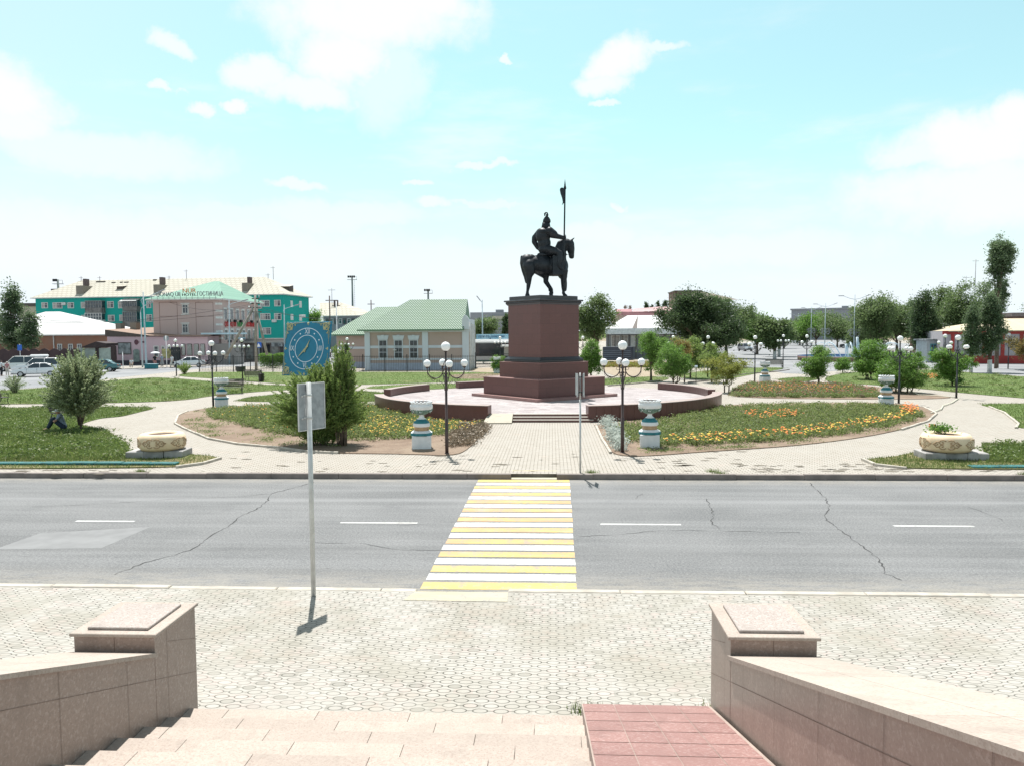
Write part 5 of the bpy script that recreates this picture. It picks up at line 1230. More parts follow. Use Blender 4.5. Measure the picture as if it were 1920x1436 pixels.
a = b.f(*z1(1458, 920)); c = b.f(*z1(1548, 835)); bx(b, 'yellow_board', a[0], c[0], -.12, -.04, a[1], c[1], M('faded_yellow_board', (.36, .33, .16), .8, .45, 1.6))
a = b.f(*z1(1555, 945)); c = b.f(*z1(1628, 822)); bx(b, 'metal_gate', a[0], c[0], -.6, -.3, 0, c[1], M('gate_black', (.025, .03, .035), .6), bev=.04)
for (x0, y0, x1) in ((1037, 605, 1083), (1168, 600, 1222)):
    a = b.f(*z1(x0, 650), 6); c = b.f(*z1(x1, y0), 6); bx(b, 'roof_chimney', a[0], c[0], 6, 7.2, ZE, c[1], BRK)
# --- brick house with white roof
BRICK = m_brick('orange_brick_wall', (.50, .17, .09), (.43, .15, .085), (.30, .17, .12), .5, .16, 0, .02, .4); WROOF = slate('white_tin_roof', (.56, .56, .56), (.44, .44, .43), 1.0, 30, .15, .03)
b = Bld('orange brick house with a bright white metal roof behind the brown fence', 'house', gp(-60, 122), gp(200, 122), 'brick_house')
ZE = b.f(100, 629)[1]; bx(b, 'wall', 0, b.W, 0, 16, 0, ZE, BRICK); hip(b, 0, b.W, 0, 16, ZE+.1, b.f(90, 585, 8)[1], 8, b.f(112, 586, 8)[0], WROOF, .5)
for x in (538, 635, 715): a = b.f(*z1(x-17, 835)); c = b.f(*z1(x+17, 795)); b.window(a[0], c[0], a[1]-.8, c[1], mul=1)
p = b.f(*z1(485, 730)); bx(b, 'downpipe', p[0]-.06, p[0]+.06, -.2, -.05, 0, ZE, FRW)
FEN = M('brown_sheet_fence', (.055, .032, .034), .7, .25, .6)
a, c = gp(-80, 104), gp(150, 104); t = thing('sheet_fence', 'dark brown sheet metal fence with wavy top behind the parked cars', 'fence', (a.x, a.y, 0)); W__ = c.x-a.x; n = 12
for i in range(n):
    mb = MB(); x0, x1 = W__*i/n, W__*(i+1)/n-.03; k = 8; pr = [(x0, .1)]+[(x0+(x1-x0)*j/k, 2.45+.35*math.sin(math.pi*j/k)) for j in range(k+1)]+[(x1, .1)]
    mb.prism(pr, 0, .06, T=Matrix(((1, 0, 0, 0), (0, 0, 1, 0), (0, 1, 0, 0), (0, 0, 0, 1)))); mb.build('panel', FEN, t)
# --- shelter / notice boards
A_ = P(146, 692); B_ = P(215, 692); b = Bld('row of pale green notice boards with a dark peaked canopy beside the pink shop', 'kiosk', Vector((A_.x, 106, 0)), Vector((colx(213, 106), 106, 0)), 'notice_kiosk')
PG = M('board_pale_green', (.36, .42, .38), .7, .15, 2)
for (x0, x1) in ((708, 862), (885, 995)):
    a = b.f(*z1(x0, 955)); c = b.f(*z1(x1, 828)); bx(b, 'board', a[0], c[0], 0, .2, a[1], c[1], PG)
for x in (872, 1010): a = b.f(*z1(x-8, 960)); c = b.f(*z1(x+14, 810)); bx(b, 'post', a[0], c[0], -.1, .6, 0, c[1], M('kiosk_brown', (.05, .035, .035), .8))
a = b.f(*z1(735, 825)); m_ = b.f(*z1(880, 770)); c = b.f(*z1(968, 805)); mb = MB(); mb.prism([(a[0], a[1]), (m_[0], m_[1]), (c[0], c[1]+.3), (c[0], c[1]), (m_[0], m_[1]-.9)], 0, 3, T=Matrix.Translation((0, -.5, 0)) @ Matrix(((1, 0, 0, 0), (0, 0, 1, 0), (0, 1, 0, 0), (0, 0, 0, 1)))); mb.build('canopy', MC['kiosk_brown'], b.t)
# --- shop row behind the utility pole
b = Bld('row of grey glazed shop fronts under an awning behind the utility pole', 'shops', gp(391, 124), gp(545, 124), 'shop_row')
bx(b, 'wall', 0, b.W, 0, 10, 0, 3.9, stucco('shop_grey', (.30, .27, .26))); bx(b, 'awning', -1, b.W*.45, -3.2, 0, 3.9, 4.1, M('pale_blue_awning', (.45, .6, .68))); bx(b, 'canopy', b.W*.3, b.W+.5, -1.6, 0, 3.2, 3.5, stucco('canopy_grey', (.38, .37, .35)))
for i in range(9):
    x = .6+i*1.42; mt = [M('shop_dark', (.03, .035, .045), .3), GLS, M('shop_pale', (.33, .34, .33), .6, .3, 2)][(i*2) % 3]; bx(b, 'shop_window', x, x+1.15, -.08, 0, .5, 2.9, mt)
bx(b, 'sign_board', b.W-2.6, b.W-.8, -1.75, -1.6, 2.6, 3.2, M('poster_grey', (0, 0, 0)))
t = thing('crossing_sign', 'blue and white crossing sign on a short post among the shops', 'road sign', PY(486, 676, 112)-Vector((0, 0, PY(486, 676, 112).z-G)))
mb = MB(); mb.tube([(0, 0, 0), (0, 0, 3.2)], .04); mb.build('post', GALV, t); mb = MB(); mb.box(-.42, .42, -.06, -.03, 2.45, 3.25, bev=.005); pl = mb.build('plate', BLU, t); mb = MB(); mb.add([(-.3, -.065, 2.55), (.3, -.065, 2.55), (0, -.065, 3.12)], [(0, 1, 2)]); mb.build('triangle', WH, pl)
t = thing('parking_sign', 'small blue sign on a white post beside the left parked cars', 'road sign', P(39, 690)); mb = MB(); mb.tube([(0, 0, 0), (0, 0, 3.3)], .04); mb.build('post', WH, t); mb = MB(); mb.box(-.32, .32, -.05, -.03, 2.4, 3.2); mb.build('plate', BLU, t)
t = thing('round_sign', 'round grey sign on a white post in front of the pink shop, seen from behind', 'road sign', P(313, 690)); mb = MB(); mb.tube([(0, 0, 0), (0, 0, 4.3)], .05); mb.build('post', WH, t)
mb = MB(); mb.lathe([(.38, -.01), (.38, .01)], n=24); T = Matrix.Translation((0, .06, 3.95)) @ Matrix.Rotation(R_(90), 4, 'X'); mb.v = [tuple(T @ Vector(v)) for v in mb.v]; mb.build('plate', SBK, t)
t = thing('signpost', 'bare white sign post at the street edge left of the pink shop', 'post', P(231, 693)); mb = MB(); mb.tube([(0, 0, 0), (0, 0, 2.2)], .05); mb.build('post', WH, t); mb = MB(); mb.tube([(0, 0, 2.2), (0, 0, 2.25)], .06); mb.build('cap', WH, t)
t = thing('street_bin', 'teal open bin at the kerb by the tall left street light', 'bin', P(284, 692)); mb = MB(); mb.box(-.75, .75, -.35, .35, 0, .62, bev=.05); mb.build('tub', M('bin_teal', (.02, .17, .20), .6), t); mb = MB(); mb.box(-.8, .8, -.4, .4, .62, .68, bev=.01); mb.build('rim', M('bin_rim', (.3, .45, .5), .6), t)
# --- green-roofed building
GT, b_ = newmat('green_tile_roof', .75, 0, .2); v_ = tc(); x_, y_, z_ = xyz(v_)
rw = (z_/.185); fr_ = rw-rw.floor(); cu = (x_+y_)/.30; cf = (cu-cu.floor()-.5).abs()*2
rowm = fr_.step(.0, .40); colm = cf.step(.15, .7)
c_g = mix((rowm*colm), (.05, .11, .065), (.43, .51, .43)); c_g = mix(noise(v_, .5, 5).step(.35, .7)*.2, c_g, (.17, .27, .15)); L(c_g, b_.inputs['Base Color'])  # tile relief: highlights and shaded row and column gaps painted into the colour
PCH = stucco('peach_stucco', (.46, .36, .32), .12); PBL = stucco('pale_blue_trim', (.60, .645, .70), .1); PBK = M('blue_grey_plinth', (.40, .44, .52), .8, .1)
def wall_trim(b, W, ZE, pil):
    bx(b, 'plinth', -.06, W+.06, -.10, .1, 0, 1.0, PBK); bx(b, 'string_course', 0, W, -.06, .0, ZE*.56, ZE*.56+.32, PBL); bx(b, 'string_course', 0, W, -.05, .0, 1.35, 1.55, PBL)
    bx(b, 'cornice', -.1, W+.1, -.18, .0, ZE-.28, ZE-.02, PBL)
    for (x0, x1) in pil: bx(b, 'pilaster', x0, x1, -.16, .0, .0, ZE-.29, PBL)
b = Bld('peach single-storey building with a green tiled roof and pale blue pilasters', 'building', gp(684, 91), gp(879, 91), 'green_roof_building')
ZE = b.f(780, 619)[1]; Dp = 7.5; ZRg = b.f(800, 562, 3.75)[1]
bx(b, 'wall', 0, b.W, 0, Dp, 0, ZE, PCH); xs = lambda px: b.f(px, 650)[0]
wall_trim(b, b.W, ZE, [(0, xs(694)), (xs(792), xs(803)), (xs(867), b.W+.02)])
hip(b, 0, b.W, 0, Dp, ZE+.05, ZRg, b.f(769, 563, 3.75)[0], xs(871)-.75, GT, .75, fascia=M('green_fascia', (.10, .2, .13), .6), thick=.14, x1o=xs(871)-.75)
for x in (718, 747, 775.5):
    x0 = b.f(x-7.5, 640)[0]; x1 = b.f(x+7.5, 640)[0]; zt = b.f(x, 638.5)[1]; z0 = b.f(x, 672)[1]; o = b.window(x0, x1, z0, zt, mul=1, tr=0, fr=PBL, w=.05); mb = MB()
    for zz in (z0+(zt-z0)*.33, z0+(zt-z0)*.66): mb.box(x0, x1, -.085, -.05, zz-.04, zz+.04)
    mb.build('glazing_bars', PBL, o); mb = MB()
    for i in range(1, 8): xx = x0+(x1-x0)*i/8; mb.box(xx-.008, xx+.008, -.13, -.11, z0, zt)
    mb.build('bars', DKB, o)
    mb = MB(); xa, xb = b.f(x-11, 630)[0], b.f(x+11, 630)[0]; zl, zh = b.f(x, 637.5)[1], b.f(x, 629.5)[1]
    mb.prism([(x0-.1, zl), (x1+.1, zl), (xb, zh), (xa, zh)], 0, .14, T=Matrix.Translation((0, -.14, 0)) @ Matrix(((1, 0, 0, 0), (0, 0, 1, 0), (0, 1, 0, 0), (0, 0, 0, 1)))); mb.box((x0+x1)/2-.16, (x0+x1)/2+.16, -.2, -.14, zl, zh+.06); mb.build('lintel', PBL, o)
# entrance portal at the right end
x0 = b.W; bx(b, 'portal', x0-.35, x0+.03, 1.0, Dp-.6, .0, ZE+1.25, PBL); p_o = bx(b, 'portal_front', x0-.75, x0+.04, -.3, 2.5, ZE-.0, ZE+.35, PBL)
mb = MB(); xa = x0-.75; mb.prism([(xa, ZE+.0), (xa+.8, ZE+.0), (xa+.8, ZE+1.3), (xa+.55, ZE+1.6), (xa+.3, ZE+1.75), (xa+.1, ZE+1.4), (xa, ZE+1.2)], 0, .35, T=Matrix.Translation((0, -.35, 0)) @ Matrix(((1, 0, 0, 0), (0, 0, 1, 0), (0, 1, 0, 0), (0, 0, 0, 1)))); mb.build('parapet', PBL, p_o)
mb = MB()
for i in range(4): mb.box(x0, x0+.14, .4+i*1.9, .8+i*1.9, 0, ZE+.9-i*.12)
mb.build('pilaster', FRW, p_o)
p = b.f(738, 658, -.5); mb = MB(); mb.tube([(p[0], 0, p[1]), (p[0], -.5, p[1]+.1)], .04); mb.box(p[0]-.05, p[0]+.35, -.8, -.45, p[1]+.02, p[1]+.14, bev=.03); mb.build('wall_lamp', FRW, b.t)
mb = MB(); mb.poly([(-.8, -1.5, G+.006), (b.W+3, -1.5, G+.006), (b.W+3, 0, G+.006), (-.8, 0, G+.006)]); mb.build('apron', KERBL, b.t)
b = Bld('lower left wing of the green-roofed building', 'building', gp(631, 99), gp(700, 98), 'green_roof_wing')
ZE = b.f(660, 628)[1]; bx(b, 'wall', 0, b.W, 0, 9, 0, ZE, PCH); bx(b, 'plinth', -.06, b.W, -.1, 0, 0, .9, PBK); bx(b, 'string_course', 0, b.W, -.06, 0, ZE*.58, ZE*.58+.3, PBL)
hip(b, 0, b.W+4, 0, 9, ZE+.05, b.f(720, 576, 4.5)[1], b.f(706, 576, 4.5)[0], b.W+4, GT, .7, fascia=MC['green_fascia'])
# --- grey apartment behind
b = Bld('grey-blue apartment house with a cream hipped roof behind the green tiled one', 'apartment block', gp(607, 185), gp(672, 183), 'apartment_block')
ZE = b.f(640, 593)[1]; bx(b, 'wall', 0, b.W, 0, 12, 0, ZE, stucco('grey_blue_wall', (.26, .27, .30))); hip(b, 0, b.W, 0, 12, ZE+.1, b.f(630, 568, 6)[1], b.f(600, 568, 6)[0], b.f(640, 568, 6)[0], CRM, .7)
for i in range(7):
    x = .8+i*1.15
    for z in (ZE-1.9, ZE-4.8): b.window(x, x+.7, z, z+1.2, mul=0, fr=FRW if i % 2 else DKB)
p = b.f(628, 563, 4); bx(b, 'chimney', p[0]-.4, p[0]+.4, 4, 5, ZE, p[1], CHD)
b = Bld('low yellowish house at the far left behind the poplars', 'house', gp(38, 175), gp(82, 175), 'far_house'); bx(b, 'wall', 0, b.W, 0, 10, 0, b.f(55, 575)[1], stucco('yellow_wall', (.55, .48, .36))); bx(b, 'roof', -.3, b.W+.3, -.3, 10, b.f(55, 575)[1], b.f(55, 569)[1], DKB); bx(b, 'chimney', 3, 4, 2, 3, 8, 13.2, CHD)
# --- billboard
a, c = gp(893, 112), gp(962, 112); b = Bld('long pale blue billboard with dark letters above the bus', 'billboard', a, c, 'billboard')
z0, z1_ = b.f(930, 640.5)[1], b.f(930, 627)[1]
BB, bb_ = newmat('billboard_print', .6, 0, .3); v_ = tc(); L(mix(noise(v_, .5, 4).step(.35, .65), (.22, .46, .60), (.42, .62, .72)), bb_.inputs['Base Color'])
o = bx(b, 'board', 0, b.W, 0, .15, z0, z1_, BB); 
text('Гүлдене бер, Қазақстаным', .52, M('letter_navy', (.02, .05, .16), .6), o, (b.W*.39, -.02, z1_-.32), (R_(90), 0, 0), 'lettering', .01, sx=.60)
mb = MB(); mb.add([(b.W*.33, -.02, z0+.08), (b.W*.43, -.02, z0+.08), (b.W*.38, -.02, z0+.58)], [(0, 1, 2)]); mb.build('triangle', MC['letter_navy'], o)
for x in (1, b.W-1): bx(b, 'post', x-.1, x+.1, .05, .25, 0, z0, GALV)
b = Bld('small white kiosk with a canopy between the bus and the pedestal', 'kiosk', gp(938, 104), gp(975, 104), 'kiosk'); bx(b, 'wall', .5, b.W, 0, 3, 0, 2.6, M('kiosk_grey', (.33, .33, .31), .8)); bx(b, 'roof', 0, b.W+.2, -.6, 3.3, 2.6, 2.85, FRW); bx(b, 'lower_wall', .5, b.W, -.05, 0, 0, 1.4, SBD)
# --- glazed shelter + white roof hall
b = Bld('low hall with a broad white roof and glazed front behind the bushes', 'hall', gp(1136, 128), gp(1282, 126), 'white_roof_hall')
zf0, zf1 = b.f(1200, 627)[1], b.f(1200, 616)[1]; Dh = 16
bx(b, 'fascia', 0, b.W, -1.2, .2, zf0, zf1, M('fascia_white', (.62, .66, .68), .5)); bx(b, 'wall', 0, b.W, .3, Dh, 0, zf1-.2, stucco('hall_grey', (.24, .25, .27)))
zt_ = b.f(1200, 592, Dh)[1]; mb = MB(); xa = b.f(1186, 614)[0]; xb = b.f(1196, 594, Dh)[0]
mb.add([(0, -.9, zf1), (xa, -.9, zf1), (xb, Dh, zt_), (2.5, Dh, zt_), (xa+.8, -.9, zf1), (b.W+2, -.9, zf1), (b.W+2, Dh, zt_), (xb+.05, Dh, zt_)], [(0, 1, 2, 3), (4, 5, 6, 7)], 0); mb.add([(xa, -.9, zf1), (xa+.8, -.9, zf1), (xb+.05, Dh, zt_), (xb, Dh, zt_)], [(0, 1, 2, 3)], 1); mb.build('roof', [WROOF, DKB], b.t)
for px in range(1141, 1280, 13):
    x = b.f(px, 640)[0]; bx(b, 'post', x-.07, x+.07, -.9, -.75, 0, zf0, DKB)
for (p0, p1, mt) in ((1146, 1162, CURT), (1165, 1177, CURT), (1183, 1192, FRW), (1200, 1220, GLS), (1225, 1245, GLS)):
    x0, x1 = b.f(p0, 640)[0], b.f(p1, 640)[0]; b.window(x0, x1, b.f(1150, 650)[1], b.f(1150, 630)[1], y=.3, fr=FRW, gl=mt)
a, c = gp(1130, 122), gp(1184, 121); bq = Bld('dark grey slatted container in front of the white-roofed hall', 'container', a, c, 'metal_container'); zt_ = bq.f(1150, 651)[1]; bx(bq, 'body', 0, bq.W, 0, 2.4, .1, zt_, M('container_dark', (.05, .06, .085), .5)); mb = MB()
for k in range(5): mb.box(.1, bq.W-.1, -.06, 0, .35+k*.3, .43+k*.3)
mb.build('ribs', M('container_rib', (.16, .2, .26), .5), bq.t)
MRN = M('maroon_metal_roof', (.30, .13, .14), .6, .15, .5); PKR = M('pale_pink_roof', (.46, .30, .30), .8)
b = Bld('long building with maroon and pale pink roofs behind the white hall', 'building', gp(1155, 165), gp(1290, 165), 'maroon_roof_building')
z0, z1_ = b.f(1200, 592)[1], b.f(1200, 585)[1]; bx(b, 'wall', 0, b.W, 0, 12, 0, z0, HB); mb = MB(); za, zb = b.f(1200, 585)[1], b.f(1200, 579)[1]
mb.add([(0, -.5, z0), (b.W, -.5, z0), (b.W, 0, za), (0, 0, za)], [(0, 1, 2, 3)], 0); mb.add([(0, 0, za), (b.f(1185, 585)[0], 0, za), (b.f(1188, 579)[0], 3, zb), (0, 3, zb)], [(0, 1, 2, 3)], 0)
xa, xm, xb = b.f(1186, 585)[0], b.f(1244, 575)[0], b.W; mb.add([(xa, -.02, za), (xb, -.02, za+.2), (xb, 4, zb), (xm, 3, zb+.5), (xa+.5, 3, zb)], [(0, 1, 2, 3, 4)], 1); mb.build('roof', [MRN, PKR], b.t)
b = Bld('brown brick tower with a flat cap rising behind the big elm', 'tower', gp(1265, 190), gp(1318, 190), 'brick_tower')
BRD = M('brown_brick', (.17, .11, .09), .9, .15, .5); zt_ = b.f(1290, 547)[1]; bx(b, 'wall', 0, b.W*.95, 0, 10, 0, zt_, BRD); bx(b, 'cap', -.2, b.W*.95, -.2, 10, zt_, zt_+.25, DKB); mb = MB(); x0 = b.f(1273, 560)[0]; mb.add([(x0, -2, zt_-2.2), (b.W+8, -2, zt_-2.2), (b.W*.95, -.3, zt_), (b.W*.8, -.3, zt_)], [(0, 1, 2, 3)]); mb.build('lean_to_roof', M('tan_roof', (.42, .35, .28), .8), b.t)
b = Bld('long flat grey block far behind the street trees', 'apartment block', gp(1483, 420), gp(1640, 400), 'far_block'); zt_ = b.f(1550, 581)[1]; bx(b, 'wall', 0, b.W, 0, 14, 0, zt_, M('far_grey', (.27, .28, .31), .9)); bx(b, 'roof_edge', -.5, b.W+.5, -.5, 14, zt_, zt_+.8, M('far_roof', (.26, .27, .29), .9)); bx(b, 'roof_hut', b.W*.6, b.W*.66, 3, 9, zt_, zt_+1.8, M('far_roof', (0, 0, 0)))
b = Bld('far grey flats on the horizon left of the pedestal', 'apartment block', gp(882, 420), gp(1000, 420), 'far_block'); zt_ = b.f(930, 586)[1]; bx(b, 'wall', 0, b.W, 0, 14, 0, zt_, MC['far_grey']); bx(b, 'roof_hut', b.W*.4, b.W*.52, 3, 9, zt_, zt_+1.5, MC['far_roof']); bx(b, 'roof_edge', b.W*.35, b.W*.6, -1, 2, zt_-4, zt_-2, CRM)
# --- right building with red trim
REDT = M('red_trim', (.33, .045, .04), .8, .15, 1); LIL = stucco('lilac_grey_wall', (.40, .38, .40), .1)
b = Bld('low lilac-grey building with red bands and a cream roof at the right', 'building', gp(1768, 103), gp(2010, 100), 'red_trim_building')
ZE = b.f(1850, 621)[1]; bx(b, 'wall', 0, b.W, 0, 14, 0, ZE, LIL); bx(b, 'eaves_band', -.1, b.W, -.15, 0, ZE-.42, ZE, REDT); bx(b, 'plinth', -.05, b.W, -.12, 0, 0, 1.15, REDT)
for px in (1786, 1845, 1880, 1915, 1950):
    x = b.f(px, 640)[0]; bx(b, 'pilaster', x-.2, x+.2, -.13, 0, 1.15, ZE-.42, REDT)
mb = MB(); zr = b.f(1880, 598, 8)[1]; mb.add([(b.f(1776, 621)[0], -.6, ZE+.05), (b.W+1, -.6, ZE+.05), (b.W+1, 8, zr), (b.f(1872, 600, 8)[0], 8, zr), (0, 14, ZE)], [(0, 1, 2, 3), (0, 3, 4)]); mb.add([(b.f(1776, 621)[0], -.6, ZE+.05), (b.W+1, -.6, ZE+.05), (b.W+1, -.6, ZE-.06), (b.f(1776, 621)[0], -.6, ZE-.06)], [(0, 1, 2, 3)]); mb.build('roof', slate('cream_roof_right', (.52, .45, .32), (.42, .36, .26), 3, .8, .2, .02), b.t)
b2 = Bld('small glazed blue kiosk left of the red-trimmed building', 'kiosk', gp(1738, 106), gp(1764, 106), 'kiosk'); bx(b2, 'wall', 0, b2.W, 0, 3, 0, 3.1, M('kiosk_pale', (.42, .46, .48), .7)); b2.window(.5, b2.W-.2, .4, 2.6, fr=M('kiosk_teal', (.10, .3, .34), .6), mul=2); bx(b2, 'roof', -.3, b2.W+.3, -.4, 3.2, 3.1, 3.3, MC['poster_grey'])
b = Bld('dark brown house roof behind the right trees', 'house', gp(1752, 150), gp(1870, 150), 'far_house'); bx(b, 'wall', 0, b.W, 0, 10, 0, 5, BRD); hip(b, 0, b.W, 0, 10, 5, b.f(1800, 606, 5)[1], 3, b.W-3, M('near_black_roof', (.06, .06, .07), .8), .4)
b = Bld('brown roofed house at the right edge behind the cream roof', 'house', gp(1895, 140), gp(1990, 140), 'far_house'); bx(b, 'wall', 0, b.W, 0, 10, 0, 7, BRD); bx(b, 'roof', -.5, b.W, -1, 10, b.f(1905, 594)[1], b.f(1905, 587)[1], M('brown_roof', (.20, .16, .15), .8))
# ---------------------------------------------------------------- fountain
WBL = M('basin_blue', (.02, .08, .20), .5, .1, 1); BRS = M('basin_brown', (.16, .10, .085), .7, .2, 1); WAT, b_ = newmat('fountain_water', .08, 0, .6); b_.inputs['Base Color'].default_value = (.04, .10, .15, 1)
f_ = P(1655, 680); fx, fy = f_.x, f_.y+9
t = thing('fountain', 'round fountain with a blue rim and brown outer wall, partly behind the bushes', 'fountain', (fx, fy, G))
mb = MB(); mb.lathe([(8.2, 0), (8.2, .7), (8.0, .72), (7.9, .70), (7.9, .2)], n=64, mis=[1, 0, 0, 0, 0]); mb.build('basin', [WBL, BRS], t)
mb = MB(); mb.lathe([(7.9, .1), (7.85, .45)], n=48); mb.build('water', WAT, t)
JET, b_ = newmat('water_jet', .3, 0, .5); b_.inputs['Base Color'].default_value = (.8, .9, .95, 1); b_.inputs['Alpha'].default_value = .55
mb = MB()
for k in range(9):
    a = k*2*math.pi/9; pts = [((7-4.2*s)*math.cos(a), (7-4.2*s)*math.sin(a), .5+8.5*s*(1-s)) for s in [i/10 for i in range(11)]]; mb.tube(pts, [.03]*4+[.06]*7, n=6)
for (x, h) in ((0, 3.4), (-1.6, 2.4), (1.6, 2.4)): mb.tube([(x, 0, .4), (x, 0, h*.6), (x+.05, 0, h)], [.05, .12, .2], n=7); mb.tube([(x, 0, h), (x+.25, 0, h*.7), (x+.3, 0, .6)], [.15, .14, .1], n=6)
mb.build('jets', JET, t)
# ---------------------------------------------------------------- poles and masts
PBLU = M('pole_pale_blue', (.40, .48, .52), .5, .1, 2); LMP = M('luminaire_grey', (.30, .31, .33), .5); WDP = M('weathered_pole_concrete', (.30, .275, .245), .9, .25, 2)
def street_light(label, base, px_top, arms, group=None, mat=PBLU, r=.09, z=G):
    """arms: list of pixel polylines at the depth of the pole"""
    Y = base.y; t = thing('street_light', label, 'street light', base, 0, group); top = PY(*px_top, Y)-base
    mb = MB(); mb.tube([(0, 0, 0), (0, 0, 1.5), (top.x, 0, top.z)], [r*1.7, r*1.3, r*.7], n=10); mb.build('pole', mat, t)
    for a in arms:
        pts = [PY(x, y, Y)-base for x, y in a]; mb = MB(); mb.tube(pts, r*.5, n=6); ar = mb.build('arm', mat, t)
        d_ = (pts[-1]-pts[-2]).normalized(); p = pts[-1]; mb = MB(); T = Matrix.Translation(p) @ Matrix.Rotation(-math.atan2(d_.z, d_.x), 4, 'Y'); mb.box(-.1, .8, -.14, .14, -.06, .08, T=T, bev=.03); mb.build('luminaire', LMP, ar)
    return t
def Zc(f, pts): return [f(x, y) for x, y in pts]
street_light('tall pale blue street light with curved arms before the pink shop', P(274.5, 692), z1(1285, 325), [Zc(z1, [(1290, 455), (1265, 400), (1290, 372), (1345, 362), (1430, 325)]), Zc(z1, [(1295, 450), (1325, 435)])])
street_light('shorter pale blue pole with a bent top just left of the tall street light', P(267.5, 690), z1(1262, 500), [Zc(z1, [(1262, 500), (1270, 470), (1295, 452), (1325, 438)])], r=.07)
street_light('pale blue street light in front of the hotel side', Vector((colx(429.5, 112), 112, G)), z2(620, 395), [Zc(z2, [(620, 480), (605, 455), (640, 430), (745, 405)])])
street_light('pale street light rising before the teal block above the clock', Vector((colx(533, 120), 120, G)), z2(1115, 440), [Zc(z2, [(1117, 520), (1108, 490), (1125, 475), (1215, 448)])])
street_light('white lamp post right of the green-roofed building', Vector((colx(905, 118), 118, G)), (904, 563), [[(904, 568), (900, 563)]])
for i, (px, ty, Y, hw_, lab) in enumerate([(1603, 553, 150, 27, 'nearest and tallest double-armed street light on the right street'), (1548, 569, 190, 20, 'second double-armed street light on the right street'), (1522, 576, 220, 17, 'third double-armed street light on the right street'), (1497, 588, 265, 14, 'farthest double-armed street light on the right street')]):
    bs = Vector((colx(px-1.5, Y), Y, G)); arm = hw_*.24
    t = street_light(lab, bs, (px, ty), [[(px, ty+9*hw_/27), (px+hw_*.35, ty+7*hw_/27), (px+hw_*.8, ty+2.5*hw_/27)], ], 'double-armed street lights on the right street')
    pts = [PY(x, y, Y)-bs for x, y in [(px, ty+9*hw_/27), (px-hw_*.35, ty+7*hw_/27), (px-hw_*.8, ty+2.5*hw_/27)]]; mb = MB(); mb.tube(pts, .045, n=6); ar = mb.build('arm', PBLU, t)
    mb = MB(); p = pts[-1]; mb.box(p.x-.9, p.x+.1, -.14, .14, p.z-.04, p.z+.1, bev=.03); mb.build('luminaire', LMP, ar)
    # curled wrought panel on the mast
    for s in (-1, 1):
        mb = MB(); c0 = PY(px, ty+72*hw_/27, Y)-bs; r0 = .55
        for (ox, oz, rr_) in ((.62, .35, .5), (.6, -.35, .5), (.55, 0, .85)): mb.tube([(c0.x+s*(ox+rr_*math.cos(w_)*(1-w_/14)), 0, c0.z+oz+rr_*math.sin(w_)*(1-w_/14)) for w_ in [k*.6 for k in range(14)]], .05, n=5)
        mb.build('wrought_panel', M('wrought_grey', (.22, .24, .27), .6), t)
def mast(label, px, top, Y, w_=2.0, ladder=True, floods=3, cat='floodlight mast'):
    bs = Vector((colx(px, Y), Y, G)); z = PY(px, top, Y).z-G; t = thing('floodlight_mast', label, cat, bs); mb = MB(); mb.tube([(0, 0, 0), (0, 0, z-.3)], [.35, .22], n=8); mb.build('mast', M('mast_green_grey', (.14, .18, .17), .6), t)
    mb = MB(); mb.box(-w_/2, w_/2, -.5, .5, z-1.4, z-1.3); mb.tube([(w_/2, 0, z-1.3), (w_/2, 0, z-.5), (0, 0, z-.5)], .05); mb.build('platform', LMP, t)
    for k in range(floods): mb = MB(); mb.box(-w_*.45+k*.55, -w_*.45+k*.55+.42, -.5, -.2, z-.8, z-.2, bev=.05); mb.build('floodlight', BLK, t)
    if ladder: mb = MB(); [mb.box(.55, .75, -.05, .05, 3+k*.6, 3.1+k*.6) for k in range(int((z-5)/.6))]; mb.tube([(.6, 0, 3), (.6, 0, z-1.4)], .03); mb.build('ladder', LMP, t)
mast('tall floodlight mast with a ladder behind the grey-blue apartment house', 662.5, 516, 215, 2.6, True, 4); mast('floodlight mast rising over the green tiled roof', 804, 541, 200, 2.2, False, 3); mast('floodlight mast behind the left end of the teal block roof', 113.5, 522, 175, 2.2, False, 2)
# utility pole with struts
bs = Vector((colx(479, 93), 93, G)); t = thing('utility_pole', 'weathered concrete utility pole with two slanting struts and insulators', 'utility pole', bs)
q2 = lambda x, y: PY(*z2(x, y), 93)-bs
mb = MB(); mb.tube([(0, 0, 0), q2(855, 345)], [.2, .13], n=8); mb.build('pole', WDP, t)
mb = MB(); a, c = q2(600, 920), q2(835, 480); mb.tube([a+Vector((0, -.5, 0)), c], [.19, .13], n=8); mb.build('strut', WDP, t); mb = MB(); a, c = q2(962, 890), q2(868, 500); mb.tube([a, c], [.19, .13], n=8); mb.build('strut', WDP, t)
mb = MB()
for y, w_ in ((385, .9), (430, 1.1), (465, 1.3), (505, 1.5)): p = q2(858, y); mb.box(p.x-w_/2, p.x+w_/2, -.08, .08, p.z-.06, p.z+.06)
mb.build('crossarm', DKB, t); mb = MB()
for x, y in ((890, 370), (885, 410), (880, 510), (800, 460), (830, 470), (800, 510), (815, 430)): p = q2(x, y); mb.lathe([(.05, -.1), (.14, -.06), (.08, 0), (.14, .05), (.06, .12)], n=8, c=p)
mb.build('insulator', M('insulator_glass', (.35, .45, .48), .2), t)
mb = MB(); rr = random.Random(2)
A0 = q2(858, 465)
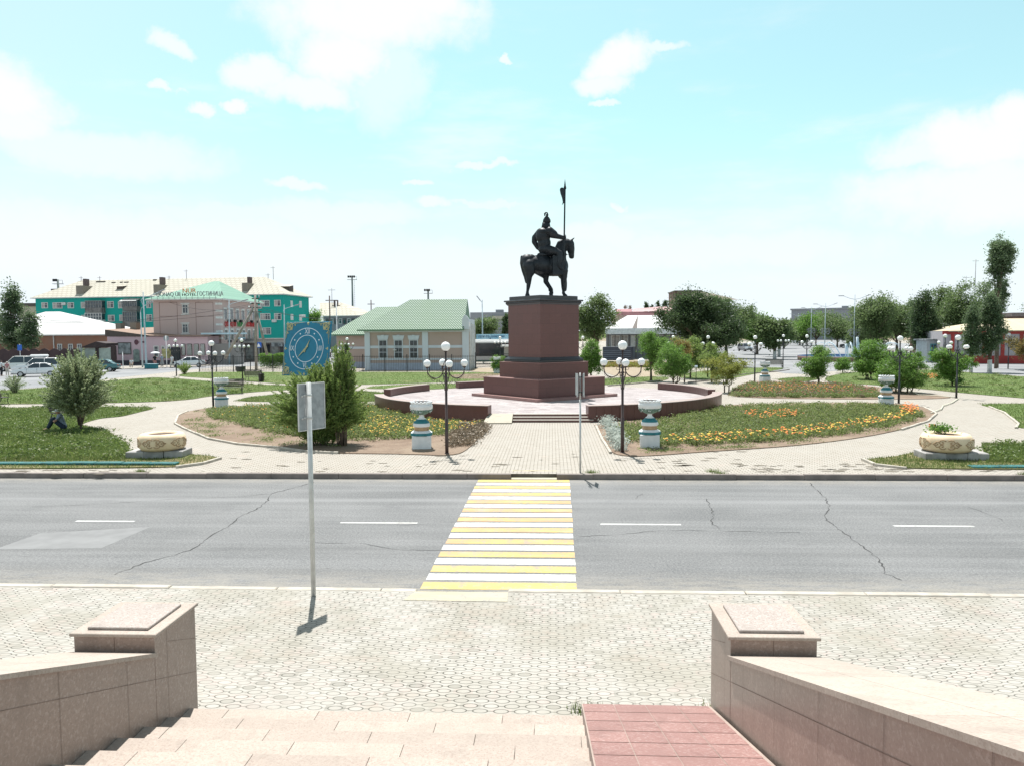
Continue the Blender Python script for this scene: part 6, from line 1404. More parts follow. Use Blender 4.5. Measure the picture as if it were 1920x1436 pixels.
for (ex, ey, eY) in ((0, 600, 104), (0, 592, 106), (300, 560, 118), (700, 585, 135), (700, 592, 130)):
    E = PY(ex, ey, eY)-bs; s0 = A0+Vector((rr.uniform(-.4, .4), 0, rr.uniform(-.4, .6))); mb.tube([s0.lerp(E, k/12)+Vector((0, 0, -1.2*4*(k/12)*(1-k/12))) for k in range(13)], .018, n=4)
mb.build('wires', BLK, t)
for (px, top, Y, lab) in ((619.5, 555, 150, 'thin dark pole with a hooked aerial left of the cream hipped roof'), (632, 565, 150, 'thin white pole in front of the grey-blue apartment house'), (697, 563, 170, 'far utility pole with a crossbar behind the green wing roof')):
    bs = Vector((colx(px, Y), Y, G)); z = PY(px, top, Y).z-G; t = thing('thin_pole', lab, 'pole', bs); mb = MB(); mb.tube([(0, 0, 0), (0, 0, z)], .12, n=6); mb.build('pole', DKB if px != 632 else WH, t); mb = MB(); mb.box(-.8, .8, -.06, .06, z-1, z-.85); mb.build('crossbar', DKB, t)
for (px, y0, top, Y, lab) in ((1825, 545, 487, 230, 'tall thin radio mast above the right trees'), (1765, 560, 528, 220, 'television aerial above the right trees, left one'), (1808, 550, 518, 220, 'television aerial near the tall radio mast'), (624, 600, 541, 190, 'thin curved aerial on the cream hipped roof')):
    bs = Vector((colx(px, Y), Y, G)); z = PY(px, top, Y).z-G; t = thing('aerial', lab, 'aerial', bs); mb = MB(); mb.tube([(0, 0, 0), (0, 0, z)], .12 if px == 1825 else .08, n=5); mb.build('mast', LMP, t); mb = MB(); mb.box(-.9, .9, -.04, .04, z-.5, z-.4); mb.build('rods', LMP, t)
# hoses on the lawn at the right
for pts, lab in (([(1690, 722), (1705, 733), (1722, 741), (1760, 743), (1790, 746)], 'pale hose lying on the earth below the right lamp'), ([(1797, 748), (1785, 756), (1768, 762), (1765, 768), (1752, 773), (1745, 776)], 'pale hose looped across the paving right of the flower bed')):
    mb = MB(); mb.tube([P(x, y)+Vector((0, 0, .05)) for x, y in pts], .03, n=6); o = mb.build('garden_hose', M('hose_pale', (.6, .57, .45), .5)); tag(o, lab, 'hose')
# ---------------------------------------------------------------- vegetation
def m_leaf(name, a, b, c=None, trans=.42, rough=.55):
    m, bs = newmat(name, rough, 0, .35); g = S(N('ShaderNodeNewGeometry').outputs['Random Per Island'])
    v = tc(); base = mix(g, a, b); base = mix(noise(v, .9, 3).step(.4, .7)*.55, base, [k*.62 for k in a])
    if c: base = mix(g.step(.86, .93), base, c)
    L(base, bs.inputs['Base Color'])
    t = N('ShaderNodeBsdfTranslucent'); L(mix(.5, base, [min(1, k*1.9) for k in b]), t.inputs[0]); mx = N('ShaderNodeMixShader'); mx.inputs[0].default_value = trans
    out = S.nt.nodes['Material Output']; L(S(bs.outputs[0]), mx.inputs[1]); L(S(t.outputs[0]), mx.inputs[2]); L(S(mx.outputs[0]), out.inputs[0]); return m
LF = dict(elm=m_leaf('leaf_elm', (0.072, 0.116, 0.041), (0.145, 0.203, 0.08)), pop=m_leaf('leaf_poplar', (0.065, 0.111, 0.052), (0.13, 0.182, 0.091), (.2, .24, .17)), shrub=m_leaf('leaf_shrub', (0.084, 0.168, 0.031), (0.161, 0.28, 0.063)),
          silver=m_leaf('leaf_silvery', (0.138, 0.179, 0.09), (0.275, 0.324, 0.179), (0.525, 0.562, 0.425)), tam=m_leaf('leaf_feathery', (0.106, 0.17, 0.046), (0.227, 0.308, 0.089), (.24, .27, .10)), yel=m_leaf('leaf_yellow_green', (0.143, 0.171, 0.033), (0.242, 0.264, 0.061), (.36, .34, .10)),
          dark=m_leaf('leaf_dark', (0.039, 0.07, 0.031), (0.077, 0.119, 0.049)), olive=m_leaf('leaf_olive', (0.154, 0.132, 0.044), (0.242, 0.187, 0.061), (.30, .2, .08)), grey=m_leaf('leaf_grey_artemisia', (.30, .34, .31), (.42, .46, .42)),
          grass=m_leaf('grass_blade', (0.09, 0.138, 0.036), (0.156, 0.21, 0.06), (.21, .21, .10), .3), marg=m_leaf('leaf_marigold', (0.103, 0.145, 0.041), (0.186, 0.235, 0.083), (.20, .20, .09)), dry=m_leaf('dry_stems', (.20, .15, .10), (.32, .26, .19), None, .1))
BARK = M('bark', (.14, .105, .08), .95, .35, 6, bmp=.5); BARKW = M('whitewashed_bark', (.62, .62, .60), .9, .15, 4)
def leafmesh(C, L_, W, rng, up=.3, droop=0.0):
    n = len(C); d1 = rng.normal(size=(n, 3)); d1[:, 2] = d1[:, 2]*.7+up; d1 /= np.linalg.norm(d1, axis=1)[:, None]
    d2 = rng.normal(size=(n, 3)); d2 -= (d2*d1).sum(1)[:, None]*d1; d2 /= np.linalg.norm(d2, axis=1)[:, None]
    s = rng.uniform(.65, 1.3, size=(n, 1)); a = d1*L_*.5*s; b = d2*W*.5*s
    V = np.stack([C-a, C+b, C+a, C-b], 1).reshape(-1, 3); return V
def mesh_quads(name, V, mat, k=4):
    me = bpy.data.meshes.new(name); n = len(V)//k
    me.vertices.add(len(V)); me.vertices.foreach_set('co', V.astype(np.float32).ravel())
    me.loops.add(len(V)); me.loops.foreach_set('vertex_index', np.arange(len(V), dtype=np.int32))
    me.polygons.add(n); me.polygons.foreach_set('loop_start', np.arange(0, len(V), k, dtype=np.int32)); me.polygons.foreach_set('loop_total', np.full(n, k, dtype=np.int32))
    me.materials.append(mat); me.update(calc_edges=True); me.validate(); return me
def link(name, me, parent=None):
    o = bpy.data.objects.new(name, me); COL.objects.link(o)
    if parent is not None: o.parent = parent
    return o
def crown_points(rng, n, rx, ry, rz, zc, clumps, rc, shape='round', gap=.0):
    """leaf positions in clumps spread through the crown volume"""
    u = rng.normal(size=(clumps, 3)); u /= np.linalg.norm(u, axis=1)[:, None]; r = rng.uniform(.25, 1, size=(clumps, 1))**.55
    c = u*r
    if shape == 'round':       # several overlapping lobes give an uneven outline
        nl = 11; lu = rng.normal(size=(nl, 3)); lu /= np.linalg.norm(lu, axis=1)[:, None]; lc = lu*rng.uniform(.25, .72, (nl, 1)); lr = rng.uniform(.28, .50, nl)
        k = rng.integers(0, nl, clumps); c = lc[k]+u*r*lr[k][:, None]; c /= max(1e-6, np.percentile(np.abs(c), 99)); m = c[:, 2] < -.3; c[m, :2] *= .85
    if shape == 'poplar': c[:, 0] += .18*np.sin(c[:, 2]*5+rng.uniform(0, 6)); c[:, 1] += .18*np.sin(c[:, 2]*4)
    if shape == 'poplar': t = (c[:, 2]+1)/2; k = np.clip(1.15-.6*t, .3, 1)[:, None]; c[:, :2] *= k
    if shape == 'bush': c[:, 2] = np.abs(c[:, 2])*1.7-.75; k = np.sqrt(np.clip(1-((c[:, 2]+.1)/1.15)**2, .05, 1)); c[:, :2] = c[:, :2]/np.maximum(.35, np.linalg.norm(c[:, :2], axis=1))[:, None]*(rng.uniform(.15, 1, clumps)**.5*k)[:, None]
    C = c*[rx, ry, rz]; C[:, 2] += zc
    w = rng.uniform(.5, 1.5, clumps); w /= w.sum(); idx = rng.choice(clumps, n, p=w)
    off = rng.normal(size=(n, 3))*.5; off[:, 2] *= .75
    R = rc*rng.uniform(.6, 1.35, clumps)
    return C[idx]+off*R[idx][:, None], C
def limbs(mb, C, base_r, h0, rng, k=9, lean=(0, 0), top=None):
    order = rng.permutation(len(C))[:k]; 
    for i in order:
        p = Vector(C[i]); z0 = h0*rng.uniform(.6, 1.0)+.2*max(0, p.z-h0); s = Vector((0, 0, min(z0, p.z*.8)))
        m = s.lerp(p, .5)+Vector((0, 0, .12*(p-s).length)); mb.tube([s, m, p], [base_r*.5, base_r*.32, base_r*.12], n=6)
def tree(label, base, h, w, kind='elm', shape='round', crown_z=None, n=6000, leaf=.3, clumps=60, rc=None, seed=1, trunk=.2, white=False, group=None, name='tree', cat='tree', depth=None, stems=1, lw=.5, up=.3, airy=1):
    import re
    m_ = re.search(r'\b(bush|tree|poplar|elm|plant)\b', label)
    if m_ and name == 'tree' and m_.group(1) == 'bush': name = cat = 'bush'
    rng = np.random.default_rng(seed); t = thing(name, label, cat, base, 0, group)
    cz = crown_z if crown_z is not None else h*.25; rz = (h-cz)/2; rc = rc or w*.16
    pts, C = crown_points(rng, n, max(.05, w/2-rc*.5), max(.05, (depth or w)/2-rc*.5), max(.1, rz-rc*.4), cz+rz, clumps, rc, shape)
    pts = pts[pts[:, 2] > .06]
    link('crown', mesh_quads('crown', leafmesh(pts, leaf, leaf*lw, rng, up), LF[kind]), t)
    mb = MB(); 
    for s in range(stems):
        dx = rng.uniform(-.1, .1)*w*(stems > 1); dy = rng.uniform(-.1, .1)*w*(stems > 1)
        tp = (dx*3, dy*3, cz+rz*(1.2 if shape != 'poplar' else 1.6)); pt = [(dx, dy, -.1), (dx*1.1, dy*1.1, .4), (dx*1.8+rng.uniform(-.1, .1)*trunk, dy*1.8, cz*.9+.1), tp]
        if white: mb.tube([pt[0], (dx, dy, 1.3)], [trunk*1.12, trunk*1.02], 1, n=9)
        mb.tube([pt[0] if not white else (dx, dy, 1.3), (dx*1.1, dy*1.1, max(.5, 1.35 if white else .5)), pt[2], pt[3]], [trunk*1.1, trunk, trunk*.75, trunk*.2], n=9)
    limbs(mb, C, trunk*.8, max(cz, .3), rng, 14 if shape != 'poplar' else 10)
    link('trunk', mb.build('trunk', [BARK, BARKW]).data, t) if False else None
    o = mb.build('trunk', [BARK, BARKW], t)
    return t
def tpx(label, x0, x1, ytop, base_px, ycrown=None, Y=None, **kw):
    """tree from its picture extents: base pixel on the ground, or a depth Y"""
    if Y is None: b = P(*base_px); Y = b.y
    else: b = Vector((colx(base_px[0], Y), Y, G))
    w = PY(x1, 640, Y).x-PY(x0, 640, Y).x; h = PY((x0+x1)/2, ytop, Y).z-G
    cz = PY((x0+x1)/2, ycrown, Y).z-G if ycrown else None
    return tree(label, b, h, w, crown_z=cz, **kw)
def shoots(label, base, h, w, kind='tam', nst=300, per=90, leaf=.1, lw=.3, seed=1, r0=.25, z0=.0, start=.25, spread=.07, trunk=.03, thmax=105, name='bush', cat='bush', depth=None, dx=0, visible=16):
    rng = np.random.default_rng(seed); t = thing(name, label, cat, base)
    ph = rng.uniform(0, 2*np.pi, nst); th = np.radians(thmax)*rng.uniform(0, 1, nst)**.75; rad = rng.uniform(.62, 1.12, nst)
    hw = np.array([w/2, (depth or w)/2]); zc = z0+(h-z0)*.42
    E = np.stack([hw[0]*np.sin(th)*np.cos(ph)*rad+dx*np.cos(th), hw[1]*np.sin(th)*np.sin(ph)*rad, zc+np.where(np.cos(th) > 0, (h-zc), zc)*np.cos(th)*rad], 1); E[:, 2] = np.maximum(E[:, 2], .1)
    S0 = np.stack([r0*np.cos(ph)*rng.uniform(0, 1, nst), r0*np.sin(ph)*rng.uniform(0, 1, nst), np.full(nst, z0*.5)], 1); Cp = S0+(E-S0)*[.35, .35, .62]+np.array([0, 0, 1])*(h*.10)
    tt = start+(1-start)*rng.uniform(0, 1, (nst, per))**.8; tt = tt[..., None]
    Pt = (1-tt)**2*S0[:, None]+2*tt*(1-tt)*Cp[:, None]+tt**2*E[:, None]; Tg = 2*(1-tt)*(Cp-S0)[:, None]+2*tt*(E-Cp)[:, None]; Tg /= np.linalg.norm(Tg, axis=2)[..., None]
    Pt = (Pt+rng.normal(size=Pt.shape)*spread*(1.15-tt)).reshape(-1, 3); Tg = Tg.reshape(-1, 3)
    n = len(Pt); d1 = Tg+rng.normal(size=(n, 3))*.55; d1 /= np.linalg.norm(d1, axis=1)[:, None]; d2 = rng.normal(size=(n, 3)); d2 -= (d2*d1).sum(1)[:, None]*d1; d2 /= np.linalg.norm(d2, axis=1)[:, None]
    s = rng.uniform(.6, 1.3, size=(n, 1)); a = d1*leaf*.5*s; b = d2*leaf*lw*.5*s; V = np.stack([Pt-a, Pt+b, Pt+a, Pt-b], 1).reshape(-1, 3); V[:, 2] = np.maximum(V[:, 2], .01)
    link('foliage', mesh_quads('foliage', V, LF[kind]), t)
    mb = MB()
    for i in rng.permutation(nst)[:visible]:
        mb.tube([tuple((1-u)**2*S0[i]+2*u*(1-u)*Cp[i]+u*u*E[i]) for u in (0, .25, .5, .75, .95)], [trunk, trunk*.8, trunk*.6, trunk*.4, trunk*.2], n=6)
    if z0 > 0: mb.tube([(0, 0, -.05), (.03, 0, z0*.6), (0, 0, z0*1.3)], [trunk*2.4, trunk*2, trunk*1.4], n=8)
    mb.build('stems', [BARK], t); return t
# left side
tpx('tall dark poplar at the left edge behind the parked cars', -4, 44, 522, (27, 680), 668, Y=112, kind='pop', shape='poplar', n=9000, leaf=.34, clumps=110, rc=.75, seed=2, trunk=.32)
tpx('smaller poplar right of the tall poplar at the left edge', 36, 78, 583, (57, 677), 662, Y=110, kind='pop', shape='poplar', n=5000, leaf=.3, clumps=60, rc=.6, seed=3, trunk=.16)
tpx('dark tree cut by the left edge of the picture', -60, 6, 560, (-20, 680), 660, Y=120, kind='elm', n=5000, leaf=.35, clumps=60, seed=4, trunk=.25)
tpx('green tree between the teal block and the grey-blue apartments', 568, 614, 566, (590, 650), 640, Y=170, kind='shrub', n=5000, leaf=.42, clumps=70, seed=5, trunk=.3)
tpx('far tree top behind the green wing roof', 665, 700, 578, (684, 650), 620, Y=205, kind='elm', n=2500, leaf=.45, clumps=40, seed=6)
tpx('leafy tree behind the white lamp post, left of the pedestal', 884, 942, 588, (912, 645), 635, Y=140, kind='elm', n=7000, leaf=.34, clumps=90, seed=7)
tpx('narrow dark tree against the left side of the pedestal', 935, 962, 592, (950, 648), 640, Y=135, kind='dark', n=4000, leaf=.34, clumps=60, seed=8)
# behind the monument on the right
tpx('dark elm just right of the pedestal top', 1078, 1162, 549, (1120, 690), 652, Y=108, kind='elm', n=15000, leaf=.28, clumps=110, rc=1.0, seed=9, trunk=.25, depth=5.5)
tpx('dense green column bush right of the pedestal', 1088, 1130, 634, (1108, 712), 708, Y=70, kind='shrub', shape='bush', n=14000, leaf=.12, clumps=160, rc=.32, seed=10, trunk=.08)
tpx('round green tree left of the bushes by the glazed shelter', 1183, 1258, 606, (1221, 709), 688, Y=68, kind='shrub', n=14000, leaf=.13, clumps=110, rc=.45, seed=11, trunk=.1)
tpx('dark broad bush behind the right end of the terrace wall', 1228, 1300, 640, (1262, 716), 715, Y=58, kind='shrub', shape='bush', n=20000, leaf=.10, clumps=150, rc=.3, seed=12, trunk=.06, stems=3)
tpx('reddish green tree between the two dark bushes', 1262, 1306, 636, (1284, 712), 690, Y=66, kind='olive', n=7000, leaf=.13, clumps=70, rc=.35, seed=13, trunk=.06)
tpx('green tree behind the reddish one, under the elm', 1262, 1330, 628, (1295, 706), 700, Y=72, kind='tam', n=14000, leaf=.13, clumps=120, rc=.4, seed=14, trunk=.08)
tpx('green bushy tree around the dark lamp', 1308, 1360, 646, (1335, 708), 702, Y=66, kind='tam', n=12000, leaf=.11, clumps=110, rc=.32, seed=15, trunk=.07)
tpx('loose yellow-green tree left of the red flower bed', 1322, 1412, 652, (1362, 738), 722, Y=55, kind='yel', n=11000, leaf=.10, clumps=110, rc=.3, seed=16, trunk=.045, stems=2)
tpx('very large dark elm over the street, left part', 1236, 1384, 546, (1318, 690), 672, Y=98, kind='dark', n=46000, leaf=.26, clumps=230, rc=1.0, seed=17, trunk=.35, depth=8)
tpx('very large elm over the street, right part', 1335, 1455, 558, (1362, 672), 650, Y=128, kind='elm', n=24000, leaf=.30, clumps=150, rc=1.1, seed=18, trunk=.32, depth=8)
for i, (x0, x1, yt, bx_, Yc) in enumerate([(1400, 1478, 590, 1453, 122), (1425, 1488, 602, 1461, 135), (1380, 1450, 585, 1420, 150), (1452, 1500, 600, 1470, 200), (1470, 1540, 590, 1500, 250), (1495, 1580, 588, 1530, 240), (1530, 1622, 583, 1570, 215)]):
    tpx(['tree with a whitewashed trunk on the street island', 'second whitewashed tree on the street island, just right', 'tree filling the gap behind the island trees', 'far tree at the end of the street, left of the bus', 'far tree above the distant coach', 'far tree between the third and second street lights', 'far tree left of the tallest street light'][i], x0, x1, yt, (bx_, 668), 650 if i < 3 else 642, Y=Yc, kind=['elm', 'elm', 'shrub', 'elm', 'elm', 'shrub', 'elm'][i], n=11000, leaf=.36+Yc*.0006, clumps=120, seed=20+i, trunk=.25, white=i < 2)
for i, (x0, x1, yt, bx_, Yc, kd) in enumerate([(1598, 1690, 556, 1640, 150, 'elm'), (1645, 1735, 550, 1682, 158, 'elm'), (1588, 1655, 568, 1612, 170, 'elm'), (1738, 1815, 543, 1770, 160, 'elm'), (1765, 1845, 530, 1805, 150, 'elm'), (1795, 1872, 538, 1832, 170, 'elm'), (1680, 1760, 560, 1720, 175, 'elm')]):
    tpx(['large round elm right of the tallest street light', 'large elm behind the dark poplar, left side', 'lower tree behind the tallest street light', 'elm behind the red-trimmed building, left one', 'highest elm behind the red-trimmed building', 'elm between the two slim poplars, far behind', 'elm filling the gap behind the dark poplar'][i], x0, x1, yt, (bx_, 660), 648, Y=Yc, kind=kd, n=15000, leaf=.38, clumps=150, seed=30+i, trunk=.3)
tpx('broad dark poplar with a whitewashed foot behind the fountain', 1698, 1768, 544, (1733, 676), 660, Y=112, kind='dark', shape='poplar', n=13000, leaf=.28, clumps=130, rc=.8, seed=40, trunk=.3, white=True)
tpx('slim poplar with a whitewashed trunk, left of the tall poplar', 1803, 1838, 568, (1822, 702), 676, Y=80, kind='pop', shape='poplar', n=9000, leaf=.18, clumps=110, rc=.45, seed=41, trunk=.16, white=True)
def join(main, extra):
    for o in [o for o in bpy.data.objects if o.parent == extra]: o.parent = main; o.location = extra.location-main.location
    bpy.data.objects.remove(extra)
tall = tpx('very tall poplar standing above all the right trees, with a whitewashed trunk', 1843, 1898, 545, (1857, 703), 674, Y=80, kind='pop', shape='poplar', n=15000, leaf=.18, clumps=140, rc=.5, seed=42, trunk=.2, white=True)
tall2 = tpx('upper part', 1842, 1904, 434, (1868, 690), 545, Y=88, kind='pop', n=16000, leaf=.2, clumps=120, rc=.55, seed=43, trunk=.14)
tall3 = tpx('middle part', 1860, 1888, 520, (1872, 692), 600, Y=89, kind='pop', n=4000, leaf=.2, clumps=50, rc=.45, seed=44, trunk=.1)
join(tall, tall2); join(tall, tall3)
tpx('olive brown tree at the right edge', 1893, 1965, 612, (1930, 688), 680, Y=84, kind='olive', n=9000, leaf=.16, clumps=90, rc=.5, seed=45, trunk=.1)
tpx('tree behind the roofs at the far right edge', 1898, 1960, 572, (1930, 650), 640, Y=180, kind='elm', n=3500, leaf=.4, clumps=50, seed=46)
# bushes on the right lawns
tpx('small round dark green tree behind the red flower bed', 1503, 1573, 643, (1535, 722), 712, kind='shrub', n=15000, leaf=.12, clumps=110, rc=.32, seed=50, trunk=.08)
tpx('small low green bush right of the small round tree', 1565, 1598, 668, (1580, 700), 698, kind='shrub', shape='bush', n=5000, leaf=.12, clumps=50, seed=51, trunk=.05)
tpx('tall bush left of the biggest right bush', 1594, 1668, 630, (1632, 712), 708, kind='shrub', shape='bush', n=18000, leaf=.13, clumps=130, rc=.38, seed=52, trunk=.06, stems=3)
tpx('biggest round bush behind the right lamp and urn', 1638, 1734, 652, (1690, 736), 735, kind='shrub', shape='bush', n=26000, leaf=.11, clumps=170, rc=.34, seed=53, trunk=.06, stems=3)
tpx('round bush around the lamp right of the fountain', 1748, 1824, 652, (1785, 724), 714, kind='shrub', n=16000, leaf=.12, clumps=120, rc=.34, seed=54, trunk=.06, stems=2)
# left bushes
B_ = P(600, 838); bigb = shoots('tall feathery green bush standing before the clock', B_+Vector((-.12, .5, 0)), 2.95, 3.7, 'tam', 850, 130, .105, .30, 60, .45, 0, .12, .085, .03, depth=2.4)
bigb2 = shoots('upper shoots', P(634, 840)+Vector((0, .5, 0)), 3.8, 1.45, 'tam', 190, 130, .10, .3, 61, .2, 0, .2, .07, .03, 80)
join(bigb, bigb2)
shoots('silvery leaved round bush sheltering the sitting man', P(149, 806)+Vector((0, .1, 0)), 3.5, 3.0, 'silver', 560, 85, .095, .52, 67, .12, .45, .30, .10, .024, 112)
shoots('small wispy bush at the street edge on the far left', P(28, 737), 1.35, 2.0, 'silver', 90, 50, .11, .2, 63, .15, 0, .15, .06, .02, 85)
shoots('small wispy bush at the foot of the street corner lamp', P(346, 702), 1.4, 1.7, 'tam', 70, 50, .13, .2, 64, .15, 0, .15, .07, .02, 85)
tpx('leafy dark plant left of the pedestal behind the fence', 915, 948, 664, (936, 700), 698, kind='shrub', shape='bush', n=6000, leaf=.12, clumps=60, seed=65, trunk=.04, name='bush', cat='bush')
tpx('small tree with thin crown before the left wing of the green-roofed building', 640, 660, 640, (651, 700), 690, kind='elm', n=2200, leaf=.13, clumps=30, seed=66, trunk=.05)
rng = np.random.default_rng(70); a, c = P(478, 692), P(545, 694)
n_ = 22000; pts = np.stack([rng.uniform(-.05, c.x-a.x+2, n_), rng.uniform(-.9, .9, n_), rng.uniform(0, 1, n_)**.6*1.85], 1); pts[:, 2] += .12*np.sin(pts[:, 0]*3)
o = link('clipped_hedge', mesh_quads('hedge', leafmesh(pts, .13, .08, rng), LF['shrub'])); o.location = (a.x, a.y+2.2, G); tag(o, 'long clipped green hedge behind the railing, left of the clock', 'hedge')
# distant wood along the horizon, which reads as one mass
rng = np.random.default_rng(71); pts = []
for k in range(520):
    Y = rng.uniform(430, 620); x = rng.uniform(-520, 560); h = rng.uniform(4, 8.5); m = 26; p = rng.normal(size=(m, 3))*[4.5, 3, h*.28]+[x, Y, h*.55]; pts.append(p)
pts = np.concatenate(pts); pts = pts[pts[:, 2] > 0]
o = link('far_trees', mesh_quads('far_trees', leafmesh(pts, 3.2, 2.4, rng), LF['elm'])); tag(o, 'distant line of trees along the horizon', 'trees', kind='stuff')
tz = 0
for i, (px, yt, w_, Yc, kd) in enumerate([(1172, 573, 3, 240, 'bare'), (1181, 570, 3, 240, 'bare'), (1212, 567, 5, 235, 'pop'), (1222, 571, 4, 235, 'pop'), (1233, 562, 6, 235, 'pop'), (1246, 560, 7, 235, 'pop'), (1262, 566, 6, 235, 'pop')]):
    tpx(['thin bare tree top over the maroon roof, left', 'second thin bare tree top over the maroon roof', 'tiny far poplar over the pink roof, leftmost', 'tiny low far poplar over the pink roof, second', 'far poplar over the pink roof, third', 'tallest far poplar over the pink roof', 'far poplar touching the brown tower'][i], px-w_, px+w_, yt, (px, 600), 592, Y=Yc, kind='dark' if kd == 'pop' else 'dry', shape='poplar', n=250 if kd == 'bare' else 1200, leaf=.5, clumps=14 if kd == 'bare' else 30, rc=.5, seed=80+i, trunk=.15, lw=.3, up=1.5)
# ---------------------------------------------------------------- grass blades and flowers
def inpoly(x, y, poly):
    r = np.zeros(len(x), bool); n = len(poly)
    for i in range(n):
        (x0, y0), (x1, y1) = poly[i], poly[(i+1) % n]
        c = ((y0 > y) != (y1 > y)) & (x < (x1-x0)*(y-y0)/(y1-y0+1e-9)+x0); r ^= c
    return r
RM = np.array(ROT)
def ground(px, py):
    v = np.stack([(px-960)/F, -(py-718)/F, -np.ones_like(px)], 1) @ RM.T; t = (G-CAM.z)/v[:, 2]; return np.array(CAM)+v*t[:, None]
def sample(poly, n, rng, pw=1.6):
    """points spread over a patch of ground, denser nearby"""
    g = np.array([tuple(P(a, b))[:2] for a, b in poly]); out = []; lo, hi = g.min(0), g.max(0); hi = np.minimum(hi, [80, 120]); lo = np.maximum(lo, [-80, 0]); tot = 0
    while tot < n:
        q_ = rng.uniform(lo, hi, size=(n*4, 2)); q_ = q_[inpoly(q_[:, 0], q_[:, 1], [tuple(a) for a in g])]
        if len(q_) == 0: continue
        q_ = q_[rng.uniform(0, 1, len(q_)) < np.clip((lo[1]/np.maximum(q_[:, 1], 1))**pw, .05, 1)]; out.append(q_); tot += len(q_)
    q_ = np.concatenate(out)[:n]; return np.concatenate([q_, np.full((n, 1), G+.03)], 1)
def blades(C, h, w, rng, lean=.5):
    n = len(C); d_ = rng.normal(size=(n, 3)); d_[:, 2] = 0; d_ /= np.linalg.norm(d_, axis=1)[:, None]; s = h*rng.uniform(.5, 1.4, (n, 1)); e = np.cross(d_, [0, 0, 1])
    tip = C+np.array([0, 0, 1])*s+e*s*lean*rng.uniform(-1, 1, (n, 1)); return np.stack([C-d_*w*.5, C+d_*w*.5, tip], 1).reshape(-1, 3)
rng = np.random.default_rng(90)
dens = dict(a=70000, b=50000, c=30000, d=15000, e=2500, f=4000, g=9000, h=18000, i=30000, j=2000, k=5000)
for k, poly in LAWNS.items():
    C = sample(poly, dens[k], rng); V = blades(C, .075, .022, rng)
    o = link('grass', mesh_quads('grass', V, LF['grass'], 3)); tag(o, {'a': 'rough green grass around the sitting man', 'b': 'grass of the long lawn behind the silvery bush', 'c': 'grass before the railing', 'd': 'grass strip behind the big bush', 'e': 'thin grass wedge by the terrace', 'f': 'grass behind the right wall', 'g': 'grass at the right edge beyond the paving', 'h': 'grass right of the right tyre planter', 'i': 'grass of the right lawn', 'j': 'grass sliver behind the far urn', 'k': 'grass behind the yellow-green tree'}[k], 'grass', kind='stuff')
for k, poly in DRY.items():
    C = sample(poly, 7000, rng); o = link('dry_grass', mesh_quads('dry_grass', blades(C, .07, .02, rng), LF['dry' if rng.random() < 0 else 'grass'], 3)); tag(o, 'sparse dry grass behind the %s teal kerb' % ('left' if k == 'a' else 'right'), 'grass', kind='stuff')
plants_pending = 1
# tufts of broader weeds in the near lawns
def tufts(poly, m, k, h, leafw, mat, label, name='weeds', rr=.16, z=.0):
    C = sample(poly, m, rng); C = np.repeat(C, k, 0)+rng.normal(size=(m*k, 3))*[rr, rr, .0]; V = leafmesh(C+np.array([0, 0, 1])*rng.uniform(.02, h, (m*k, 1)), leafw*2, leafw, rng, .4)
    o = link(name, mesh_quads(name, V, LF[mat])); tag(o, label, 'weeds', kind='stuff')
tufts(LAWNS['a'], 240, 45, .2, .05, 'grass', 'leafy weed tufts in the near left lawn'); tufts(LAWNS['b'], 160, 40, .18, .06, 'grass', 'leafy weed tufts in the long left lawn'); tufts(LAWNS['i'], 90, 40, .18, .06, 'grass', 'weed tufts in the right lawn'); tufts(LAWNS['h'], 60, 40, .18, .05, 'grass', 'weed tufts right of the right tyre planter')
def flowers(name, label, poly, n, cols, size=.05, zr=(.22, .34), cat='flowers'):
    C = sample(poly, n, rng, 1.0); rings = []
    mats = [M('petal_'+c, dict(orange=(.62, .18, .03), yellow=(.68, .50, .07), red=(.38, .045, .03), amber=(.62, .30, .04), brick=(.22, .07, .04))[c], .7, .2, 9) for c in cols]
    which = rng.integers(0, len(cols), n); me = bpy.data.meshes.new(name); V = []; Fc = []; Mi = []
    for i in range(n):
        x, y, z = C[i]; z = G+rng.uniform(*zr); s = size*rng.uniform(.7, 1.25); k = len(V); tx, ty = rng.uniform(-.4, .4, 2)
        V.append((x, y, z+s*.55)); 
        for j in range(6): a = j*math.pi/3; V.append((x+s*math.cos(a), y+s*math.sin(a), z+s*(tx*math.cos(a)+ty*math.sin(a))))
        for j in range(6): Fc.append((k, k+1+j, k+1+(j+1) % 6)); Mi.append(int(which[i]))
    me.from_pydata(V, [], Fc); [me.materials.append(m) for m in mats]; me.polygons.foreach_set('material_index', Mi); o = link(name, me); tag(o, label, cat, kind='stuff')
def plants(label, poly, m, k, h, leaf, mat, name='bedding_plants', rr=.12, pw=1.0):
    C = sample(poly, int(m*1.5), rng, pw)
    if name == 'bedding_plants' and m > 900:      # planted in curved rows with soil between
        rw = ((C[:, 1]+.035*(C[:, 0]-5)**2*(1 if C[:, 0].mean() > 0 else 0)+.04*(C[:, 0]+5)**2*(C[:, 0].mean() < 0))/.62) % 1; C = C[(rw < .66) | (rng.uniform(0, 1, len(C)) < .18)]
    C = C[:m]; m = len(C); hh = h*rng.uniform(.6, 1.25, (m, 1)); C = np.repeat(C, k, 0); hh = np.repeat(hh, k, 0); off = rng.normal(size=(m*k, 3))*[rr, rr, 0]; zz = rng.uniform(0, 1, (m*k, 1))*hh
    V = leafmesh(C+off+np.array([0, 0, 1])*zz, leaf, leaf*.5, rng, .4); o = link(name, mesh_quads(name, V, LF[mat])); tag(o, label, 'bedding plants', kind='stuff')
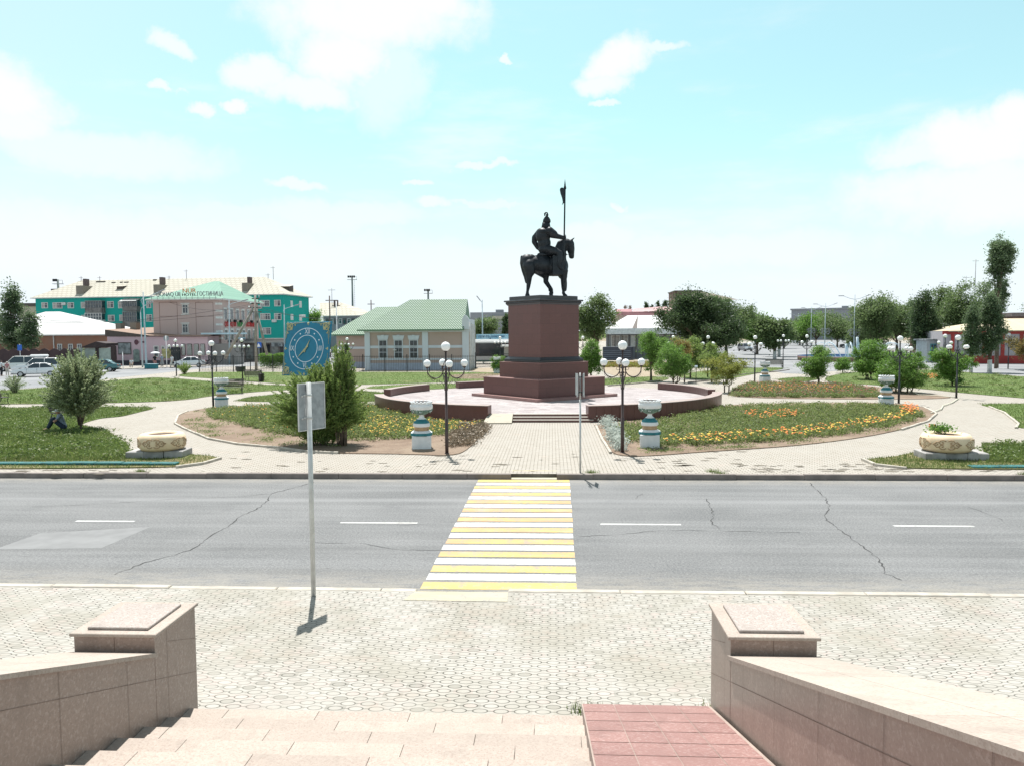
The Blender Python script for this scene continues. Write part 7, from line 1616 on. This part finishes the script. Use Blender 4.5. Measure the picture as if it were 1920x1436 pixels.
LB1 = [(388, 772), (400, 768), (440, 766), (530, 762), (700, 762), (725, 772), (800, 791), (905, 800), (870, 812), (835, 818), (790, 822), (690, 828), (640, 826), (527, 815), (440, 797), (392, 783)]
HOLE = [(405, 776), (440, 772), (455, 782), (430, 793), (405, 785)]
plants('marigold foliage over the left flower bed', LB1, 1900, 48, .24, .085, 'marg')
flowers('marigold_flowers', 'small yellow flowers across the left flower bed', [(650, 800), (700, 788), (800, 796), (905, 800), (870, 814), (790, 822), (690, 824)], 420, ['yellow', 'yellow', 'amber'], .035)
flowers('marigold_flowers', 'scattered flowers left of the big bush', LB1, 260, ['yellow', 'amber', 'orange'], .035)
RB1 = [(1160, 800), (1250, 790), (1340, 768), (1400, 762), (1600, 760), (1690, 764), (1722, 772), (1728, 782), (1700, 795), (1600, 814), (1480, 829), (1330, 838), (1240, 838), (1180, 832), (1150, 815)]
plants('marigold foliage over the right flower bed', RB1, 2000, 44, .24, .085, 'marg')
flowers('marigold_flowers', 'band of orange and yellow flowers at the front of the right bed', [(1235, 826), (1330, 823), (1480, 812), (1600, 797), (1690, 780), (1728, 770), (1722, 784), (1640, 806), (1500, 826), (1330, 838), (1240, 838)], 430, ['orange', 'yellow', 'amber'], .05)
flowers('marigold_flowers', 'orange patch in the middle of the right bed', [(1390, 783), (1420, 776), (1470, 775), (1510, 783), (1480, 790), (1420, 792)], 150, ['orange', 'amber', 'orange'], .045)
flowers('marigold_flowers', 'orange clump at the right tip of the right bed', [(1700, 763), (1722, 768), (1722, 780), (1690, 782), (1685, 772)], 120, ['orange'], .05)
UB1 = [(1372, 744), (1378, 732), (1402, 722), (1480, 720), (1600, 725), (1640, 735), (1650, 746), (1500, 746)]
plants('foliage of the red upper flower bed', UB1, 1500, 36, .26, .10, 'marg'); plants('dry brown stems in the red upper flower bed', UB1, 420, 20, .3, .1, 'dry')
flowers('salvia_flowers', 'red spikes of flowers over the upper bed', [(1372, 744), (1378, 732), (1402, 722), (1480, 719), (1560, 722), (1640, 733), (1650, 743), (1500, 746)], 1000, ['red', 'brick', 'brick'], .04, (.2, .42))
flowers('marigold_flowers', 'amber band through the upper bed', [(1400, 735), (1440, 726), (1560, 727), (1610, 735), (1560, 740), (1440, 742)], 320, ['amber', 'orange'], .035, (.28, .4))
flowers('marigold_flowers', 'distant orange patch on the right lawn', [(1725, 706), (1755, 705), (1760, 713), (1735, 715)], 150, ['orange'], .06)
plants('silvery grey plants along the path edge of the right bed', [(1128, 796), (1146, 790), (1162, 822), (1172, 846), (1158, 846), (1138, 815)], 34, 80, .42, .10, 'grey', 'silver_plants', .13)
plants('dry grey stems at the corner of the left bed', [(862, 805), (905, 797), (912, 806), (880, 835), (855, 842), (840, 832)], 130, 60, .25, .10, 'dry', 'dry_plants', .14)
for kk in range(2): plants(['plants in a distant orange strip', 'yellowish plants in the distant strip'][kk], [(1130, 683), (1225, 684), (1225, 690), (1130, 690)], 200, 30, .4, .16, ['yel', 'olive'][kk])
tufts([(345, 800), (350, 775), (400, 768), (440, 800), (520, 815), (560, 830), (640, 830), (640, 846), (527, 836), (446, 829), (392, 818)], 70, 40, .08, .03, 'marg', 'small green weeds on the soil of the left bed')
tufts([(1180, 840), (1320, 841), (1480, 832), (1600, 818), (1690, 801), (1680, 806), (1480, 836), (1320, 845), (1190, 852)], 40, 36, .08, .03, 'marg', 'small green weeds on the soil rim of the right bed')
# plant in the right tyre
tt = thing('potted_plant', 'small flowering plant growing in the right tyre planter', 'plant', tp.location+Vector((-.15, .1, .5)))
rng2 = np.random.default_rng(5); C = rng2.normal(size=(480, 3))*[.22, .12, .075]+[0, 0, .22]; C = C[C[:, 2] > .05]; link('foliage', mesh_quads('foliage', leafmesh(C, .08, .055, rng2), LF['shrub']), tt)
mb = MB()
for k in range(9): x, y = rng2.uniform(-.25, .25), rng2.uniform(-.12, .12); mb.tube([(x*.4, y*.4, 0), (x, y, .3)], .008, n=4)
mb.build('stems', MC['bark'], tt); mb = MB()
for k in range(5): mb.ball((rng2.uniform(-.38, -.1), rng2.uniform(-.1, .1), rng2.uniform(.28, .38)), .028, n=7, m=5)
mb.build('blossoms', M('petal_orange', (0, 0, 0)), tt)
# stray twigs and litter stains on the paving, dead leaves
rr = random.Random(8); mb = MB()
for (x0, x1, y0, y1, n_) in ((1380, 1900, 868, 884, 90), (380, 1080, 845, 884, 40), (1150, 1400, 846, 884, 30), (0, 300, 880, 888, 20)):
    for k in range(n_):
        p = P(rr.uniform(x0, x1), rr.uniform(y0, y1)); s = rr.uniform(.02, .10); a = rr.uniform(-.5, .5)
        mb.poly([(p.x+s*2.2*math.cos(a+w_)*(1+.3*math.sin(w_*3+k)), p.y+s*.8*math.sin(a+w_), G+.003) for w_ in [j*.785 for j in range(8)]])
o = mb.build('dirt_patches', M('dirt_dark', (.16, .14, .11), .95, .2)); tag(o, 'scattered dirt and dead leaves on the far pavement', 'litter', kind='stuff')
# tufts growing through kerb joints
C = []
for (x, y) in ((1335, 884), (265, 884), (1108, 886), (1350, 888), (1920, 890), (1350, 1333), (1105, 1335)):
    p = P(x, y); C.append(np.array([p.x, p.y, G])+rng.normal(size=(120, 3))*[.1, .05, .0])
for x in range(1650, 1800, 10): p = P(x, 866+rng.uniform(-3, 3)); C.append(np.array([p.x, p.y, G])+rng.normal(size=(60, 3))*[.15, .1, 0])
V = blades(np.concatenate(C), .10, .012, rng, .8); o = link('kerb_weeds', mesh_quads('kerb_weeds', V, LF['grass'], 3)); tag(o, 'weeds growing in the kerb joints', 'weeds', kind='stuff')
